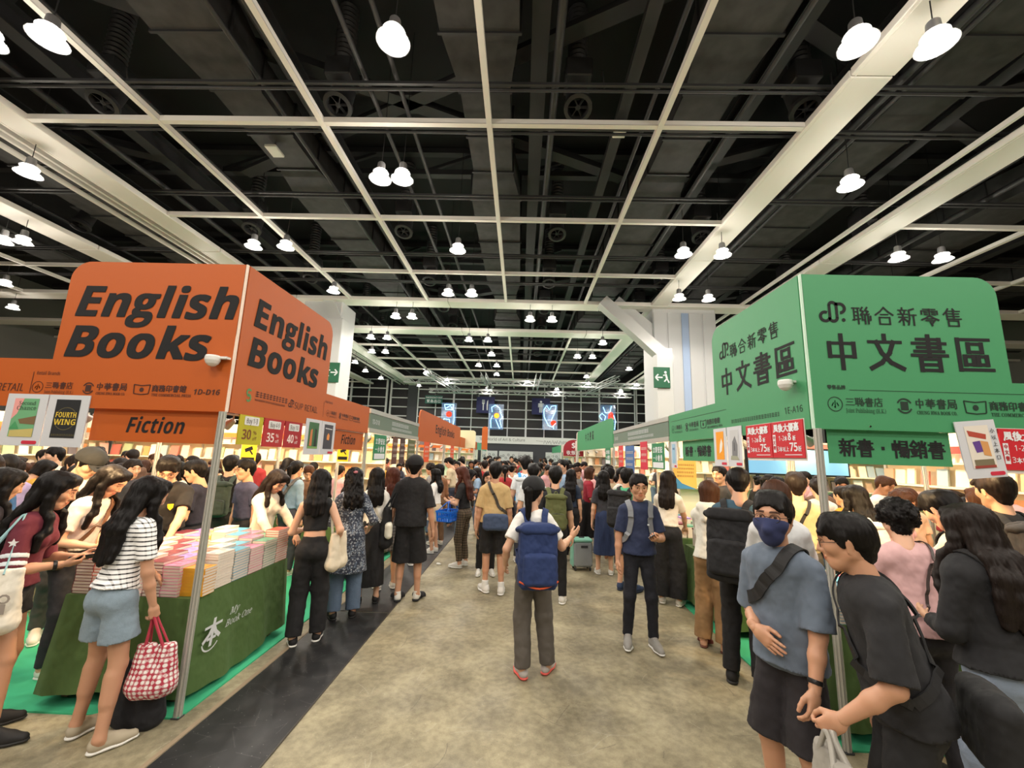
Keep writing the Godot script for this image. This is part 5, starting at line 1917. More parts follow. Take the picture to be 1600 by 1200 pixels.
func spot_lamp(at: Vector3, towards: Vector3, label: String, reach := 0.16) -> void:
	var lit := true
	var o := thing("booth_spotlight", label, "spotlight", at, 0.0, "warm arm spotlights of the booths")
	var metal := mat("spot_metal", col(190, 186, 178), 0.4, 0.5)
	var d := towards.normalized()
	var x := d.cross(Vector3.UP).normalized()
	var b := Basis(x, -d, x.cross(-d))
	if not mats.has("spot_parts"):
		mats["spot_parts"] = true
		var st := st_new()
		lathe(st, [Vector2(0.0, 0.06), Vector2(0.025, 0.055), Vector2(0.03, 0.03), Vector2(0.042, -0.02), Vector2(0.044, -0.03), Vector2(0.038, -0.03)], 14)
		tex.spot_head = st.commit()
		st = st_new()
		lathe(st, [Vector2(0.0, -0.012), Vector2(0.03, -0.014), Vector2(0.036, -0.028), Vector2(0.0, -0.034)], 14)
		tex.spot_bulb = st.commit()
	part(o, "lamp_head", tex.spot_head, metal, Vector3.ZERO, b)
	part(o, "lamp_bulb", tex.spot_bulb, glow("spot_glow", Color(1.0, 0.86, 0.62), 14.0), Vector3.ZERO, b)
	var back := Vector3(-d.x, 0, -d.z).normalized() * reach
	var arm := st_new()
	tube(arm, [-d * 0.05, -d * 0.05 + Vector3(0, 0.05, 0), back * 0.6 + Vector3(0, 0.1, 0), back + Vector3(0, 0.1, 0)], 0.007, 6)
	part(o, "lamp_arm", arm.commit(), metal)
	if lit:
		var l := SpotLight3D.new()
		l.name = "spot_light"
		l.light_color = SPOT_COLOR
		l.light_energy = SPOT_ENERGY
		l.light_size = 0.04
		l.spot_angle = 62.0
		l.spot_angle_attenuation = 0.8
		l.spot_range = 40.0
		l.spot_attenuation = 2.0
		l.shadow_enabled = true
		l.transform = Transform3D(Basis.looking_at(d, Vector3.UP), d * 0.045)
		o.add_child(l)

# a hung sheet: thing with panel, picture parts
func sheet(called: String, label: String, category: String, at: Vector3, b: Basis, w: float, h: float, m: Material, group := "", tilt := 0.0) -> Node3D:
	var o := thing(called, label, category, at, 0.0, group)
	o.transform = Transform3D(b * Basis(Vector3(0, 0, 1), tilt), at)
	part(o, "panel", box_mesh(Vector3(w, h, 0.008)), m, Vector3(0, -h * 0.5, 0))
	return o

func build_booths() -> void:
	var orange := mat("orange_board", col(184, 86, 16), 0.55)
	var green := mat("green_board", col(64, 144, 96), 0.55)
	var ink_m := mat("ink_black", col(15, 15, 18), 0.8)
	var edge := mat("header_edge", col(235, 214, 196), 0.5)
	# ---- orange corner header
	var h := thing("booth_header", "tall orange corner header board with the words English Books on both faces", "sign board", Vector3(LX, 0, LZ))
	var f := board(h, "front_board", header_outline(-2.75, 0.0, -1.525, 0.0, 3.475, true), orange, Vector3.ZERO, Basis.IDENTITY)
	var st := st_new()
	fit(st, "English", -1.43, 2.985, 0.262, 1.36, {"bold": true, "slant": 0.2, "fat": 0.022})
	fit(st, "Books", -1.45, 2.63, 0.262, 1.19, {"bold": true, "slant": 0.2, "fat": 0.022})
	ink(f, "title", st, ink_m)
	st = st_new()
	three_publishers(st, [-1.6, -1.17, -0.72], 2.32, 0.085)
	fit(st, "Retail Brands", -1.63, 2.465, 0.03, 0.2, {})
	rect2(st, -1.66, 2.31, -1.655, 2.49)
	fit(st, "SUP RETAIL", -2.1, 2.325, 0.062, 0.38, {"slant": 0.1})
	fit(st, "1D-D16", -0.29, 2.335, 0.045, 0.22, {"bold": true, "slant": 0.15})
	ink(f, "brand_line", st, mat("ink_brown", col(66, 34, 26), 0.6))
	var s := board(h, "side_board", header_outline(0.0, 3.12, 0.0, 1.64, 3.475, false), orange, Vector3(0.0, 0, -0.016), BL)
	st = st_new()
	fit(st, "English", 0.14, 2.99, 0.255, 1.36, {"bold": true, "slant": 0.12, "fat": 0.02})
	fit(st, "Books", 0.13, 2.63, 0.255, 1.22, {"bold": true, "slant": 0.12, "fat": 0.02})
	ink(s, "title", st, ink_m)
	st = st_new()
	scribble(st, 0.3, 0.78, 2.37, 0.055, 4)
	scribble(st, 0.3, 0.78, 2.335, 0.02, 5)
	sup_logo(st, 0.84, 2.34, 0.09)
	fit(st, "SUP RETAIL", 0.96, 2.34, 0.07, 0.5, {})
	three_publishers(st, [1.72, 2.08, 2.44], 2.335, 0.07)
	rect2(st, 1.6, 2.31, 1.605, 2.5)
	fit(st, "Retail Brands", 1.63, 2.49, 0.03, 0.2, {})
	ink(s, "brand_line", st, mat("ink_brown", col(66, 34, 26), 0.6))
	st = st_new()
	for k in 2: arc_stroke(st, Vector2(0.21, 2.395 - k * 0.045), 0.028, PI * (0.2 + k), PI * (1.6 + k), 0.018)
	ink(s, "leaf_mark", st, mat("leaf_green", col(84, 140, 84), 0.6))
	part(h, "corner_trim", box_mesh(Vector3(0.022, 1.28, 0.022), 0.004), edge, Vector3(0.004, 2.838, 0.004))
	part(h, "corner_trim", box_mesh(Vector3(0.014, 0.014, 3.1), 0.003), edge, Vector3(-0.03, 2.19, -1.56))
	# ---- green corner header
	var g := thing("booth_header", "tall green corner header board lettered in black Chinese on both faces", "sign board", Vector3(RX, 0, RZ))
	f = board(g, "front_board", header_outline(0.0, 2.75, 0.0, 1.55, 3.475, false), green, Vector3.ZERO, Basis.IDENTITY)
	st = st_new()
	sup_logo(st, 0.12, 3.06, 0.19)
	ink(f, "logo_mark", st, ink_m)
	st = st_new()
	hanzi(st, "聯合新零售", 0.375, 3.05, 0.155, 0.014, 1.16)
	ink(f, "company_name", st, ink_m)
	st = st_new()
	hanzi(st, "中文書區", 0.115, 2.675, 0.3, 0.036, 1.14)
	ink(f, "title", st, ink_m)
	st = st_new()
	hanzi(st, "零售品牌", 0.12, 2.515, 0.034, 0.005, 1.05)
	rect2(st, 0.29, 2.51, 2.2, 2.514)
	three_publishers(st, [0.17, 0.7, 1.24], 2.345, 0.105)
	ink(f, "brand_line", st, mat("ink_green", col(20, 44, 32), 0.6))
	s = board(g, "side_board", header_outline(0.0, 3.12, 1.54, 3.12, 3.475, true), green, Vector3(0, 0, -3.136), BR)
	# the raised block of the side board runs from the corner (x 3.12) back to x 1.54
	st = st_new()
	sup_logo(st, 1.72, 3.07, 0.19)
	ink(s, "logo_mark", st, ink_m)
	st = st_new()
	hanzi(st, "聯合新零售", 1.95, 3.04, 0.155, 0.014, 1.17)
	ink(s, "company_name", st, ink_m)
	st = st_new()
	hanzi(st, "中文書區", 1.7, 2.66, 0.3, 0.036, 1.14)
	ink(s, "title", st, ink_m)
	st = st_new()
	three_publishers(st, [0.16, 0.68, 1.2], 2.33, 0.1)
	rect2(st, 0.08, 2.498, 1.8, 2.502)
	scribble(st, 1.9, 2.74, 2.335, 0.042, 9)
	fit(st, "1E-A16", 2.82, 2.345, 0.055, 0.23, {})
	ink(s, "brand_line", st, mat("ink_green", col(20, 44, 32), 0.6))
	part(g, "corner_trim", box_mesh(Vector3(0.022, 1.28, 0.022), 0.004), mat("header_edge_green", col(196, 226, 206), 0.5), Vector3(-0.004, 2.838, 0.004))
	# ---- sub-signs hung under the fascias
	sub_sign(Vector3(-3.0, 2.205, LZ - 0.03), Basis.IDENTITY, 1.06, 0.265, orange, "Fiction", "orange hanging board lettered Fiction facing the camera under the orange header")
	sub_sign(Vector3(LX - 0.03, 2.205, -5.86), BL, 1.1, 0.27, orange, "Fiction", "orange hanging board lettered Fiction along the aisle beside two book posters")
	sub_sign(Vector3(2.86, 2.2, RZ - 0.03), Basis.IDENTITY, 0.93, 0.26, green, "新書・暢銷書", "green hanging board with Chinese title facing the camera beside a tilted poster")
	sub_sign(Vector3(RX + 0.03, 2.2, -5.5), BR, 1.08, 0.27, green, "新書・暢銷書", "green hanging board with Chinese title along the aisle beside two posters")
	# ---- discount boards
	discount(Vector3(LX + 0.01, 2.225, -3.65), BL, col(186, 176, 28), col(120, 66, 30), "Buy 1-3", "30", "yellow-green discount board reading Buy 1-3, 30 percent")
	discount(Vector3(LX + 0.01, 2.215, -4.0), BL, col(176, 34, 36), col(240, 220, 214), "Buy 4-9", "35", "red discount board reading Buy 4-9, 35 percent")
	discount(Vector3(LX + 0.01, 2.215, -4.35), BL, col(166, 24, 34), col(240, 220, 214), "Buy 10", "40", "dark red discount board reading Buy 10, 40 percent")
	red_board(Vector3(RX - 0.022, 2.285, -3.6), BR, "red Chinese discount board at the green header's corner post")
	red_board(Vector3(RX - 0.022, 2.285, -4.03), BR, "red Chinese discount board next to the black and white poster")
	red_board(Vector3(3.86, 2.24, RZ + 0.022), Basis.IDENTITY, "red Chinese discount board facing the camera behind the tilted poster")
	# ---- posters
	poster(Vector3(-4.05, 2.3, LZ + 0.022), Basis.IDENTITY, 0.34, 0.42, 0, "white-edged book poster in green and pink, beside the black one")
	poster(Vector3(-3.70, 2.3, LZ + 0.022), Basis.IDENTITY, 0.34, 0.42, 1, "white-edged black book poster with yellow title Fourth Wing")
	poster(Vector3(LX + 0.022, 2.265, -4.75), BL, 0.36, 0.4, 2, "green book poster with two tall figures beside the discount boards")
	poster(Vector3(LX + 0.022, 2.265, -5.12), BL, 0.36, 0.4, 3, "dark grey book poster with a small orange figure beside Fiction board")
	poster(Vector3(3.47, 2.295, RZ + 0.03), Basis.IDENTITY, 0.3, 0.43, 4, "tilted white poster with a tiled roof and purple figure", 0.1)
	poster(Vector3(RX - 0.022, 2.3, -4.8), BR, 0.3, 0.42, 5, "orange book poster with a white cat shape on the green fascia")
	poster(Vector3(RX - 0.022, 2.3, -4.48), BR, 0.3, 0.42, 6, "grey pencil drawing poster beside the orange poster on green fascia")
	poster(Vector3(RX - 0.022, 2.2, -6.25), BR, 0.22, 0.38, 7, "pale blue narrow poster at the end of the green fascia")
	# ---- posts
	post(Vector3(LX, 0, LZ + 0.035), 2.2, "grooved aluminium post at the orange header's front corner")
	post(Vector3(LX, 0, -6.46), 2.2, "aluminium post between the orange fascia and grey fascia")
	post(Vector3(LX, 0, -9.72), 2.2, "aluminium post where the grey fascia meets the far orange board")
	post(Vector3(LX, 0, -13.1), 2.2, "aluminium post under the middle of the far orange board")
	post(Vector3(LX, 0, -16.4), 2.2, "aluminium post at the end of the far orange board")
	post(Vector3(RX, 0, RZ + 0.035), 2.2, "grooved aluminium post at the green header's front corner")
	post(Vector3(RX, 0, -6.46), 2.2, "aluminium post where the green fascia meets the sage fascia")
	post(Vector3(RX, 0, -10.35), 2.2, "aluminium post where the sage fascia meets the far green board")
	post(Vector3(RX, 0, -16.8), 2.2, "aluminium post at the end of the far green board")
	var k := 0
	for q in [Vector3(-4.9, 0, -5.6), Vector3(-4.4, 0, -7.6), Vector3(-5.5, 0, -8.6), Vector3(-6.3, 0, -5.9), Vector3(3.5, 0, -5.6), Vector3(4.0, 0, -6.3), Vector3(5.6, 0, -6.0), Vector3(3.1, 0, -8.4)]:
		post(q, 2.35, "slim aluminium post among the %s booth crowd, %s inwards" % ["orange" if q.x < 0 else "green", ordw[k]], "posts inside the booths")
		k = (k + 1) % 4
	# ---- fascias further along the aisle
	var sage := mat("sage_board", col(104, 122, 108), 0.6)
	fascia(LX, -6.52, -9.7, BL, sage, "1D-D18", "grey-green fascia with white print after the orange corner booth")
	fascia(RX, -10.3, -6.45, BR, sage, "1E-A18", "sage fascia with white print after the green corner booth")
	var o := thing("booth_header", "far orange header lettered English Books beyond the grey fascia", "sign board", Vector3(LX, 0, -9.75))
	var rose := orange
	s = board(o, "board", rounded(0.0, 2.2, 6.7, 2.95, [0.0, 0.0, 0.2, 0.2]), rose, Vector3.ZERO, BL)
	st = st_new()
	fit(st, "English Books", 1.9, 2.48, 0.24, 3.3, {"bold": true})
	ink(s, "title", st, ink_m)
	o = thing("booth_header", "far green header with Chinese title beyond the sage fascia", "sign board", Vector3(RX, 0, -16.9))
	s = board(o, "board", rounded(0.0, 2.2, 6.5, 2.95, [0.0, 0.0, 0.2, 0.2]), green, Vector3.ZERO, BR)
	st = st_new()
	hanzi(st, "中文書區", 2.1, 2.5, 0.28, 0.04, 1.7)
	ink(s, "title", st, ink_m)
	# blocks still further: cream, green and pale headers
	var blk := 0
	for q in [[LX, -16.6, 6.4, col(184, 86, 16), "plain orange fascia far down the aisle after the orange header"], [LX, -23.4, 6.4, col(90, 168, 140), "light green fascia near the aisle's end on the orange side"], [RX, -23.6, 6.4, col(214, 196, 190), "pale fascia beyond the far green header"], [RX, -30.4, 6.4, col(60, 150, 104), "green fascia at the end of the aisle"]]:
		o = thing("fascia_board", q[4], "fascia", Vector3(q[0], 0, q[1] if q[0] < 0 else q[1]))
		board(o, "board", rounded(0.0, 2.2, q[2], 2.6, [0, 0, 0, 0]), cmat(q[3], 0.6), Vector3.ZERO, BL if q[0] < 0 else BR)
		for e in 2: part(o, "post", box_mesh(Vector3(0.045, 2.2, 0.045)), mat("post_alu", col(205, 205, 198)), (BL if q[0] < 0 else BR) * Vector3(0.05 + e * (q[2] - 0.1), 1.1, 0))
		blk += 1
	var tall := [[Vector3(-2.9, 0, -18.0), 1.9, 2.95, col(226, 214, 176), "cream square header facing the camera beyond the far orange board"], [Vector3(-1.9, 2.2, -22.0), 0.3, 1.2, col(184, 86, 16), "narrow orange header edge standing above the far crowd"], [Vector3(2.75, 0, -17.4), 0.9, 3.0, col(214, 196, 190), "pale header edge beside the red cashier sign"]]
	for q in tall:
		o = thing("booth_header", q[4], "sign board", Vector3(q[0].x, 0, q[0].z))
		board(o, "board", rounded(-q[1] * 0.5, 2.2, q[1] * 0.5, 2.2 + (q[2] - 2.2 if q[2] > 2 else q[2]), [0, 0, 0.12, 0.12]), cmat(q[3], 0.6), Vector3.ZERO, Basis.IDENTITY)
		for e in [-1.0, 1.0]: part(o, "post", box_mesh(Vector3(0.04, 2.2, 0.04)), mat("post_alu", col(205, 205, 198)), Vector3(q[1] * 0.5 * e * 0.95, 1.1, 0))
	# the red half-round cashier sign
	var cs := thing("cashier_sign", "dark red round-topped cashier sign with a dollar mark above the crowd", "sign", Vector3(2.2, 1.98, -17.6))
	var ro := PackedVector2Array([Vector2(-0.42, 0), Vector2(0.42, 0)])
	for a in 13: ro.append(Vector2(cos(a * PI / 12) * 0.42, 0.28 + sin(a * PI / 12) * 0.4))
	board(cs, "panel", ro, cmat(col(150, 26, 44), 0.55), Vector3.ZERO, Basis.IDENTITY, 0.02)
	part(cs, "arm", box_mesh(Vector3(0.04, 2.3, 0.04)), mat("post_alu", col(205, 205, 198)), Vector3(0.0, -0.83, -0.04))
	st = st_new()
	words(st, "$", 0, 0.33, 0.22, {"centre": true, "bold": true})
	hanzi(st, "收銀處", -0.29, 0.06, 0.17, 0.022, 1.15)
	ink(cs, "lettering", st, mat("sign_white", col(225, 228, 232)), 0.012)
	# green registration boards with white characters
	for q in [[Vector3(LX + 0.03, 2.2, -7.05), BL, "green board with white Chinese print under the grey fascia"], [Vector3(RX - 0.03, 2.2, -6.95), BR, "dark green board with white Chinese print under the sage fascia"], [Vector3(RX - 0.03, 2.2, -10.9), BR, "green board with white Chinese print under the far green header"]]:
		var gb := sheet("notice_board", q[2], "sign", q[0], q[1], 0.62, 0.42, cmat(col(38, 128, 84), 0.55))
		st = st_new()
		hanzi(st, "立即登記", -0.24, -0.16, 0.1, 0.015, 1.22)
		hanzi(st, "一小會員", -0.24, -0.29, 0.1, 0.015, 1.22)
		rect2(st, -0.26, -0.4, 0.26, -0.31)
		ink(gb, "lettering", st, mat("sign_white", col(225, 228, 232)), 0.006)
	# red, blue and orange hanging boards along the aisle
	var hb := [[Vector3(RX - 0.03, 2.25, -7.75), BR, 0.42, 0.5, col(206, 40, 66), "red hanging board beside the dark green notice under the sage fascia"], [Vector3(RX - 0.03, 2.2, -8.75), BR, 0.7, 0.55, col(66, 106, 162), "blue hanging board between two red boards under sage fascia"], [Vector3(RX - 0.03, 2.22, -9.5), BR, 0.4, 0.5, col(214, 60, 62), "small red hanging board at the far end of the sage fascia"], [Vector3(LX + 0.03, 2.2, -10.6), BL, 0.6, 0.5, col(226, 84, 32), "bright orange hanging board under the far orange header"], [Vector3(LX + 0.03, 2.2, -14.6), BL, 0.7, 0.5, col(220, 80, 36), "smaller orange hanging board at the end of the far orange header"], [Vector3(LX + 0.03, 2.2, -7.9), BL, 0.3, 0.5, col(96, 58, 48), "dark brown poster hung under the grey fascia"], [Vector3(LX + 0.03, 2.2, -8.4), BL, 0.34, 0.5, col(70, 44, 40), "almost black poster hung under the grey fascia"], [Vector3(LX + 0.03, 2.2, -9.1), BL, 0.6, 0.45, col(92, 100, 62), "olive picture board hung under the grey fascia"]]
	for q in hb:
		var p := sheet("hanging_board", q[5], "sign", q[0], q[1], q[2], q[3], cmat(q[4], 0.6))
		st = st_new()
		for i in 3: scribble(st, -q[2] * 0.36, q[2] * 0.34, -q[3] * (0.3 + 0.22 * i), q[3] * 0.1, i + 3)
		ink(p, "print", st, mat("print_pale", col(226, 220, 208), 0.6), 0.006)
	var yn := sheet("notice_board", "yellow and orange notice with a blue corner on the sage fascia's post", "notice", Vector3(2.5, 1.93, -6.5), Basis.IDENTITY, 0.34, 0.42, cmat(col(236, 196, 96), 0.6))
	st = st_new()
	slab(st, PackedVector2Array([Vector2(-0.17, -0.42), Vector2(0.17, -0.42), Vector2(-0.05, -0.34), Vector2(-0.17, -0.22)]), 0.002)
	ink(yn, "blue_corner", st, cmat(col(60, 140, 190), 0.6), 0.006)
	st = st_new()
	for i in 4: scribble(st, -0.12, 0.12, -0.08 - i * 0.055, 0.028, i + 11)
	ink(yn, "print", st, cmat(col(170, 96, 50), 0.6), 0.006)
	part(yn, "arm", box_mesh(Vector3(0.24, 0.02, 0.02)), mat("post_alu", col(205, 205, 198)), Vector3(-0.12, -0.02, -0.01))
	# yellow security-camera notices on posts
	for q in [[Vector3(-3.72, 1.98, -5.7), "yellow notice with a security camera drawing below Fiction board"], [Vector3(-3.35, 2.0, -7.9), "yellow camera notice deeper in the orange booth"]]:
		var y := sheet("camera_notice", q[1], "notice", q[0], Basis.IDENTITY, 0.21, 0.28, cmat(col(240, 212, 30), 0.55))
		st = st_new()
		rect2(st, -0.09, -0.25, 0.09, -0.19)
		bar(st, Vector3(-0.05, -0.1, 0), Vector3(0.05, -0.06, 0), 0.002, 0.05)
		bar(st, Vector3(0.02, -0.1, 0), Vector3(0.06, -0.15, 0), 0.002, 0.02)
		ink(y, "pictogram", st, ink_m, 0.006)
		part(y, "post", box_mesh(Vector3(0.04, 2.2, 0.04)), mat("post_alu", col(205, 205, 198)), Vector3(-0.1, -0.88, -0.03))
	# dome cameras
	for q in [[Vector3(-2.53, 2.62, LZ + 0.07), "white dome security camera on the orange header's front"], [Vector3(RX - 0.09, 2.58, -3.46), "white dome security camera on the green header's side"]]:
		var dc := thing("security_camera", q[1], "camera", q[0])
		st = st_new()
		lathe(st, [Vector2(0.0, 0.035), Vector2(0.05, 0.033), Vector2(0.056, 0.02), Vector2(0.056, -0.008), Vector2(0.044, -0.035), Vector2(0.025, -0.052), Vector2(0.0, -0.06)], 20)
		part(dc, "dome", st.commit(), mat("cam_white", col(226, 226, 222), 0.35))
		part(dc, "bracket", box_mesh(Vector3(0.1, 0.018, 0.05)), mat("cam_white", col(226, 226, 222)), Vector3(0.05 if q[0].x > 0 else 0.06, 0.02, -0.03 if q[0].x < 0 else 0.0))
	# ---- carpets
	var carpet := mat("carpet_green", col(60, 176, 128), 0.95)
	struct("carpet", box_mesh(Vector3(7.2, 0.012, 36)), carpet, Vector3(-5.98, 0.006, -21.27))
	struct("carpet", box_mesh(Vector3(7.2, 0.012, 36)), carpet, Vector3(5.86, 0.006, -21.27))
	# ---- inner walls: cream panels with rows of pictures and shelves
	wall_unit(Vector3(-6.3, 0, -9.66), 0.0, 6.4, 21, "cream display wall behind the orange booth's crowd")
	wall_unit(Vector3(-9.6, 0, -6.2), PI / 2, 6.6, 22, "cream side display wall at the far side of the orange booth")
	wall_unit(Vector3(-6.3, 0, -16.7), 0.0, 6.6, 23, "cream display wall behind the far orange header")
	wall_unit(Vector3(-9.6, 0, -13.2), PI / 2, 6.6, 27, "cream side display wall deep on the orange side")
	wall_unit(Vector3(-5.8, 0, -24.0), 0.0, 6.4, 28, "cream display wall at the end of the orange booths")
	wall_unit(Vector3(6.1, 0, -10.3), 0.0, 5.6, 24, "cream display wall behind the green booth's crowd")
	wall_unit(Vector3(6.4, 0, -5.4), -PI / 2, 4.2, 25, "display wall covered in small pictures beside the tilted poster")
	wall_unit(Vector3(5.9, 0, -17.0), 0.0, 6.6, 26, "cream display wall behind the far green header")
	wall_unit(Vector3(9.2, 0, -13.6), -PI / 2, 6.6, 29, "cream side display wall deep on the green side")
	wall_unit(Vector3(5.6, 0, -24.0), 0.0, 6.4, 30, "cream display wall at the end of the green booths")
	var glow_panel := thing("display_screen", "wide glowing blue panel added for the lit shop beyond the green booth crowd", "screen", Vector3(6.25, 1.98, -9.7))  # added glowing panel standing in for the lit blue shop beyond
	part(glow_panel, "frame", box_mesh(Vector3(2.3, 0.62, 0.06), 0.01), ink_m)
	part(glow_panel, "glow_face", box_mesh(Vector3(2.2, 0.54, 0.01)), glow("shop_glow_blue", col(120, 180, 220), 0.42), Vector3(0, 0, 0.034))
	for e in [-1.0, 1.0]: part(glow_panel, "leg", box_mesh(Vector3(0.05, 1.7, 0.05)), ink_m, Vector3(e * 0.9, -1.13, 0))
	var sl := AreaLight3D.new()  # added light in front of the stand-in panel
	sl.name = "glow_panel_light"
	sl.light_color = Color(0.66, 0.85, 1.0)
	sl.light_energy = 0.25
	sl.area_size = Vector2(2.2, 0.5)
	sl.area_range = 30.0
	sl.shadow_enabled = true
	sl.position = Vector3(0, 0, 0.06)
	sl.rotation.y = PI
	glow_panel.add_child(sl)
	# ---- arm spotlights along the fascias
	k = 0
	for z in [-3.6, -4.6, -5.6, -7.0, -8.0, -9.1, -10.4, -12.0, -13.6, -15.2, -18.0, -21.0]:
		spot_lamp(Vector3(LX - 0.16, 2.12, z), Vector3(-1.0, -0.75, 0), "small warm spotlight inside the orange side's fascia, %s from the corner" % ordw[k])
		spot_lamp(Vector3(RX + 0.16, 2.12, z), Vector3(1.0, -0.75, 0), "small warm spotlight inside the green side's fascia, %s from the corner" % ordw[k])
		k += 1
	for i in 4: spot_lamp(Vector3([-3.58, -3.72, -4.3, -5.4][i], 2.13, LZ - 0.14), Vector3(0.1, -0.7, -1), "small warm spotlight inside the front orange fascia, %s from the corner" % ordw[i])
	for i in 3: spot_lamp(Vector3([2.7, 3.7, 4.6][i], 2.13, RZ - 0.14), Vector3(0, -0.7, -1), "small warm spotlight inside the front green fascia, %s from the corner" % ordw[i])
	k = 0
	for q in [[-8.6, -9.45, 0.3], [-7.4, -9.45, 0.0], [-6.2, -9.45, 0], [-5.0, -9.45, 0], [-3.8, -9.45, 0], [3.9, -10.1, 0], [6.4, -10.1, 0], [7.7, -10.1, 0], [-7.0, -16.5, 0], [-5.0, -16.5, 0], [4.6, -16.8, 0], [6.6, -16.8, 0]]:
		spot_lamp(Vector3(q[0], 2.42, q[1] + 0.9), Vector3(0, -0.5, -1), "small warm spotlight over the cream display walls, %s of them" % ordw[k], -0.86)
		k += 1
	for i in 3: spot_lamp(Vector3(-8.7, 2.42, -4.2 - i * 1.8), Vector3(-1, -0.5, 0), "small warm spotlight over the orange booth's side wall, %s inwards" % ordw[i], -0.86)
	for i in 3: spot_lamp(Vector3(5.6, 2.42, -4.0 - i * 1.3), Vector3(1, -0.5, 0), "small warm spotlight over the wall of small pictures, %s inwards" % ordw[i], -0.76)
	# ---- tables with green cloths
	table_cloth("tablecloth", "green tablecloth printed My Book One under the stacks at the orange corner", -3.5, -2.5, -4.72, -3.4, 0.75, true)
	table_cloth("tablecloth", "green tablecloth on the long table under the grey fascia", -3.3, -2.5, -9.35, -6.6, 0.75, false)
	table_cloth("tablecloth", "green tablecloth on the table under the far orange header", -3.4, -2.5, -16.0, -9.9, 0.75, false)
	table_cloth("tablecloth", "green tablecloth on the inner table behind the person with the yellow badge", -6.0, -4.2, -8.6, -7.4, 0.75, false)
	table_cloth("tablecloth", "green tablecloth under the book stacks at the green corner", 2.38, 3.62, -4.2, -3.4, 0.75, false)
	table_cloth("tablecloth", "green tablecloth with a blue mask hooked on it beside the aisle", 2.38, 2.95, -6.3, -5.1, 0.75, false)
	table_cloth("tablecloth", "green tablecloth on the long table under the sage fascia", 2.38, 2.95, -10.0, -6.7, 0.75, false)
	table_cloth("tablecloth", "green tablecloth on the table under the far green header", 2.38, 3.3, -16.6, -10.6, 0.75, false)

func sub_sign(at: Vector3, b: Basis, w: float, h: float, m: Material, text: String, label: String) -> void:
	var o := sheet("hanging_board", label, "sign", at, b, w, h, m)
	var st := st_new()
	if text == "Fiction": fit(st, text, -0.24, -h * 0.72, 0.125, 0.47, {"bold": true, "slant": 0.18})
	else: hanzi(st, text, -w * 0.415, -h * 0.78, 0.135, 0.018, 1.0)
	ink(o, "lettering", st, mat("ink_black", col(15, 15, 18)), 0.006)

func discount(at: Vector3, b: Basis, c: Color, num: Color, buy: String, pct: String, label: String) -> void:
	var o := sheet("discount_board", label, "sign", at, b, 0.33, 0.28, cmat(c, 0.6))
	var st := st_new()
	slab(st, rounded(-0.1, -0.11, 0.1, -0.035, [0.012, 0.012, 0.012, 0.012]), 0.003)
	part(o, "label", st.commit(), mat("label_white", col(222, 222, 220), 0.6), Vector3(0, 0, 0.006))
	st = st_new()
	fit(st, buy, -0.075, -0.095, 0.045, 0.15, {})
	ink(o, "lettering", st, mat("ink_grey", col(80, 60, 58), 0.6), 0.009)
	st = st_new()
	fit(st, pct, -0.11, -0.235, 0.085, 0.12, {"bold": true})
	fit(st, "%", 0.035, -0.19, 0.035, 0.05, {})
	fit(st, "off", 0.035, -0.24, 0.03, 0.06, {})
	ink(o, "number", st, cmat(num, 0.6), 0.006)

func red_board(at: Vector3, b: Basis, label: String) -> void:
	var o := sheet("discount_board", label, "sign", at, b, 0.42, 0.31, cmat(col(196, 26, 40), 0.6))
	var st := st_new()
	hanzi(st, "風後大優惠", -0.18, -0.09, 0.068, 0.012, 1.02)
	words(st, "1-2", -0.11, -0.165, 0.042, {})
	hanzi(st, "本", -0.035, -0.168, 0.042, 0.006)
	words(st, "8", 0.015, -0.165, 0.062, {"bold": true})
	hanzi(st, "折", 0.075, -0.168, 0.042, 0.006)
	words(st, "3", -0.14, -0.255, 0.042, {})
	hanzi(st, "本以上", -0.11, -0.258, 0.042, 0.006, 1.05)
	words(st, "75", 0.03, -0.255, 0.07, {"bold": true})
	hanzi(st, "折", 0.135, -0.258, 0.045, 0.006)
	rect2(st, -0.04, -0.288, 0.18, -0.282)
	rect2(st, -0.195, -0.265, -0.155, -0.11)
	ink(o, "lettering", st, mat("sign_white", col(225, 228, 232)), 0.006)
	st = st_new()
	hanzi(st, "中文書", -0.192, -0.152, 0.034, 0.005, 1.3, 1.0, true)
	ink(o, "side_label", st, cmat(col(170, 26, 40), 0.6), 0.0075)
	part(o, "backing_card", box_mesh(Vector3(0.44, 0.34, 0.004)), mat("card_white", col(222, 216, 210), 0.7), Vector3(0, -0.165, -0.008))

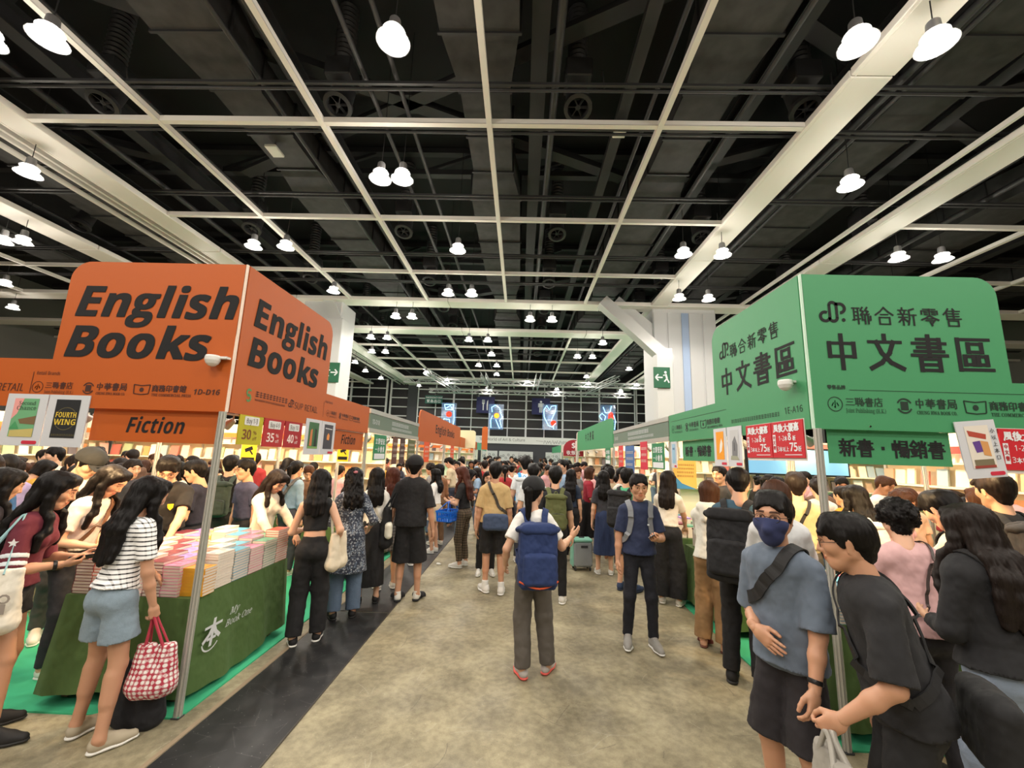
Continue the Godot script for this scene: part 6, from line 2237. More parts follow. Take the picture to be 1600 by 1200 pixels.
func poster(at: Vector3, b: Basis, w: float, h: float, kind: int, label: String, tilt := 0.0) -> void:
	var o := sheet("book_poster", label, "poster", at, b, w, h, mat("poster_white", col(206, 208, 214), 0.6), "", tilt)
	var area := [col(108, 170, 124), col(26, 28, 32), col(58, 104, 66), col(66, 66, 74), col(226, 218, 206), col(240, 156, 24), col(196, 198, 200), col(150, 190, 214)]
	var iw := w * (0.6 if kind != 2 and kind != 3 else 0.64)
	var ih := h * 0.74
	var cy := -h * 0.46
	var st := st_new()
	rect2(st, -iw * 0.5, cy - ih * 0.5, iw * 0.5, cy + ih * 0.5)
	part(o, "picture", st.commit(), cmat(area[kind], 0.6), Vector3(0, 0, 0.006))
	var shapes := []
	match kind:
		0:
			shapes = [[col(232, 160, 156), [-0.5, 0.5, -0.12, 0.5, -0.3, 0.1, -0.5, -0.05]], [col(120, 96, 66), [-0.2, -0.05, 0.5, 0.05, 0.5, -0.18, -0.1, -0.16]], [col(196, 180, 110), [-0.45, -0.5, 0.5, -0.5, 0.5, -0.28, -0.45, -0.34]], [col(70, 150, 96), [-0.5, -0.3, -0.3, -0.1, -0.1, -0.3]]]
		1: shapes = []
		2: shapes = [[col(200, 120, 70), [-0.35, -0.4, -0.1, -0.4, -0.12, 0.25, -0.3, 0.2]], [col(30, 40, 34), [0.1, -0.42, 0.36, -0.42, 0.32, 0.22, 0.14, 0.28]], [col(120, 160, 90), [-0.5, -0.5, 0.5, -0.5, 0.5, -0.42, -0.5, -0.42]]]
		3: shapes = [[col(232, 150, 70), [-0.14, -0.12, 0.12, -0.14, 0.16, 0.06, 0.0, 0.16, -0.14, 0.04]], [col(206, 206, 206), [-0.4, 0.32, 0.4, 0.3, 0.4, 0.34, -0.4, 0.36]]]
		4: shapes = [[col(176, 70, 52), [-0.42, 0.4, 0.34, 0.28, 0.3, 0.16, -0.38, 0.26]], [col(96, 60, 140), [-0.3, 0.12, 0.02, 0.14, 0.06, -0.12, -0.22, -0.14]], [col(210, 150, 90), [0.04, 0.14, 0.34, 0.1, 0.36, -0.24, 0.06, -0.2]], [col(120, 110, 84), [-0.4, -0.3, 0.4, -0.3, 0.4, -0.44, -0.4, -0.44]], [col(150, 60, 50), [-0.44, -0.44, 0.44, -0.44, 0.44, -0.5, -0.44, -0.5]]]
		5: shapes = [[col(236, 232, 224), [-0.12, -0.28, 0.2, -0.2, 0.36, 0.06, 0.2, 0.26, -0.02, 0.02]]]
		6: shapes = [[col(120, 122, 126), [-0.3, -0.4, 0.3, -0.4, 0.36, 0.0, 0.1, 0.3, -0.24, 0.1]], [col(80, 82, 88), [-0.06, -0.2, 0.06, -0.2, 0.04, 0.08, -0.04, 0.08]], [col(160, 162, 140), [-0.5, -0.5, 0.5, -0.5, 0.3, -0.38, -0.4, -0.36]]]
		7: shapes = [[col(90, 130, 170), [-0.3, 0.2, 0.3, 0.2, 0.3, 0.3, -0.3, 0.3]]]
	var z := 0.0068
	for s in shapes:
		var v: Array = s[1]
		var pts := PackedVector2Array()
		for i in range(0, v.size() - 1, 2): pts.append(Vector2(v[i] * iw, cy + v[i + 1] * ih))
		st = st_new()
		var tri := Geometry2D.triangulate_polygon(pts)
		if tri.size() > 2 and (pts[tri[1]] - pts[tri[0]]).cross(pts[tri[2]] - pts[tri[0]]) > 0.0: tri.reverse()
		for i in tri:
			st.set_normal(Vector3(0, 0, 1))
			st.set_uv(Vector2.ZERO)
			st.add_vertex(Vector3(pts[i].x, pts[i].y, 0))
		part(o, "printed_shape", st.commit(), cmat(s[0], 0.6), Vector3(0, 0, z))
		z += 0.0004
	if kind == 0:
		st = st_new()
		fit(st, "Second", -0.06, cy + ih * 0.33, 0.03, 0.14, {"font": "Droid Serif"})
		fit(st, "Chance", -0.07, cy + ih * 0.2, 0.032, 0.16, {"font": "Droid Serif"})
		ink(o, "title", st, cmat(col(52, 70, 56), 0.6), z)
	elif kind == 1:
		st = st_new()
		fit(st, "FOURTH", -0.085, cy + 0.01, 0.042, 0.17, {"bold": true})
		fit(st, "WING", -0.09, cy - 0.05, 0.046, 0.18, {"bold": true})
		ink(o, "title", st, cmat(col(222, 190, 62), 0.6), z)
		st = st_new()
		ring(st, Vector2(0, cy), 0.088, 0.092, 0, TAU, 24)
		scribble(st, -0.09, 0.09, cy - ih * 0.45, 0.016, 2)
		ink(o, "printed_ring", st, cmat(col(110, 100, 62), 0.6), z - 0.0002)
	elif kind == 4:
		st = st_new()
		for k in 5: char_strokes(st, ["小", "以", "上", "本", "口"][k], iw * 0.5 + 0.005, cy + ih * 0.3 - k * 0.05, 0.035, 0.004)
		ink(o, "title", st, mat("ink_black", col(15, 15, 18)), z)
	if kind in [0, 3, 4, 5, 6, 7]:
		st = st_new()
		slab(st, rounded(w * 0.08, -h * 0.965, w * 0.44, -h * 0.9, [0.012, 0.012, 0.012, 0.012]), 0.003)
		part(o, "red_label", st.commit(), cmat(col(200, 40, 66), 0.6), Vector3(0, 0, 0.006))

func fascia(x: float, z0: float, z1: float, b: Basis, m: Material, num: String, label: String) -> void:
	var ln := absf(z1 - z0)
	var o := thing("fascia_board", label, "fascia", Vector3(x, 0, z0))
	var p := board(o, "board", rounded(0.02, 2.28, ln - 0.02, 2.52, [0, 0, 0, 0]), m, Vector3.ZERO, b)
	var alu := mat("post_alu", col(205, 205, 198))
	for y in [2.25, 2.56]:
		var st := st_new()
		bx(st, Vector3(ln * 0.5, y, 0), Vector3(ln, 0.07, 0.05))
		part(o, "rail", st.commit(), alu, Vector3.ZERO, b)
	var st := st_new()
	fit(st, num, 0.12, 2.36, 0.075, 0.34, {})
	scribble(st, ln * 0.36, ln * 0.72, 2.405, 0.075, 3)
	scribble(st, ln * 0.36, ln * 0.8, 2.325, 0.05, 6)
	ink(p, "print", st, mat("sign_white", col(225, 228, 232)))

func wall_unit(at: Vector3, turn: float, w: float, seedv: int, label: String) -> void:
	var o := thing("display_wall", label, "display wall", at, turn)
	part(o, "panel", box_mesh(Vector3(w, 2.45, 0.06)), mat("cream_wall", col(240, 228, 204), 0.75), Vector3(0, 1.225, 0))
	var n := int(w / 1.0)
	for i in n + 1:
		part(o, "upright", box_mesh(Vector3(0.04, 2.5, 0.05)), mat("post_alu", col(205, 205, 198)), Vector3(-w * 0.5 + w * i / n, 1.25, 0.04))
	var r := RandomNumberGenerator.new()
	r.seed = seedv
	var tones := [col(214, 150, 96), col(226, 200, 130), col(190, 110, 100), col(150, 170, 180), col(240, 234, 222), col(160, 176, 140), col(226, 190, 180), col(110, 104, 108), col(236, 224, 196), col(190, 160, 130), col(240, 232, 214), col(232, 222, 200)]
	for row in 3:
		part(o, "shelf", box_mesh(Vector3(w, 0.025, 0.24)), mat("cream_wall", col(240, 228, 204)), Vector3(0, 1.32 + row * 0.34, 0.15))
		var x := -w * 0.5 + 0.1
		while x < w * 0.5 - 0.2:
			var bw := r.randf_range(0.13, 0.2)
			var bh := r.randf_range(0.2, 0.27)
			part(o, "displayed_book", box_mesh(Vector3(bw, bh, 0.025)), cmat(tones[r.randi() % tones.size()], 0.6), Vector3(x + bw * 0.5, 1.335 + row * 0.34 + bh * 0.5, 0.16), Basis(Vector3.RIGHT, -0.12))
			x += bw + r.randf_range(0.02, 0.14)
	if at.x < 0: part(o, "valance", box_mesh(Vector3(w, 0.1, 0.03)), cmat(col(226, 120, 48), 0.6), Vector3(0, 2.19, 0.29))
	elif seedv % 2: part(o, "valance", box_mesh(Vector3(w, 0.1, 0.03)), cmat(col(206, 60, 58), 0.6), Vector3(0, 2.19, 0.29))
	var x2 := -w * 0.5 + 0.3
	while x2 < w * 0.5 - 0.3:
		var pw := r.randf_range(0.3, 0.7)
		part(o, "top_card", box_mesh(Vector3(pw, 0.17, 0.012)), cmat(tones[r.randi() % tones.size()], 0.6), Vector3(x2 + pw * 0.5, 2.33, 0.07))
		x2 += pw + r.randf_range(0.2, 0.8)

# cloth over a table: flat top, four hanging sides that wave and flare towards the hem
func table_cloth(called: String, label: String, x0: float, x1: float, z0: float, z1: float, y: float, printed: bool) -> void:
	var c := Vector3((x0 + x1) * 0.5, 0, (z0 + z1) * 0.5)
	var o := thing(called, label, "tablecloth", c)
	var hx := (x1 - x0) * 0.5
	var hz := (z1 - z0) * 0.5
	var st := st_new()
	bx(st, Vector3(0, y - 0.02, 0), Vector3(hx * 2 - 0.01, 0.04, hz * 2 - 0.01))
	for s in [-1.0, 1.0]:
		for q in [-1.0, 1.0]: bx(st, Vector3(s * (hx - 0.08), (y - 0.04) * 0.5, q * (hz - 0.08)), Vector3(0.05, y - 0.04, 0.05))
	part(o, "table", st.commit(), mat("table_top", col(120, 104, 84), 0.7))
	st = st_new()
	var rim := []
	var peri := [[Vector2(-hx, hz), Vector2(hx, hz), Vector2(0, 1)], [Vector2(hx, hz), Vector2(hx, -hz), Vector2(1, 0)], [Vector2(hx, -hz), Vector2(-hx, -hz), Vector2(0, -1)], [Vector2(-hx, -hz), Vector2(-hx, hz), Vector2(-1, 0)]]
	var d := 0.0
	for e in peri:
		var a: Vector2 = e[0]
		var b: Vector2 = e[1]
		var n := maxi(2, int(a.distance_to(b) / 0.05))
		for i in n:
			var t := float(i) / n
			var nn: Vector2 = e[2]
			if i == 0: nn = (nn + (peri[(peri.find(e) + 3) % 4][2] as Vector2)).normalized()
			rim.append([a.lerp(b, t), nn, d + a.distance_to(b) * t])
		d += a.distance_to(b)
	var rows := 9
	var grid := []
	for j in rows + 1:
		var v := float(j) / rows
		var line := []
		for p in rim:
			var wv: float = fold_wave(p[2]) * pow(v, 1.3) * 0.035 + v * 0.055
			var q: Vector2 = p[0] + p[1] * (wv + 0.004)
			line.append(Vector3(q.x, lerpf(y + 0.004, 0.075 + 0.03 * fold_wave(p[2] * 0.31 + 4.0), v), q.y))
		grid.append(line)
	var m := rim.size()
	st.set_smooth_group(0)
	for j in rows:
		for i in m:
			var k := (i + 1) % m
			for p in [grid[j][i], grid[j][k], grid[j + 1][k], grid[j][i], grid[j + 1][k], grid[j + 1][i]]:
				st.set_uv(Vector2.ZERO)
				st.add_vertex(p)
	st.set_smooth_group(-1)
	for p in [Vector3(-hx, y + 0.004, -hz), Vector3(hx, y + 0.004, -hz), Vector3(hx, y + 0.004, hz), Vector3(-hx, y + 0.004, -hz), Vector3(hx, y + 0.004, hz), Vector3(-hx, y + 0.004, hz)]:
		st.set_uv(Vector2.ZERO)
		st.add_vertex(p)
	st.generate_normals()
	part(o, "cloth", st.commit(), cloth(col(76, 102, 52)))
	if printed:
		var white := mat("sign_white", col(225, 228, 232))
		st = st_new()
		char_strokes(st, "本", 0.0, 0.0, 0.2, 0.03)
		arc_stroke(st, Vector2(0.1, 0.06), 0.1, PI * 1.1, PI * 1.8, 0.012)
		ink_on(o, "tree_mark", st, white, Vector3(hx + 0.062, 0.36, hz - 0.08))
		st = st_new()
		words(st, "My", 0.0, 0.1, 0.055, {"font": "Droid Serif", "slant": 0.25})
		words(st, "Book One", -0.03, 0.01, 0.055, {"font": "Droid Serif", "slant": 0.25})
		ink_on(o, "lettering", st, white, Vector3(hx + 0.062, 0.42, hz - 0.36))

func ink_on(o: Node3D, called: String, st: SurfaceTool, m: Material, at: Vector3) -> void:
	part(o, called, st.commit(), m, at, BL * Basis(Vector3.RIGHT, 0.08))

func fold_wave(t: float) -> float:
	return sin(t * 11.0) * 0.5 + sin(t * 23.0 + 1.3) * 0.3 + sin(t * 5.1 + 0.4) * 0.4

# ---------------------------------------------------------------- books in stacks
var book_meshes := {}
var ordw := ["first", "second", "third", "fourth", "fifth", "sixth", "seventh", "eighth", "ninth", "tenth", "eleventh", "twelfth", "thirteenth", "fourteenth", "fifteenth", "sixteenth", "seventeenth", "eighteenth"]

func book_at(at: Vector3, turn: float, thick: float, w: float, d: float, cover: Material, label: String, group: String) -> void:
	var key := "%.3f_%.3f_%.3f" % [thick, w, d]
	if not book_meshes.has(key):
		var st := st_new()
		# two boards and a spine
		bx(st, Vector3(0, thick - 0.0008, 0), Vector3(w, 0.0016, d))
		bx(st, Vector3(0, 0.0008, 0), Vector3(w, 0.0016, d))
		bx(st, Vector3(-w * 0.5 + 0.001, thick * 0.5, 0), Vector3(0.002, thick - 0.0032, d))
		var pg := st_new()
		bx(pg, Vector3(0.0, thick * 0.5, 0), Vector3(w - 0.005, thick - 0.0034, d - 0.005))
		book_meshes[key] = [st.commit(), pg.commit()]
	var o := thing("book", label, "book", at, turn, group)
	part(o, "cover", book_meshes[key][0], cover)
	part(o, "pages", book_meshes[key][1], mat("pages", col(226, 214, 200), 0.9))

func stack(at: Vector3, turn: float, n: int, thick: float, cover: Color, what: String, w := 0.135, d := 0.2) -> void:
	var r := RandomNumberGenerator.new()
	r.seed = int(at.x * 1000 + at.z * 777)
	var m := book_cover(cover)
	for i in n:
		var t := turn + r.randf_range(-0.025, 0.025)
		var jit := Vector3(r.randf_range(-0.003, 0.003), 0, r.randf_range(-0.003, 0.003))
		var lb := what + (", topmost" if i == n - 1 else (", lowest" if i == 0 else ", %s up" % ordw[i]))
		book_at(at + jit + Vector3(0, i * thick, 0), t, thick - 0.0006, w, d, m, lb, what)

func book_cover(c: Color) -> StandardMaterial3D:
	var key := "cover" + c.to_html()
	if mats.has(key): return mats[key]
	var m := mat(key, c, 0.35)
	m.albedo_texture = tex.covers
	m.uv1_triplanar = true
	m.uv1_scale = Vector3(4.2, 4.2, 4.2)
	m.uv1_offset = Vector3(c.r * 3.1, 0, c.b * 2.3)
	return m

func build_books() -> void:
	# printed blocks of colour for the covers
	var r := RandomNumberGenerator.new()
	r.seed = 77
	var im := Image.create(128, 128, false, Image.FORMAT_RGB8)
	im.fill(Color(1, 1, 1))
	for i in 26:
		var c := Color.from_hsv(r.randf(), r.randf_range(0.0, 0.45), r.randf_range(0.55, 1.0))
		im.fill_rect(Rect2i(r.randi_range(0, 110), r.randi_range(0, 110), r.randi_range(6, 34), r.randi_range(3, 12)), c)
	tex.covers = img_tex(im)
	var tones := [[col(222, 160, 40), "yellow-banded book"], [col(232, 128, 168), "pink book"], [col(238, 168, 76), "apricot book"], [col(150, 130, 200), "violet book"], [col(90, 170, 200), "sky-blue book"], [col(220, 84, 60), "red-orange book"], [col(120, 44, 56), "maroon book"], [col(236, 226, 214), "white book"], [col(96, 168, 140), "sea-green book"], [col(240, 190, 190), "pale pink book"]]
	var where := "on the orange corner table"
	# front row, seen end on, then the row along the aisle; inner stacks behind
	var y := 0.756
	var rest := st_new()
	var rest_top := {}
	for i in 7:
		for j in 6:
			var x := -2.575 - i * 0.14
			var z := -3.52 - j * 0.218
			var n := 9 + ((i * 5 + j * 3) % 4) + (2 if j > 3 else 0)
			var tn: Array = tones[(i * 3 + j * 7) % tones.size()]
			if i == 0 and j == 0: tn = tones[0]
			if i == 1 and j == 0: tn = tones[1]
			if i == 6 and j == 0: tn = tones[6]
			var th := 0.023
			if (j == 0) or (i == 0 and j < 9):
				stack(Vector3(x, y, z), PI / 2 if i == 0 and j == 0 else 0.0, n, th, tn[0], "%s, %s" % [tn[1], ("%s stack from the post along the front" % ordw[i]) if j == 0 else ("%s stack from the post along the aisle" % ordw[j])], 0.138, 0.206)
			else:
				bx(rest, Vector3(x, y + (n - 1) * th * 0.5, z), Vector3(0.132, (n - 1) * th, 0.2))
				book_at(Vector3(x, y + (n - 1) * th, z), r.randf_range(-0.05, 0.05), th, 0.138, 0.206, book_cover(tn[0]), "%s topping the inner stack %s in, %s back, orange corner" % [tn[1], ordw[i], ordw[j]], "top books of the inner stacks")
	var rs := part(self, "stacked_books", rest.commit(), mat("pages", col(226, 214, 200)))
	tag(rs, "closely packed inner book stacks of the orange corner table", "books", "", "stuff")
	# green corner table: stacks seen between people
	rest = st_new()
	for i in 7:
		for j in 3:
			var x := 2.5 + i * 0.155
			var z := -3.52 - j * 0.222
			var n := 8 + ((i * 5 + j * 3) % 5)
			var tn: Array = tones[(i * 7 + j * 3 + 4) % tones.size()]
			if i == 0 and j < 2 or (j == 0 and i < 4):
				stack(Vector3(x, y, z), PI, n + 3, 0.022, tn[0], "%s, %s stack in row %s, green corner" % [tn[1], ordw[i], ["one", "two", "three"][j]], 0.138, 0.206)
			else:
				bx(rest, Vector3(x, y + (n - 1) * 0.011, z), Vector3(0.132, (n - 1) * 0.022, 0.2))
				book_at(Vector3(x, y + (n - 1) * 0.022, z), r.randf_range(-0.05, 0.05), 0.022, 0.138, 0.206, book_cover(tn[0]), "%s topping the inner stack %s in, %s back, green corner" % [tn[1], ordw[i], ordw[j]], "top books of the green corner stacks")
	rs = part(self, "stacked_books_001", rest.commit(), mat("pages", col(226, 214, 200)))
	tag(rs, "closely packed inner book stacks of the green corner table", "books", "", "stuff")
	# the other tables: far stacks too small to pick apart
	var k := 2
	for t in [[-3.25, -2.55, -9.3, -6.7, "closely packed books on the table under the grey fascia"], [-3.35, -2.55, -15.9, -10.0, "closely packed books on the table under the far orange header"], [-5.95, -4.25, -8.5, -7.5, "closely packed books on the inner table of the orange booth"], [2.43, 2.92, -6.25, -5.15, "closely packed books on the table with the blue mask"], [2.43, 2.92, -9.95, -6.8, "closely packed books on the table under the sage fascia"], [2.43, 3.25, -16.5, -10.7, "closely packed books on the table under the far green header"]]:
		var top := []
		for i in tones.size(): top.append(st_new())
		var st := st_new()
		var x: float = t[0] + 0.1
		while x < t[1] - 0.05:
			var z: float = t[2] + 0.14
			while z < t[3] - 0.08:
				var hh := 0.1 + 0.03 * r.randi_range(0, 5)
				bx(st, Vector3(x, y + hh * 0.5, z), Vector3(0.14, hh, 0.2))
				bx(top[r.randi() % tones.size()], Vector3(x, y + hh + 0.01, z), Vector3(0.146, 0.02, 0.206))
				z += 0.225
			x += 0.16
		var o := thing("stacked_books_%03d" % k, t[4], "books")
		o.name = "stacked_books_%03d" % k
		o.set_meta("kind", "stuff")
		k += 1
		part(o, "page_blocks", st.commit(), mat("pages", col(226, 214, 200)))
		for i in tones.size():
			var mm := (top[i] as SurfaceTool).commit()
			if mm.get_surface_count(): part(o, "covers", mm, book_cover(tones[i][0]))

# ---------------------------------------------------------------- bags and carried things: built in the carrier's space, top-level things
func carried(J: Dictionary, called: String, label: String, category: String, group := "") -> Node3D:
	var o := thing(called, label, category, Vector3.ZERO, 0.0, group)
	o.transform = (J.node as Node3D).transform
	return o

func spine(J: Dictionary, p: Vector3) -> Vector3:
	return J.pelvis + (J.R as Basis) * (p * J.k)

func backpack(J: Dictionary, m: Material, label: String, size := 1.0, low := 0.0, trim: Material = null, front_straps := true) -> Node3D:
	var o := carried(J, "backpack", label, "backpack")
	var z: float = -0.15 * J.girth - 0.03
	var R: Basis = J.R
	var c := rounded_caps(spine(J, Vector3(0, 0.2 - low, z - 0.045)), R, Vector3(0.29 * size, 0.46 * size, 0.15 * size) * J.k, 0.055)
	part(o, "bag_body", net_mesh(nets(c, 0.011, [], 0.009, 9.0)), m)
	var pk := rounded_caps(spine(J, Vector3(0, 0.1 - low, z - 0.045 - 0.085 * size)), R, Vector3(0.24 * size, 0.2 * size, 0.06 * size) * J.k, 0.025)
	part(o, "front_pocket", net_mesh(nets(pk, 0.011, [], 0.006, 10.0)), m)
	var fl := rounded_caps(spine(J, Vector3(0, 0.4 * 1.0 - low + 0.09 * (size - 1.0), z - 0.05)), R * Basis(Vector3.RIGHT, 0.15), Vector3(0.27 * size, 0.07 * size, 0.17 * size) * J.k, 0.03)
	part(o, "top_flap", net_mesh(nets(fl, 0.011, [], 0.006, 10.0)), m)
	var zp := st_new()
	tube(zp, [spine(J, Vector3(-0.1 * size, 0.185 - low, z - 0.05 - 0.1 * size)), spine(J, Vector3(0, 0.195 - low, z - 0.05 - 0.106 * size)), spine(J, Vector3(0.1 * size, 0.185 - low, z - 0.05 - 0.1 * size))], 0.004, 5)
	part(o, "zip", zp.commit(), trim if trim else mat("zip_dark", col(50, 50, 54), 0.4))
	for g in [-1.0, 1.0]:
		var st := st_new()
		var pts := [spine(J, Vector3(g * 0.07, 0.34, z + 0.02)), spine(J, Vector3(g * 0.085, 0.46, -0.1)), spine(J, Vector3(g * 0.095, 0.475, -0.02)), spine(J, Vector3(g * 0.1, 0.44, 0.09)), spine(J, Vector3(g * 0.115, 0.3, 0.135 * J.girth)), spine(J, Vector3(g * 0.15, 0.16, 0.09)), spine(J, Vector3(g * 0.155, 0.08, -0.03)), spine(J, Vector3(g * 0.11, 0.06 - low, z))]
		part(o, "strap", band(J, smooth_path(pts, 6), 0.028, 0.005), trim if trim else m)
	var st := st_new()
	tube(st, smooth_path([spine(J, Vector3(-0.03, 0.43 - low, z - 0.02)), spine(J, Vector3(0, 0.47 - low, z - 0.02)), spine(J, Vector3(0.03, 0.43 - low, z - 0.02))], 4), 0.008, 6)
	part(o, "handle", st.commit(), trim if trim else m)
	return o

# capsules that make a rounded box
func rounded_caps(c: Vector3, b: Basis, size: Vector3, r: float) -> Array:
	var h := size * 0.5 - Vector3(r, r, r)
	h = h.max(Vector3(0.002, 0.002, 0.002))
	var out := []
	for sx in [-1.0, 1.0]:
		for sz in ([-1.0, 1.0] if h.z > 0.01 else [0.0]):
			out.append(cap(c + b * Vector3(sx * h.x, -h.y, sz * h.z), c + b * Vector3(sx * h.x, h.y, sz * h.z), r, r * 0.92, 0.02))
	var n := int(ceil(h.x * 2.0 / (r * 1.1)))
	for i in range(1, n):
		var x := -h.x + 2.0 * h.x * i / n
		for sz in ([-1.0, 1.0] if h.z > 0.01 else [0.0]):
			out.append(cap(c + b * Vector3(x, -h.y, sz * h.z), c + b * Vector3(x, h.y, sz * h.z), r * 1.04, r, 0.03))
	if h.z > r * 0.9: out.append(cap(c + b * Vector3(-h.x * 0.9, 0, 0), c + b * Vector3(h.x * 0.9, 0, 0), h.z + r * 0.5, h.z + r * 0.5, 0.03, b.y, -1.0 + (h.z + r) / maxf(h.y + r, 0.02)))
	return out

func smooth_path(pts: Array, n: int) -> Array:
	var out := []
	for i in pts.size() - 1:
		var a: Vector3 = pts[maxi(i - 1, 0)]
		var b: Vector3 = pts[i]
		var c: Vector3 = pts[i + 1]
		var d: Vector3 = pts[mini(i + 2, pts.size() - 1)]
		for k in n: out.append(b.cubic_interpolate(c, a, d, float(k) / n))
	out.append(pts[-1])
	return out

func strap_loop(J: Dictionary, g: float, drop: float, out := 0.0) -> Array:
	# from the shoulder on side g across chest and back to the other hip
	var q: float = J.girth
	var pts := [spine(J, Vector3(-g * 0.17 * q - g * out, drop, 0.0))]
	for t in [0.25, 0.6, 0.88]: pts.append(spine(J, Vector3(lerpf(-g * 0.13, g * 0.075, t), lerpf(drop + 0.02, 0.46, t), 0.13 * q + out - (0.05 if t > 0.8 else 0.0))))
	pts.append(spine(J, Vector3(g * 0.082, 0.485, -0.02)))
	for t in [0.88, 0.6, 0.25]: pts.append(spine(J, Vector3(lerpf(-g * 0.13, g * 0.075, t), lerpf(drop + 0.02, 0.46, t), -0.135 * q - out + (0.03 if t > 0.8 else 0.0))))
	pts.append(pts[0])
	return smooth_path(pts, 8)

func crossbody(J: Dictionary, g: float, m: Material, strap: Material, label: String, at: Vector3, size: Vector3, out := 0.015, width := 0.016) -> Node3D:
	var o := carried(J, "shoulder_bag", label, "bag")
	var st := st_new()
	part(o, "strap", band(J, strap_loop(J, g, at.y + size.y * 0.4, out), width, minf(width * 0.4, 0.004)), strap)
	var p := spine(J, at)
	var turn: float = PI / 2 if absf(at.x) > 0.15 else 0.0
	var c := rounded_caps(p, Basis(Vector3.UP, turn), size, minf(size.z * 0.45, 0.045))
	part(o, "bag_body", net_mesh(nets(c, 0.012, [], 0.006, 11.0)), m)
	return o

func tote(J: Dictionary, m: Material, handle: Material, label: String, centre: Vector3, size: Vector3, hook: Vector3, turn := 0.0, called := "tote_bag") -> Node3D:
	var o := carried(J, called, label, "bag")
	var b := Basis(Vector3.UP, turn)
	var h := size * 0.5
	var c := []
	for s in [-1.0, 1.0]:
		c.append(cap(centre + b * Vector3(s * (h.x - 0.03), h.y, 0), centre + b * Vector3(s * (h.x - 0.03), -h.y + 0.05, 0), 0.022, 0.045, 0.05))
		c.append(cap(centre + b * Vector3(s * h.x * 0.4, h.y, 0), centre + b * Vector3(s * h.x * 0.45, -h.y + 0.05, 0), 0.03, h.z + 0.03, 0.06))
	c.append(cap(centre + b * Vector3(-h.x + 0.05, -h.y + 0.05, 0), centre + b * Vector3(h.x - 0.05, -h.y + 0.05, 0), 0.05, 0.05, 0.05))
	part(o, "bag_body", net_mesh(nets(c, 0.012, [[centre + Vector3(0, h.y, 0), Vector3.UP]], 0.008, 9.0)), m)
	for s in [-1.0, 1.0]:
		var st := st_new()
		var zz: float = s * 0.03
		tube(st, smooth_path([centre + b * Vector3(-h.x * 0.5, h.y - 0.03, zz), hook.lerp(centre + b * Vector3(-h.x * 0.5, h.y, zz), 0.3) + b * Vector3(0, 0, zz * 0.3), hook + b * Vector3(0, 0.012, zz * 0.4), hook.lerp(centre + b * Vector3(h.x * 0.5, h.y, zz), 0.3), centre + b * Vector3(h.x * 0.5, h.y - 0.03, zz)], 5), 0.014, 6, -1.0, 0.35)
		part(o, "handle", st.commit(), handle)
	return o

func phone(J: Dictionary, n: String, label: String) -> void:
	var o := carried(J, "mobile_phone", label, "phone")
	var w: Vector3 = J["wr" + n]
	var d: Vector3 = (w - J["el" + n]).normalized()
	var p: Vector3 = J["palm" + n]
	p = (p - d * p.dot(d)).normalized()
	var b := Basis(d.cross(p), d, p)
	part(o, "phone_case", box_mesh(Vector3(0.072, 0.148, 0.009), 0.003), mat("phone_black", col(24, 24, 28), 0.3), w + d * 0.09 + p * 0.03, b)
	part(o, "phone_glass", box_mesh(Vector3(0.066, 0.14, 0.001)), mat("phone_glass", col(50, 54, 66), 0.1), w + d * 0.09 + p * 0.0355, b)

func held_book(J: Dictionary, n: String, c: Color, label: String) -> void:
	var o := carried(J, "book", label, "book")
	o.name = numbered("held_book")
	var w: Vector3 = (J.wrL + J.wrR) * 0.5 if n == "both" else J["wr" + n]
	var at := w + Vector3(0, 0.06, 0.07)
	for s in [-1.0, 1.0]:
		var b := Basis(Vector3.UP, s * 0.28) * Basis(Vector3.RIGHT, -0.75)
		part(o, "cover", box_mesh(Vector3(0.135, 0.2, 0.004)), book_cover(c), at + Vector3(s * 0.066, -0.002, -0.004), b)
		part(o, "pages", box_mesh(Vector3(0.128, 0.192, 0.01)), mat("pages", col(226, 214, 200)), at + Vector3(s * 0.066, 0.004, 0.001), b)

# ---------------------------------------------------------------- the people near the camera
func cc(r: float, g: float, b: float, pattern := "") -> StandardMaterial3D:
	return cloth(col(r, g, b), pattern)

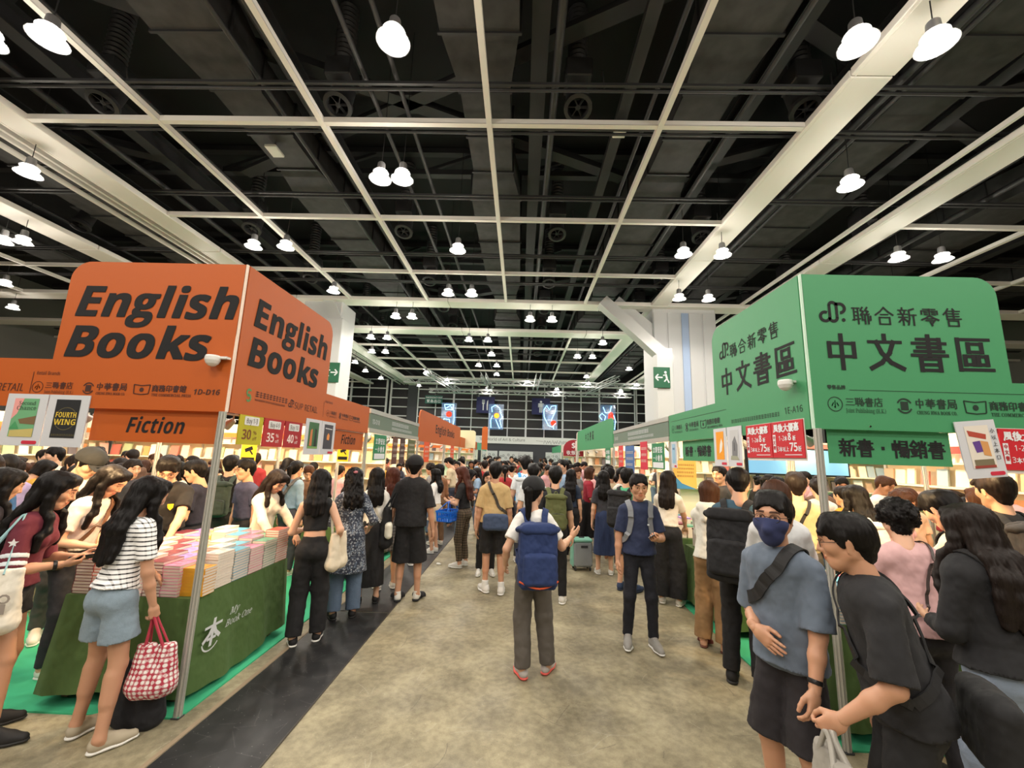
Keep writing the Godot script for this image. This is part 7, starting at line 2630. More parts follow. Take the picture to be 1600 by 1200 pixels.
func build_people() -> void:
	var black := cc(24, 23, 25)
	var J: Dictionary
	var white_shoe := {"mat": cmat(col(228, 226, 220)), "sole": cmat(col(238, 238, 234))}
	var grey_shoe := {"mat": cmat(col(150, 148, 144)), "sole": cmat(col(225, 225, 222))}
	var black_shoe := {"mat": cmat(col(28, 27, 28)), "sole": cmat(col(40, 39, 38)), "lace": cmat(col(30, 30, 32))}
	# person in the maroon jersey
	var jt := cc(96, 28, 44)
	person({"x": -3.46, "z": -3.02, "yaw": 118, "h": 1.68, "fem": true, "fine": true, "cell": 0.011, "skin": 1, "hair": "longer", "head": [4, 14], "lean": 9, "armR": "phone", "armL": "phone", "handR": "grip", "footL": [0.12, -0.05], "footR": [-0.16, 0.1],
		"label": "person in maroon jersey with striped sleeves, long dark hair and a white tote bag", "top": {"name": "jersey", "mat": jt, "loose": 0.02, "sleeve": 0.95, "hem": 0.02}, "bottom": {"kind": "shorts", "len": 0.4, "wide": 0.01, "mat": black}, "shoes": black_shoe, "watch": "R"})
	J = last_joints
	sleeve_bands(J, "R")
	phone(J, "R", "mobile phone held by the person in the maroon jersey")
	var tt := tote(J, cc(232, 226, 212), cc(150, 190, 196), "white cotton tote bag with grey figures on the maroon-jersey person's shoulder", Vector3(-0.27, 0.93, -0.06) * J.k, Vector3(0.36, 0.38, 0.08), spine(J, Vector3(-0.13, 0.49, -0.03)), -PI / 2)
	var st := st_new()
	for i in 5: ring(st, Vector2(-0.13 + i * 0.065, 0.0), 0.018, 0.03, 0, TAU, 10)
	for i in 5: rect2(st, -0.15 + i * 0.065, -0.09, -0.115 + i * 0.065, -0.03)
	part(tt, "print", st.commit(), cmat(col(150, 140, 132)), Vector3(-0.345, 0.95, -0.06) * J.k, Basis(Vector3.UP, -PI / 2))
	# person in the striped shirt
	person({"x": -2.74, "z": -3.02, "yaw": 168, "h": 1.66, "fem": true, "fine": true, "cell": 0.011, "skin": 1, "hair": "longer", "head": [-8, 16], "lean": 8, "armL": "reach", "armR": Vector3(-0.24, 0.72, 0.1), "handR": "grip", "footL": [0.16, 0.02, 0, 0], "footR": [-0.16, -0.05, 0, -25],
		"label": "person in black and white striped shirt and pale denim shorts, long dark hair", "top": {"mat": cc(255, 255, 255, "stripes"), "hem": 0.03, "sleeve": 0.7}, "bottom": {"kind": "shorts", "len": 0.62, "wide": 0.035, "mat": cc(140, 158, 172, "denim")}, "shoes": {"mat": cmat(col(176, 164, 142)), "sole": cmat(col(228, 226, 220)), "lace": cmat(col(200, 192, 176))}})
	J = last_joints
	tote(J, cc(255, 255, 255, "ovals"), cc(176, 52, 70), "red bag printed with white ovals held by the striped-shirt person", Vector3(-0.27, 0.44, 0.12) * J.k, Vector3(0.24, 0.3, 0.12), J.wrR + Vector3(0, -0.07, 0.02), 0.4, "shopping_bag")
	tote(J, cc(26, 26, 30), cc(26, 26, 30), "black printed tote bag standing on the floor beside the green cloth", Vector3(-0.1, 0.22, 0.2) * J.k, Vector3(0.3, 0.4, 0.1), Vector3(-0.1, 0.5, 0.2), 0.2)
	# white tee behind, leaning over the table
	person({"x": -3.86, "z": -3.8, "yaw": 95, "h": 1.72, "fem": true, "cell": 0.012, "hair": "longer", "head": [10, 28], "lean": 14, "armL": "reach", "armR": "book", "label": "person in white tee with a brown strap, long dark hair, leaning over the stacks", "top": {"mat": cc(232, 224, 220), "loose": 0.018}, "bottom": {"mat": cc(40, 40, 46)}})
	crossbody(last_joints, 1.0, cc(120, 84, 60), cmat(col(110, 78, 56)), "brown strap bag of the white-tee person leaning over the stacks", Vector3(-0.19, 0.0, 0.02), Vector3(0.2, 0.16, 0.08))
	person({"x": -4.78, "z": -3.85, "yaw": -40, "h": 1.8, "fine": true, "cell": 0.013, "hair": "crop", "hairmat": mats.hair_dark, "head": [-10, 30], "lean": 10, "armL": "book", "armR": "book", "label": "person in bright blue tee reading, short dark hair, beyond the maroon jersey", "top": {"mat": cc(28, 88, 150), "loose": 0.02}, "bottom": {"mat": cc(40, 42, 52)}})
	held_book(last_joints, "both", col(226, 160, 60), "orange-covered book held by the blue-tee person")
	person({"x": -4.3, "z": -3.4, "yaw": 150, "h": 1.66, "fem": true, "cell": 0.014, "hair": "long", "head": [0, 18], "label": "person with long black hair in dark top between blue tee and maroon jersey", "top": {"mat": cc(40, 36, 44)}, "bottom": {"mat": cc(36, 38, 44)}})
	person({"x": -4.62, "z": -4.42, "yaw": 55, "h": 1.84, "fine": true, "cell": 0.013, "hair": "crop", "cap": cc(40, 42, 42), "head": [30, 24], "lean": 12, "armR": "reach", "armL": "reach", "label": "person in cream tee and black cap, strap across the chest", "top": {"mat": cc(236, 226, 204), "loose": 0.028}, "bottom": {"mat": cc(70, 70, 74)}})
	crossbody(last_joints, -1.0, black, cmat(col(50, 44, 40)), "thin dark strap bag of the person in the black cap", Vector3(0.19, 0.02, 0.02), Vector3(0.2, 0.16, 0.08), 0.03, 0.011)
	var fe := person({"x": -3.74, "z": -4.5, "yaw": 22, "h": 1.8, "fine": true, "cell": 0.012, "hair": "short", "glasses": cmat(col(60, 60, 64), 0.3), "head": [14, 34], "lean": 8, "armL": "reach", "armR": "reach", "label": "person in black tee with a yellow shield badge, looking down at the books", "top": {"mat": black, "loose": 0.02}, "bottom": {"mat": cc(30, 30, 34)}})
	J = last_joints
	st = st_new()
	slab(st, PackedVector2Array([Vector2(0, -0.036), Vector2(0.022, -0.008), Vector2(0.026, 0.03), Vector2(-0.026, 0.03), Vector2(-0.022, -0.008)]), 0.004)
	part(fe, "badge", st.commit(), cmat(col(238, 208, 40)), spine(J, Vector3(0.075, 0.3, 0.137)), (J.R as Basis) * Basis(Vector3.UP, 0.3))
	var nt := person({"x": -3.9, "z": -5.12, "yaw": -75, "h": 1.72, "fine": true, "cell": 0.014, "hair": "crop", "head": [0, 12], "armL": "book", "armR": "book", "label": "person in navy tee with red numbers seen in profile behind the aluminium post", "top": {"mat": cc(34, 36, 56), "loose": 0.018}, "bottom": {"mat": cc(30, 32, 44)}})
	J = last_joints
	st = st_new()
	words(st, "5", 0, -0.05, 0.09, {"bold": true, "centre": true})
	part(nt, "number", st.commit(), cmat(col(214, 86, 60)), spine(J, Vector3(0.0, 0.27, 0.13)), J.R)
	person({"x": -2.97, "z": -5.0, "yaw": 72, "h": 1.66, "fem": true, "fine": true, "cell": 0.012, "hair": "long", "hairmat": mats.hair_dark, "head": [6, 34], "lean": 9, "armL": "reach", "armR": "reach", "label": "person in cream blouse with long dark hair bending over the pink books", "top": {"name": "blouse", "mat": cc(236, 222, 202), "loose": 0.02, "sleeve": 1.7, "collar": 0.02}, "bottom": {"mat": cc(60, 54, 52)}})
	person({"x": -3.63, "z": -5.62, "yaw": -25, "h": 1.73, "fine": true, "cell": 0.014, "hair": "short", "glasses": cmat(col(80, 76, 70), 0.3), "head": [-14, 4], "label": "person in slate shirt and glasses with an orange strap behind cream blouse", "top": {"mat": cc(70, 72, 100)}, "bottom": {"mat": cc(40, 40, 46)}})
	person({"x": -4.2, "z": -6.05, "yaw": 195, "h": 1.77, "cell": 0.015, "hair": "crop", "label": "person in black tee wearing a dark green backpack inside the orange booth", "top": {"mat": black}, "bottom": {"mat": cc(36, 36, 40)}})
	backpack(last_joints, cc(58, 72, 66), "dark green backpack on the black tee inside the orange booth", 0.95)
	person({"x": -3.62, "z": -6.75, "yaw": 168, "h": 1.7, "fem": true, "cell": 0.014, "hair": "tail", "label": "person in pale denim jacket with a ponytail and grey bag strap", "top": {"name": "jacket", "mat": cc(136, 164, 188, "denim"), "sleeve": 1.8, "loose": 0.02}, "bottom": {"mat": cc(60, 62, 70)}})
	crossbody(last_joints, -1.0, cc(88, 84, 80), cmat(col(92, 88, 84)), "grey shoulder bag worn over the pale denim jacket", Vector3(0.19, 0.06, -0.06), Vector3(0.2, 0.2, 0.09), 0.02, 0.024)
	# along the orange table on the aisle side
	person({"x": -2.13, "z": -4.52, "yaw": -158, "h": 1.68, "fem": true, "cell": 0.011, "skin": 0, "hair": "long", "head": [-6, 14], "lean": 4, "armL": "book", "armR": "carry", "label": "person in black sleeveless crop top and black trousers, seen from behind", "top": {"name": "crop_top", "mat": black, "sleeve": 0.0, "hem": 0.16, "shoulder": 0.044, "loose": 0.006}, "bottom": {"mat": black, "wide": 0.025, "rise": 0.1}, "shoes": {"mat": cmat(col(30, 28, 30)), "sole": cmat(col(225, 222, 216))}, "footL": [0.1, -0.02], "footR": [-0.12, 0.05]})
	J = last_joints
	# the tote hangs from her right shoulder
	tt = tote(J, cc(226, 212, 188), cc(232, 222, 202), "cream tote bag with a brown picture on the crop-top person's shoulder", Vector3(-0.24, 0.9, 0.02) * J.k, Vector3(0.28, 0.36, 0.07), spine(J, Vector3(-0.12, 0.48, -0.01)), 1.1)
	person({"x": -2.03, "z": -5.2, "yaw": -152, "h": 1.68, "fem": true, "cell": 0.012, "hair": "wavy", "girth": 1.08, "head": [0, 10], "armL": "book", "armR": "carry", "label": "person in navy floral dress over blue jeans, wavy dark hair with a clip", "top": {"name": "dress", "mat": cc(255, 255, 255, "flowers"), "hem": -0.42, "flare": 0.05, "loose": 0.02, "sleeve": 1.35}, "bottom": {"mat": cc(104, 124, 150, "denim"), "wide": 0.03}, "shoes": black_shoe})
	J = last_joints
	part(J.node, "hair_clip", box_mesh(Vector3(0.05, 0.03, 0.03), 0.008), cmat(col(180, 110, 120)), J.head + (J.HB as Basis) * Vector3(0, 0.06, -0.13))
	person({"x": -1.93, "z": -5.72, "yaw": -160, "h": 1.67, "fem": true, "cell": 0.013, "hair": "long", "armL": "book", "label": "person in white tee and black skirt with a white crescent bag", "top": {"mat": cc(234, 230, 222), "hem": 0.05}, "bottom": {"kind": "skirt", "len": 0.72, "flare": 0.05, "mat": black}, "shoes": black_shoe})
	crossbody(last_joints, 1.0, cc(228, 222, 204), cmat(col(214, 206, 188)), "white crescent shoulder bag of the person in the black skirt", Vector3(-0.2, -0.02, -0.1), Vector3(0.27, 0.2, 0.11), 0.01, 0.01)
	person({"x": -1.88, "z": -6.3, "yaw": -150, "h": 1.66, "fem": true, "cell": 0.014, "hair": "longer", "hairmat": mats.hair_auburn, "label": "person with long auburn hair beside the large black tee", "top": {"mat": cc(206, 200, 200)}, "bottom": {"kind": "skirt", "len": 0.4, "mat": cc(150, 146, 144, "check")}, "shoes": white_shoe})
	person({"x": -1.46, "z": -5.85, "yaw": -176, "h": 1.83, "cell": 0.011, "skin": 1, "hair": "crop", "cap": black, "girth": 1.12, "armR": Vector3(-0.3, 0.78, -0.02), "armL": Vector3(0.29, 0.8, 0.06), "label": "person in large black shirt, black shorts, black cap and black slides", "top": {"mat": black, "loose": 0.034, "hem": -0.06, "sleeve": 0.92}, "bottom": {"kind": "shorts", "len": 1.08, "wide": 0.03, "mat": black}, "shoes": {"kind": "slide", "mat": cmat(col(24, 24, 26)), "sole": cmat(col(22, 22, 24)), "sock": cmat(col(226, 222, 214))}, "footL": [0.1, 0.0], "footR": [-0.13, 0.04]})
	tote(last_joints, cc(20, 20, 22), cc(20, 20, 22), "soft black cloth bag on the shoulder of the large black shirt", Vector3(0.3, 0.95, -0.1), Vector3(0.2, 0.5, 0.1), spine(last_joints, Vector3(0.14, 0.48, -0.02)), PI / 2)
	person({"x": -1.68, "z": -8.6, "yaw": -105, "h": 1.58, "fem": true, "cell": 0.014, "hair": "long", "armL": "book", "armR": Vector3(-0.18, 0.9, 0.18), "label": "person in white tee and beige shorts with clasped hands in profile", "top": {"mat": cc(236, 234, 230)}, "bottom": {"kind": "shorts", "len": 0.6, "wide": 0.03, "mat": cc(196, 178, 150)}, "shoes": white_shoe})
	person({"x": -1.95, "z": -7.55, "yaw": -150, "h": 1.75, "cell": 0.015, "hair": "short", "label": "person in navy shirt and white collar just behind the large black shirt", "top": {"mat": cc(44, 50, 68)}, "bottom": {"mat": cc(36, 36, 42)}})
	person({"x": -1.75, "z": -9.3, "yaw": -140, "h": 1.66, "fem": true, "cell": 0.015, "hair": "bob", "label": "person in brown cardigan beyond the white tee and beige shorts", "top": {"name": "cardigan", "mat": cc(140, 96, 66), "sleeve": 1.8}, "bottom": {"mat": cc(110, 84, 62)}})
	person({"x": -0.98, "z": -7.62, "yaw": -112, "h": 1.67, "fem": true, "cell": 0.012, "hair": "longer", "hairmat": mats.hair_auburn, "armL": "phone", "armR": "phone", "head": [0, 18], "label": "person in black tee with very long brown hair carrying a blue basket", "top": {"mat": black}, "bottom": {"mat": cc(120, 104, 84, "check"), "len": 0.9}, "shoes": white_shoe})
	J = last_joints
	basket(J)
	person({"x": -0.36, "z": -6.27, "yaw": -176, "h": 1.78, "cell": 0.011, "skin": 1, "hair": "short", "armR": "hang", "armL": "hang", "label": "person in tan tee and black shorts with white piping, seen from behind", "top": {"mat": cc(196, 166, 116), "loose": 0.026, "hem": -0.02, "sleeve": 0.85}, "bottom": {"kind": "shorts", "len": 0.9, "wide": 0.028, "mat": black}, "shoes": {"mat": cmat(col(232, 230, 226)), "sole": cmat(col(236, 236, 234)), "sock": cmat(col(228, 228, 226)), "high": 0.2}, "footL": [0.09, 0.06, 0, 25], "footR": [-0.13, -0.02, 0, -8]})
	crossbody(last_joints, 1.0, cc(64, 78, 106), cmat(col(58, 52, 44)), "navy and grey messenger bag worn behind the tan tee", Vector3(-0.02, 0.0, -0.21), Vector3(0.36, 0.22, 0.1), 0.02, 0.02)
	person({"x": -0.53, "z": -7.2, "yaw": 8, "h": 1.62, "fem": true, "fine": true, "cell": 0.014, "hair": "long", "hairmat": mats.hair_dark, "glasses": cmat(col(70, 60, 56), 0.3), "label": "person in black with round glasses facing the camera behind the tan tee", "top": {"mat": cc(40, 36, 38)}, "bottom": {"mat": black}})
	# the blue backpack
	var bp := person({"x": 0.14, "z": -4.02, "yaw": -172, "h": 1.68, "fem": true, "cell": 0.011, "skin": 0, "hair": "tail", "cap": cc(26, 26, 28), "head": [-28, 4], "lean": 3, "armR": Vector3(-0.42, 1.18, 0.22), "poleR": Vector3(-0.5, -1, 0.0), "palmR": Vector3(0.2, 0.5, 0.8), "bendR": Vector3(-0.75, 0.5, 0.3), "handR": "flat", "armL": Vector3(0.25, 0.95, 0.1), "footL": [0.07, 0.05, 0, 12], "footR": [-0.17, 0.12, 0.0, -35],
		"label": "person in white tee, black cap and dark grey trousers with a raised hand", "top": {"mat": cc(238, 236, 232), "loose": 0.02}, "bottom": {"mat": cc(92, 86, 80), "wide": 0.018}, "shoes": {"mat": cmat(col(186, 180, 176)), "sole": cmat(col(222, 96, 86))}})
	J = last_joints
	var pack := backpack(J, cc(34, 52, 98), "large navy blue backpack with an orange cord on the white tee", 1.2, 0.06)
	st = st_new()
	var arc := []
	for i in 11: arc.append(spine(J, Vector3(-0.17 + 0.034 * i, -0.06 - 0.045 * sin(PI * i / 10.0), -0.292 - 0.05 * sin(PI * i / 10.0))))
	tube(st, arc, 0.008, 6)
	part(pack, "orange_cord", st.commit(), cmat(col(226, 92, 48)))
	part(pack, "white_label", box_mesh(Vector3(0.11, 0.028, 0.004)), cmat(col(222, 220, 214)), spine(J, Vector3(0.02, 0.12, -0.352)), Basis(Z, 0.5))
	person({"x": 0.5, "z": -6.0, "yaw": 178, "h": 1.75, "cell": 0.014, "hair": "short", "label": "person in black tee with an olive backpack beyond the raised hand", "top": {"mat": cc(34, 34, 38)}, "bottom": {"mat": black}, "shoes": white_shoe})
	backpack(last_joints, cc(92, 96, 56), "olive green backpack just beyond the raised hand", 0.95)
	person({"x": 0.22, "z": -6.95, "yaw": 182, "h": 1.76, "cell": 0.015, "hair": "short", "label": "person in pale tee with short black hair beyond the black cap", "top": {"mat": cc(214, 220, 226)}, "bottom": {"mat": cc(50, 54, 66)}})
	person({"x": 0.1, "z": -8.1, "yaw": 175, "h": 1.88, "cell": 0.015, "hair": "short", "label": "tall person in light shirt wearing a sky-blue backpack strap", "top": {"mat": cc(220, 226, 230)}, "bottom": {"mat": cc(60, 62, 70)}})
	backpack(last_joints, cc(210, 216, 222), "white backpack with sky-blue straps on the tall person", 0.9, 0.0, cc(60, 150, 210))
	person({"x": 1.0, "z": -8.4, "yaw": 168, "h": 1.66, "fem": true, "cell": 0.014, "hair": "longer", "label": "person in navy tee and black trousers with very long black hair", "top": {"mat": cc(34, 46, 66)}, "bottom": {"mat": black, "wide": 0.03}, "shoes": grey_shoe})
	person({"x": 1.48, "z": -9.3, "yaw": 95, "h": 1.69, "fem": true, "cell": 0.014, "hair": "bob", "hairmat": mats.hair_brown, "armL": "book", "armR": "book", "label": "person in crimson blouse and long black skirt in profile", "top": {"name": "blouse", "mat": cc(150, 28, 46), "sleeve": 0.95, "loose": 0.02}, "bottom": {"kind": "skirt", "len": 0.66, "flare": 0.09, "mat": black}, "shoes": grey_shoe})
	tote(last_joints, cc(236, 122, 28), cc(236, 122, 28), "orange cloth bag hanging from the crimson blouse's arm", Vector3(-0.2, 0.88, 0.16), Vector3(0.12, 0.42, 0.06), spine(last_joints, Vector3(-0.16, 0.3, 0.12)), PI / 2)
	person({"x": 1.47, "z": -7.5, "yaw": 172, "h": 1.68, "fem": true, "cell": 0.013, "hair": "long", "label": "person in charcoal top and long navy denim skirt beside the mint suitcase", "top": {"mat": cc(52, 52, 58), "loose": 0.02}, "bottom": {"kind": "skirt", "len": 0.62, "flare": 0.04, "mat": cc(38, 54, 92, "denim")}, "shoes": white_shoe})
	person({"x": 1.64, "z": -6.62, "yaw": 140, "h": 1.75, "cell": 0.013, "hair": "crop", "armL": "book", "armR": "book", "label": "person in mint green tee and navy shorts wearing a black backpack", "top": {"mat": cc(84, 176, 134), "loose": 0.02}, "bottom": {"kind": "shorts", "len": 0.95, "wide": 0.03, "mat": cc(34, 44, 66)}, "shoes": {"mat": cmat(col(44, 60, 92)), "sole": cmat(col(40, 50, 70))}})
	backpack(last_joints, cc(30, 30, 33), "black backpack on the mint green tee", 1.15)
	person({"x": 1.86, "z": -7.9, "yaw": 45, "h": 1.73, "cell": 0.015, "hair": "short", "label": "person in white tee turned to the books behind the mint green tee", "top": {"mat": cc(232, 228, 220)}, "bottom": {"mat": cc(46, 48, 58)}})
	# the person in navy facing the camera
	var nv := person({"x": 1.31, "z": -4.77, "yaw": -4, "h": 1.72, "fine": true, "cell": 0.011, "skin": 1, "hair": "short", "glasses": cmat(col(170, 150, 100), 0.3, ), "head": [2, 4], "armL": "phone", "handL": "grip", "armR": "hang", "handR": "relaxed", "label": "person in navy tee and dark jeans walking towards the camera, holding a phone", "top": {"mat": cc(36, 46, 76), "loose": 0.022, "hem": -0.02, "sleeve": 0.8}, "bottom": {"mat": cc(28, 30, 40, "denim"), "loose": 0.006}, "shoes": grey_shoe, "footL": [0.13, 0.03], "footR": [-0.13, -0.02]})
	J = last_joints
	phone(J, "L", "black mobile phone in the hand of the navy-tee person")
	backpack(J, cc(128, 132, 138), "grey backpack whose straps cross the navy tee's shoulders", 0.85)
	part(nv, "chest_logo", box_mesh(Vector3(0.02, 0.016, 0.003)), cmat(col(206, 214, 220)), spine(J, Vector3(0.075, 0.3, 0.135)), J.R)
	person({"x": 2.1, "z": -6.12, "yaw": 150, "h": 1.74, "fem": true, "cell": 0.013, "hair": "long", "hairmat": mats.hair_dark, "armR": "reach", "armL": "reach", "label": "person in cream tee and wide black trousers at the sage fascia's post", "top": {"mat": cc(234, 224, 208)}, "bottom": {"mat": black, "wide": 0.05}, "shoes": white_shoe})
	person({"x": 2.08, "z": -4.78, "yaw": 138, "h": 1.68, "fem": true, "cell": 0.012, "hair": "bob", "hairmat": mats.hair_brown, "armR": "reach", "armL": "reach", "label": "person in white hooded top and tan trousers with brown bobbed hair", "top": {"name": "hooded_top", "mat": cc(226, 222, 210), "loose": 0.03, "sleeve": 1.8, "hood": true, "hem": -0.03}, "bottom": {"mat": cc(150, 116, 78), "wide": 0.035}, "shoes": {"kind": "slide", "mat": cmat(col(110, 50, 40)), "sole": cmat(col(96, 56, 44))}})
	person({"x": 2.04, "z": -4.08, "yaw": 140, "h": 1.84, "cell": 0.011, "skin": 1, "hair": "crop", "head": [20, 16], "lean": 7, "armR": "reach", "armL": "reach", "label": "person in teal tee and black trousers wearing a big black backpack", "top": {"mat": cc(52, 82, 100), "loose": 0.02}, "bottom": {"mat": black, "wide": 0.01}, "shoes": black_shoe})
	backpack(last_joints, cc(24, 24, 27), "big black backpack on the teal tee", 1.25, 0.05)
	var gb := person({"x": 2.02, "z": -3.42, "yaw": 150, "h": 1.76, "fem": true, "cell": 0.011, "hair": "bob", "hairmat": mats.hair_brown, "lean": 6, "head": [0, 16], "armR": "reach", "armL": "reach", "label": "person in long pale grey tee with black printed bars, brown hair", "top": {"mat": cc(206, 208, 210), "loose": 0.03, "hem": -0.2, "sleeve": 0.95}, "bottom": {"mat": black}, "shoes": black_shoe})
	J = last_joints
	for q in [[0.33, 0.3, 0.16], [0.26, 0.3, 0.2], [0.2, -0.05, 0.24]]:
		part(gb, "printed_bar", box_mesh(Vector3(q[2], 0.028, 0.005)), cmat(col(30, 30, 32)), spine(J, Vector3(-0.02, q[0], -0.147)), (J.R as Basis) * Basis(Z, q[1]))
	# masked person passing close to the camera
	person({"x": 1.45, "z": -2.46, "yaw": -60, "girth": 0.95, "h": 1.72, "fine": true, "cell": 0.009, "skin": 1, "hair": "short", "hairmat": mats.hair_black, "mask": cc(44, 52, 92), "glasses": cmat(col(40, 38, 36), 0.3), "head": [14, -4], "lean": 4, "armR": Vector3(-0.06, 1.06, 0.17), "poleR": Vector3(-0.5, -0.8, -0.6), "handR": "flat", "palmR": Vector3(0, 0.1, -1), "bendR": Vector3(0.8, -0.45, 0.1), "armL": Vector3(0.2, 0.8, 0.16), "handL": "relaxed", "watch": "L",
		"label": "person in blue-grey tee and navy face mask passing close to the camera", "top": {"mat": cc(98, 110, 126), "loose": 0.034, "hem": -0.08, "sleeve": 0.95, "cell": 0.009}, "bottom": {"kind": "shorts", "len": 0.95, "wide": 0.035, "mat": cc(34, 30, 34)}, "shoes": white_shoe})
	J = last_joints
	crossbody(J, 1.0, black, cmat(col(26, 26, 28)), "black sling bag strapped across the blue-grey tee", Vector3(-0.12, 0.1, -0.2), Vector3(0.26, 0.24, 0.09), 0.04, 0.03)
	person({"x": 1.62, "z": -2.04, "yaw": -118, "h": 1.68, "fine": true, "cell": 0.009, "skin": 1, "hair": "crop", "glasses": cmat(col(40, 38, 36), 0.3), "head": [-6, 2], "lean": 12, "armL": Vector3(0.22, 0.92, 0.2), "handL": "grip", "armR": "hang", "label": "person in loose black tee and glasses, seen from behind at the picture's edge", "top": {"mat": cc(28, 28, 31), "loose": 0.034, "hem": -0.06, "sleeve": 0.95, "cell": 0.009}, "bottom": {"mat": cc(26, 26, 28), "wide": 0.02}, "shoes": black_shoe})
	J = last_joints
	tote(J, cc(150, 146, 138), cc(170, 166, 158), "grey drawstring pouch held by the loose black tee", J.wrL + Vector3(0.02, -0.3, 0.04), Vector3(0.26, 0.34, 0.12), J.wrL + Vector3(0.02, -0.06, 0.05), 0.3, "drawstring_pouch")
	crossbody(J, -1.0, cc(22, 22, 24), cmat(col(30, 30, 32)), "large black shoulder bag of the loose black tee", Vector3(0.06, -0.04, -0.24), Vector3(0.34, 0.28, 0.12), 0.02, 0.02)
	person({"x": 2.62, "z": -2.98, "yaw": 172, "h": 1.66, "fem": true, "cell": 0.01, "skin": 0, "hair": "curly", "girth": 1.12, "head": [-20, 14], "lean": 8, "armL": "reach", "armR": "book", "label": "person in pale pink blouse with short curly hair and a chain strap", "top": {"name": "blouse", "mat": cc(214, 172, 172), "loose": 0.026, "hem": -0.04, "sleeve": 0.8}, "bottom": {"mat": cc(40, 38, 42)}, "shoes": black_shoe})
	crossbody(last_joints, -1.0, cc(28, 26, 30), cmat(col(70, 60, 58), 0.35), "black handbag on a dark chain over the pink blouse", Vector3(0.2, -0.08, -0.06), Vector3(0.24, 0.18, 0.1), 0.03, 0.008)
	person({"x": 2.52, "z": -2.42, "yaw": 178, "h": 1.7, "fem": true, "cell": 0.01, "hair": "longer", "hairmat": mats.hair_dark, "girth": 1.18, "head": [0, 10], "lean": 5, "armL": "book", "armR": "book", "label": "person in loose black top and light blue jeans with long straight hair", "top": {"mat": cc(26, 26, 29), "loose": 0.04, "hem": -0.02, "sleeve": 1.75}, "bottom": {"mat": cc(150, 166, 190, "denim"), "wide": 0.045}, "shoes": white_shoe})
	crossbody(last_joints, 1.0, cc(26, 26, 28), cmat(col(34, 33, 34)), "black crossbody bag with a buckled strap over the loose black top", Vector3(-0.24, 0.0, -0.03), Vector3(0.22, 0.16, 0.1), 0.045, 0.02)
	person({"x": 3.1, "z": -3.05, "yaw": -165, "h": 1.76, "cell": 0.012, "hair": "short", "head": [-10, 26], "lean": 12, "armL": "reach", "armR": "reach", "label": "person in cream tee with a black shoulder strap, head bent over books", "top": {"mat": cc(230, 220, 206), "loose": 0.026}, "bottom": {"mat": cc(60, 60, 66)}})
	crossbody(last_joints, 1.0, black, cmat(col(28, 27, 28)), "black strap bag over the cream tee bent over books", Vector3(-0.2, 0.02, 0.03), Vector3(0.2, 0.18, 0.08), 0.03, 0.032)
	person({"x": 3.02, "z": -4.72, "yaw": 158, "h": 1.79, "cell": 0.013, "hair": "short", "hairmat": mats.hair_dark, "label": "person in beige vest with a black strap inside the green booth", "top": {"name": "vest", "mat": cc(190, 172, 132), "loose": 0.024, "sleeve": 1.5}, "bottom": {"mat": cc(70, 66, 60)}})
	crossbody(last_joints, -1.0, black, cmat(col(28, 27, 28)), "black pouch with a green clip hanging on the beige vest", Vector3(0.2, 0.0, -0.05), Vector3(0.18, 0.2, 0.09), 0.025, 0.016)
	person({"x": 4.3, "z": -5.75, "yaw": 190, "h": 1.62, "fem": true, "cell": 0.014, "hair": "bun", "hairmat": mats.hair_dark, "label": "person in amber tee with hair pinned up inside the green booth", "top": {"mat": cc(224, 150, 44)}, "bottom": {"mat": cc(60, 56, 54)}})
	person({"x": 3.56, "z": -4.6, "yaw": 165, "h": 1.69, "fem": true, "cell": 0.013, "hair": "long", "head": [20, 8], "label": "person with long black hair wearing a pinstriped backpack", "top": {"mat": cc(214, 208, 206)}, "bottom": {"mat": cc(50, 48, 50)}})
	backpack(last_joints, cc(206, 204, 206), "white pinstriped backpack below long black hair in the green booth", 0.95)
	person({"x": 3.9, "z": -3.55, "yaw": 176, "h": 1.86, "cell": 0.012, "hair": "short", "hairmat": mats.hair_dark, "label": "tall person in black shirt with a grey drawstring pack by the wall of pictures", "top": {"mat": cc(34, 33, 35), "loose": 0.02}, "bottom": {"mat": cc(40, 40, 44)}})
	backpack(last_joints, cc(60, 58, 58), "dark grey drawstring pack on the tall black shirt", 1.15)
	person({"x": 4.42, "z": -4.15, "yaw": -170, "h": 1.72, "fem": true, "cell": 0.014, "hair": "long", "hairmat": mats.hair_brown, "label": "person with long brown hair in pale yellow top before the wall of pictures", "top": {"mat": cc(230, 214, 160)}, "bottom": {"mat": cc(60, 58, 60)}})
	person({"x": 3.28, "z": -7.0, "yaw": -60, "h": 1.82, "cell": 0.014, "hair": "crop", "label": "person in dark grey tee in profile behind the sage fascia's post", "top": {"mat": cc(58, 58, 62)}, "bottom": {"mat": cc(44, 44, 50)}})
	person({"x": 3.62, "z": -7.5, "yaw": -20, "h": 1.6, "fem": true, "fine": true, "cell": 0.015, "hair": "bob", "label": "person in grey top facing the aisle with a blue cap of hair", "top": {"mat": cc(150, 152, 152)}, "bottom": {"mat": cc(60, 60, 66)}})
	person({"x": 3.7, "z": -6.4, "yaw": -35, "h": 1.62, "fem": true, "fine": true, "cell": 0.015, "hair": "bob", "label": "person with a white face mask lowered to the chin at the book table", "top": {"mat": cc(70, 74, 70)}, "bottom": {"mat": cc(60, 60, 66)}})
	person({"x": 4.9, "z": -5.5, "yaw": 185, "h": 1.64, "fem": true, "cell": 0.015, "hair": "bob", "hairmat": mats.hair_brown, "label": "person in peach shirt with cropped brown hair before the blue screen", "top": {"mat": cc(236, 190, 160)}, "bottom": {"mat": cc(70, 66, 66)}})

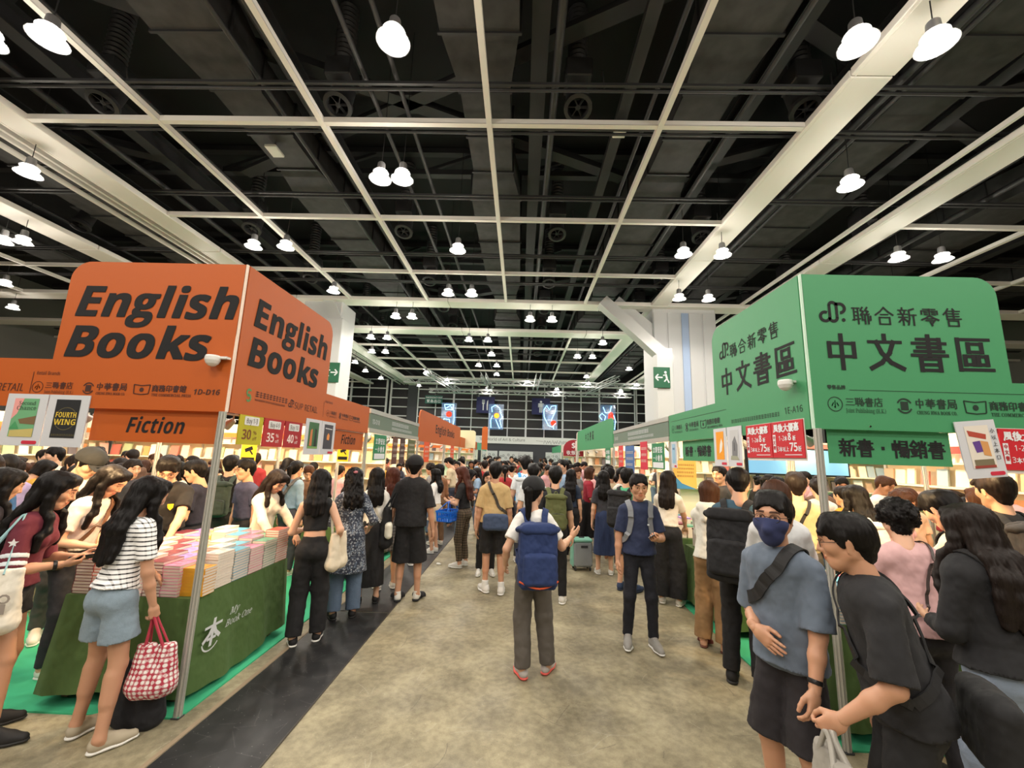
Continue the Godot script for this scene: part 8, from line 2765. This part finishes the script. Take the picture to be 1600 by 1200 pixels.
func sleeve_bands(J: Dictionary, n: String) -> void:
	# white bands and a star on the jersey's sleeve
	var sh: Vector3 = J["sh" + n]
	var el: Vector3 = J["el" + n]
	var d := (el - sh).normalized()
	for q in [0.62, 0.8]:
		var a := sh.lerp(el, q)
		part(J.node, "sleeve_band", net_mesh(nets([cap(a, a + d * 0.03, 0.0655 * J.k + q * 0.006, 0.066 * J.k + q * 0.006, 0.004, Vector3.ZERO, 0.0, 3)], 0.009)), cc(214, 220, 224))
	var st := st_new()
	var pts := PackedVector2Array()
	for i in 10: pts.append(Vector2.from_angle(PI / 2 + i * PI / 5) * (0.028 if i % 2 == 0 else 0.012))
	slab(st, pts, 0.004)
	var out := Vector3(-1, 0.1, 0)
	part(J.node, "star", st.commit(), cc(226, 226, 226), sh.lerp(el, 0.35) + out.normalized() * 0.063, Basis(Vector3.UP, -PI / 2))

func basket(J: Dictionary) -> void:
	var o := carried(J, "shopping_basket", "bright blue plastic basket on the arm of the long-haired black tee", "basket")
	var m := mat("basket_blue", col(20, 112, 222), 0.4)
	var c: Vector3 = J.elL.lerp(J.wrL, 0.5) + Vector3(0.02, -0.2, 0.04)
	for s in [-1.0, 1.0]:
		for k in 2:
			var st := st_new()
			bx(st, c + Vector3(0, 0.06 - k * 0.09, s * (0.14 - k * 0.015)), Vector3(0.4 - k * 0.04, 0.03, 0.012))
			bx(st, c + Vector3(s * (0.2 - k * 0.02), 0.06 - k * 0.09, 0), Vector3(0.012, 0.03, 0.28 - k * 0.03))
			part(o, "rail", st.commit(), m)
		for i in 9:
			part(o, "slat", box_mesh(Vector3(0.016, 0.17, 0.008)), m, c + Vector3(-0.18 + i * 0.045, -0.01, s * 0.132), Basis(Vector3.RIGHT, s * 0.12))
		for i in 6: part(o, "slat", box_mesh(Vector3(0.008, 0.17, 0.016)), m, c + Vector3(s * 0.19, -0.01, -0.11 + i * 0.044), Basis(Z, -s * 0.12))
		var st := st_new()
		tube(st, smooth_path([c + Vector3(-0.2, 0.07, s * 0.1), c + Vector3(-0.05, 0.2, s * 0.02), c + Vector3(0.05, 0.2, s * 0.02), c + Vector3(0.2, 0.07, s * 0.1)], 4), 0.008, 6)
		part(o, "handle", st.commit(), m)
	part(o, "base", box_mesh(Vector3(0.36, 0.012, 0.24)), m, c + Vector3(0, -0.1, 0))

# ---------------------------------------------------------------- the crowd: a dozen kinds of figure, each copy with its own clothes
func build_crowd() -> void:
	var r := RandomNumberGenerator.new()
	r.seed = 42
	var protos := []
	var grey := cc(120, 120, 120)
	var kinds := [["short", false, "hang", "hang", 1.73, 0.0, 4], ["crop", false, "book", "book", 1.75, 6.0, 20], ["long", true, "book", "hang", 1.6, 4.0, 12], ["bob", true, "reach", "book", 1.58, 9.0, 22], ["short", false, "reach", "reach", 1.7, 10.0, 24], ["tail", true, "hang", "phone", 1.61, 2.0, 6], ["longer", true, "phone", "phone", 1.62, 4.0, 18], ["curly", true, "hang", "book", 1.57, 5.0, 10], ["crop", false, "hang", "strap", 1.78, 2.0, 0], ["bun", true, "book", "book", 1.6, 5.0, 16]]
	var hairword := {"short": "short hair", "crop": "cropped hair", "long": "long hair", "bob": "bobbed hair", "tail": "a ponytail", "longer": "very long hair", "curly": "curly hair", "bun": "hair in a bun"}
	for k in kinds:
		for bottom in 1:
			var p := person({"x": 60.0, "z": 0.0, "h": k[4], "fem": k[1], "far": true, "cell": 0.02, "hair": k[0], "armL": k[2], "armR": k[3], "lean": k[5], "head": [0, k[6]], "label": "x", "top": {"mat": grey, "loose": 0.02}, "bottom": {"mat": grey, "wide": 0.012}})
			p.name = "crowd_pattern"
			remove_child(p)
			protos.append([p, k[0]])
	taken["person"] -= kinds.size()
	var tops := [["white", col(232, 228, 220)], ["black", col(28, 27, 30)], ["navy", col(40, 46, 66)], ["grey", col(128, 128, 130)], ["pale blue", col(150, 178, 206)], ["beige", col(206, 188, 156)], ["dark green", col(58, 80, 64)], ["red", col(170, 50, 54)], ["pink", col(222, 170, 174)], ["brown", col(112, 84, 66)], ["cream", col(240, 228, 200)], ["charcoal", col(62, 62, 68)], ["mustard", col(206, 158, 60)], ["lilac", col(170, 154, 196)]]
	var lows := [cc(30, 30, 34), cc(52, 56, 72, "denim"), cc(104, 124, 150, "denim"), cc(90, 84, 76), cc(150, 132, 106)]
	var hairs: Array = [mats.hair_black, mats.hair_black, mats.hair_dark, mats.hair_dark, mats.hair_brown, mats.hair_black]
	var zones := [
		[-8.6, -4.9, -7.1, -4.4, 34, "in the orange corner booth"], [-9.2, -6.2, -4.1, -2.4, 6, "outside the orange booth"], [-9.1, -3.75, -9.05, -7.1, 30, "by the orange booth's wall"], [-2.3, -1.75, -16.0, -9.8, 9, "along the far orange tables"],
		[-1.35, 1.55, -11.5, -8.8, 14, "in the aisle near the cashier"], [-1.9, 1.9, -16.5, -11.5, 26, "in the middle of the aisle"], [-2.0, 2.0, -24.0, -16.5, 30, "far down the aisle"], [-2.2, 2.2, -33.0, -24.0, 26, "at the aisle's far end"],
		[1.75, 2.2, -16.0, -8.3, 10, "along the far green tables"], [-9.0, -3.7, -16.2, -10.1, 26, "behind the far orange header"], [3.95, 5.9, -9.3, -4.4, 20, "in the green corner booth"], [3.6, 8.6, -15.6, -10.9, 24, "behind the far green header"], [7.2, 10.0, -8.6, -3.2, 7, "beyond the wall of pictures"]]
	var placed: Array = []
	for c in get_children():
		if c.has_meta("category") and c.get_meta("category") == "person": placed.append(Vector2(c.position.x, c.position.z))
	var used := {}
	for zn in zones:
		for i in zn[4]:
			var at := Vector2.ZERO
			var ok := false
			for t in 60:
				at = Vector2(r.randf_range(zn[0], zn[1]), r.randf_range(zn[2], zn[3]))
				ok = true
				for p in placed:
					if (p as Vector2).distance_to(at) < (0.52 if zn[0] < -1.8 or zn[0] > 1.7 else 0.58): ok = false
				# keep the inner table of the orange booth free
				if at.x > -6.3 and at.x < -3.9 and at.y > -8.9 and at.y < -7.1 and zn[5].contains("wall"): ok = false
				if ok: break
			if not ok: continue
			placed.append(at)
			var pr: Array = protos[r.randi() % protos.size()]
			var tp: Array = tops[r.randi() % tops.size()]
			var label := ""
			for t in 40:
				label = "person in %s top with %s %s" % [tp[0], hairword[pr[1]], zn[5]]
				if not used.has(label): break
				pr = protos[r.randi() % protos.size()]
				tp = tops[r.randi() % tops.size()]
			used[label] = true
			var o: Node3D = (pr[0] as Node3D).duplicate()
			o.name = numbered("person")
			add_child(o)
			var toward := r.randf_range(-40, 40)
			var yaw: float = 180.0 + toward if r.randf() < 0.55 else toward
			if zn[5].begins_with("along"): yaw = (-90.0 if at.x < 0 else 90.0) + toward * 0.6
			if r.randf() < 0.25: yaw += 90.0
			var sc := r.randf_range(0.95, 1.05)
			o.transform = Transform3D(Basis(Vector3.UP, deg_to_rad(yaw)).scaled(Vector3.ONE * sc), Vector3(at.x, 0, at.y))
			o.set_meta("label", label)
			o.set_meta("group", "crowd " + zn[5])
			var skin: Material = skins[r.randi() % skins.size()]
			var hm: Material = hairs[r.randi() % hairs.size()]
			var lm: Material = lows[r.randi() % lows.size()]
			for c in o.get_children():
				var mi := c as MeshInstance3D
				var nm := String(mi.name)
				mi.material_override = skin if nm.begins_with("body") else (hm if nm.begins_with("hair") else (cloth(tp[1]) if nm.begins_with("shirt") else lm))
	for p in protos: (p[0] as Node3D).free()

# ---------------------------------------------------------------- loose things
func build_small_things() -> void:
	var o := thing("suitcase", "mint-lidded grey cabin suitcase on wheels in the aisle beside a navy skirt", "suitcase", Vector3(1.12, 0, -7.75), 0.12)
	part(o, "shell", box_mesh(Vector3(0.34, 0.42, 0.24), 0.03), cmat(col(150, 156, 160), 0.4), Vector3(0, 0.27, 0))
	part(o, "lid", box_mesh(Vector3(0.345, 0.06, 0.245), 0.02), cmat(col(140, 206, 184), 0.45), Vector3(0, 0.5, 0))
	part(o, "side_trim", box_mesh(Vector3(0.02, 0.4, 0.2), 0.006), cmat(col(140, 206, 184), 0.45), Vector3(-0.172, 0.27, 0))
	part(o, "handle", box_mesh(Vector3(0.1, 0.02, 0.03), 0.006), cmat(col(60, 62, 66), 0.4), Vector3(0, 0.54, 0))
	part(o, "vent", box_mesh(Vector3(0.12, 0.04, 0.01)), cmat(col(60, 62, 66), 0.4), Vector3(0.02, 0.4, 0.121))
	var wst := st_new()
	lathe(wst, [Vector2(0.0, 0.012), Vector2(0.028, 0.012), Vector2(0.028, -0.012), Vector2(0.0, -0.012)], 14, Transform3D(Basis(Z, PI / 2), Vector3.ZERO))
	var wm := wst.commit()
	for s in [-1.0, 1.0]:
		for q in [-1.0, 1.0]: part(o, "wheel", wm, cmat(col(40, 40, 42), 0.5), Vector3(s * 0.13, 0.029, q * 0.09))
	# a blue mask hooked on the cloth, a crumpled tissue on the floor
	var mk := thing("paper_mask", "light blue paper face mask hanging from the green tablecloth", "mask", Vector3(2.3, 0.5, -4.72))
	part(mk, "mask_sheet", box_mesh(Vector3(0.006, 0.16, 0.1), 0.002), cmat(col(120, 180, 214), 0.7), Vector3.ZERO, Basis(Vector3.RIGHT, 0.35))
	var lst := st_new()
	tube(lst, [Vector3(0, -0.06, 0.05), Vector3(0, -0.12, 0.06), Vector3(0, -0.12, 0.0), Vector3(0, -0.07, -0.02)], 0.003, 5)
	part(mk, "ear_loop", lst.commit(), cmat(col(228, 228, 226), 0.7))
	var ts := [ball(Vector3(0, 0.012, 0), 0.02, 0.02), ball(Vector3(0.03, 0.01, 0.01), 0.016, 0.02), ball(Vector3(-0.03, 0.012, -0.01), 0.018, 0.02)]
	single("tissue", "crumpled white tissue lying on the concrete beside the black strip", "tissue", net_mesh(nets(ts, 0.006, [[Vector3(0, 0.001, 0), Vector3(0, -1, 0)]], 0.006, 60.0)), cmat(col(226, 226, 222), 0.9), Vector3(-1.38, 0, -7.7))
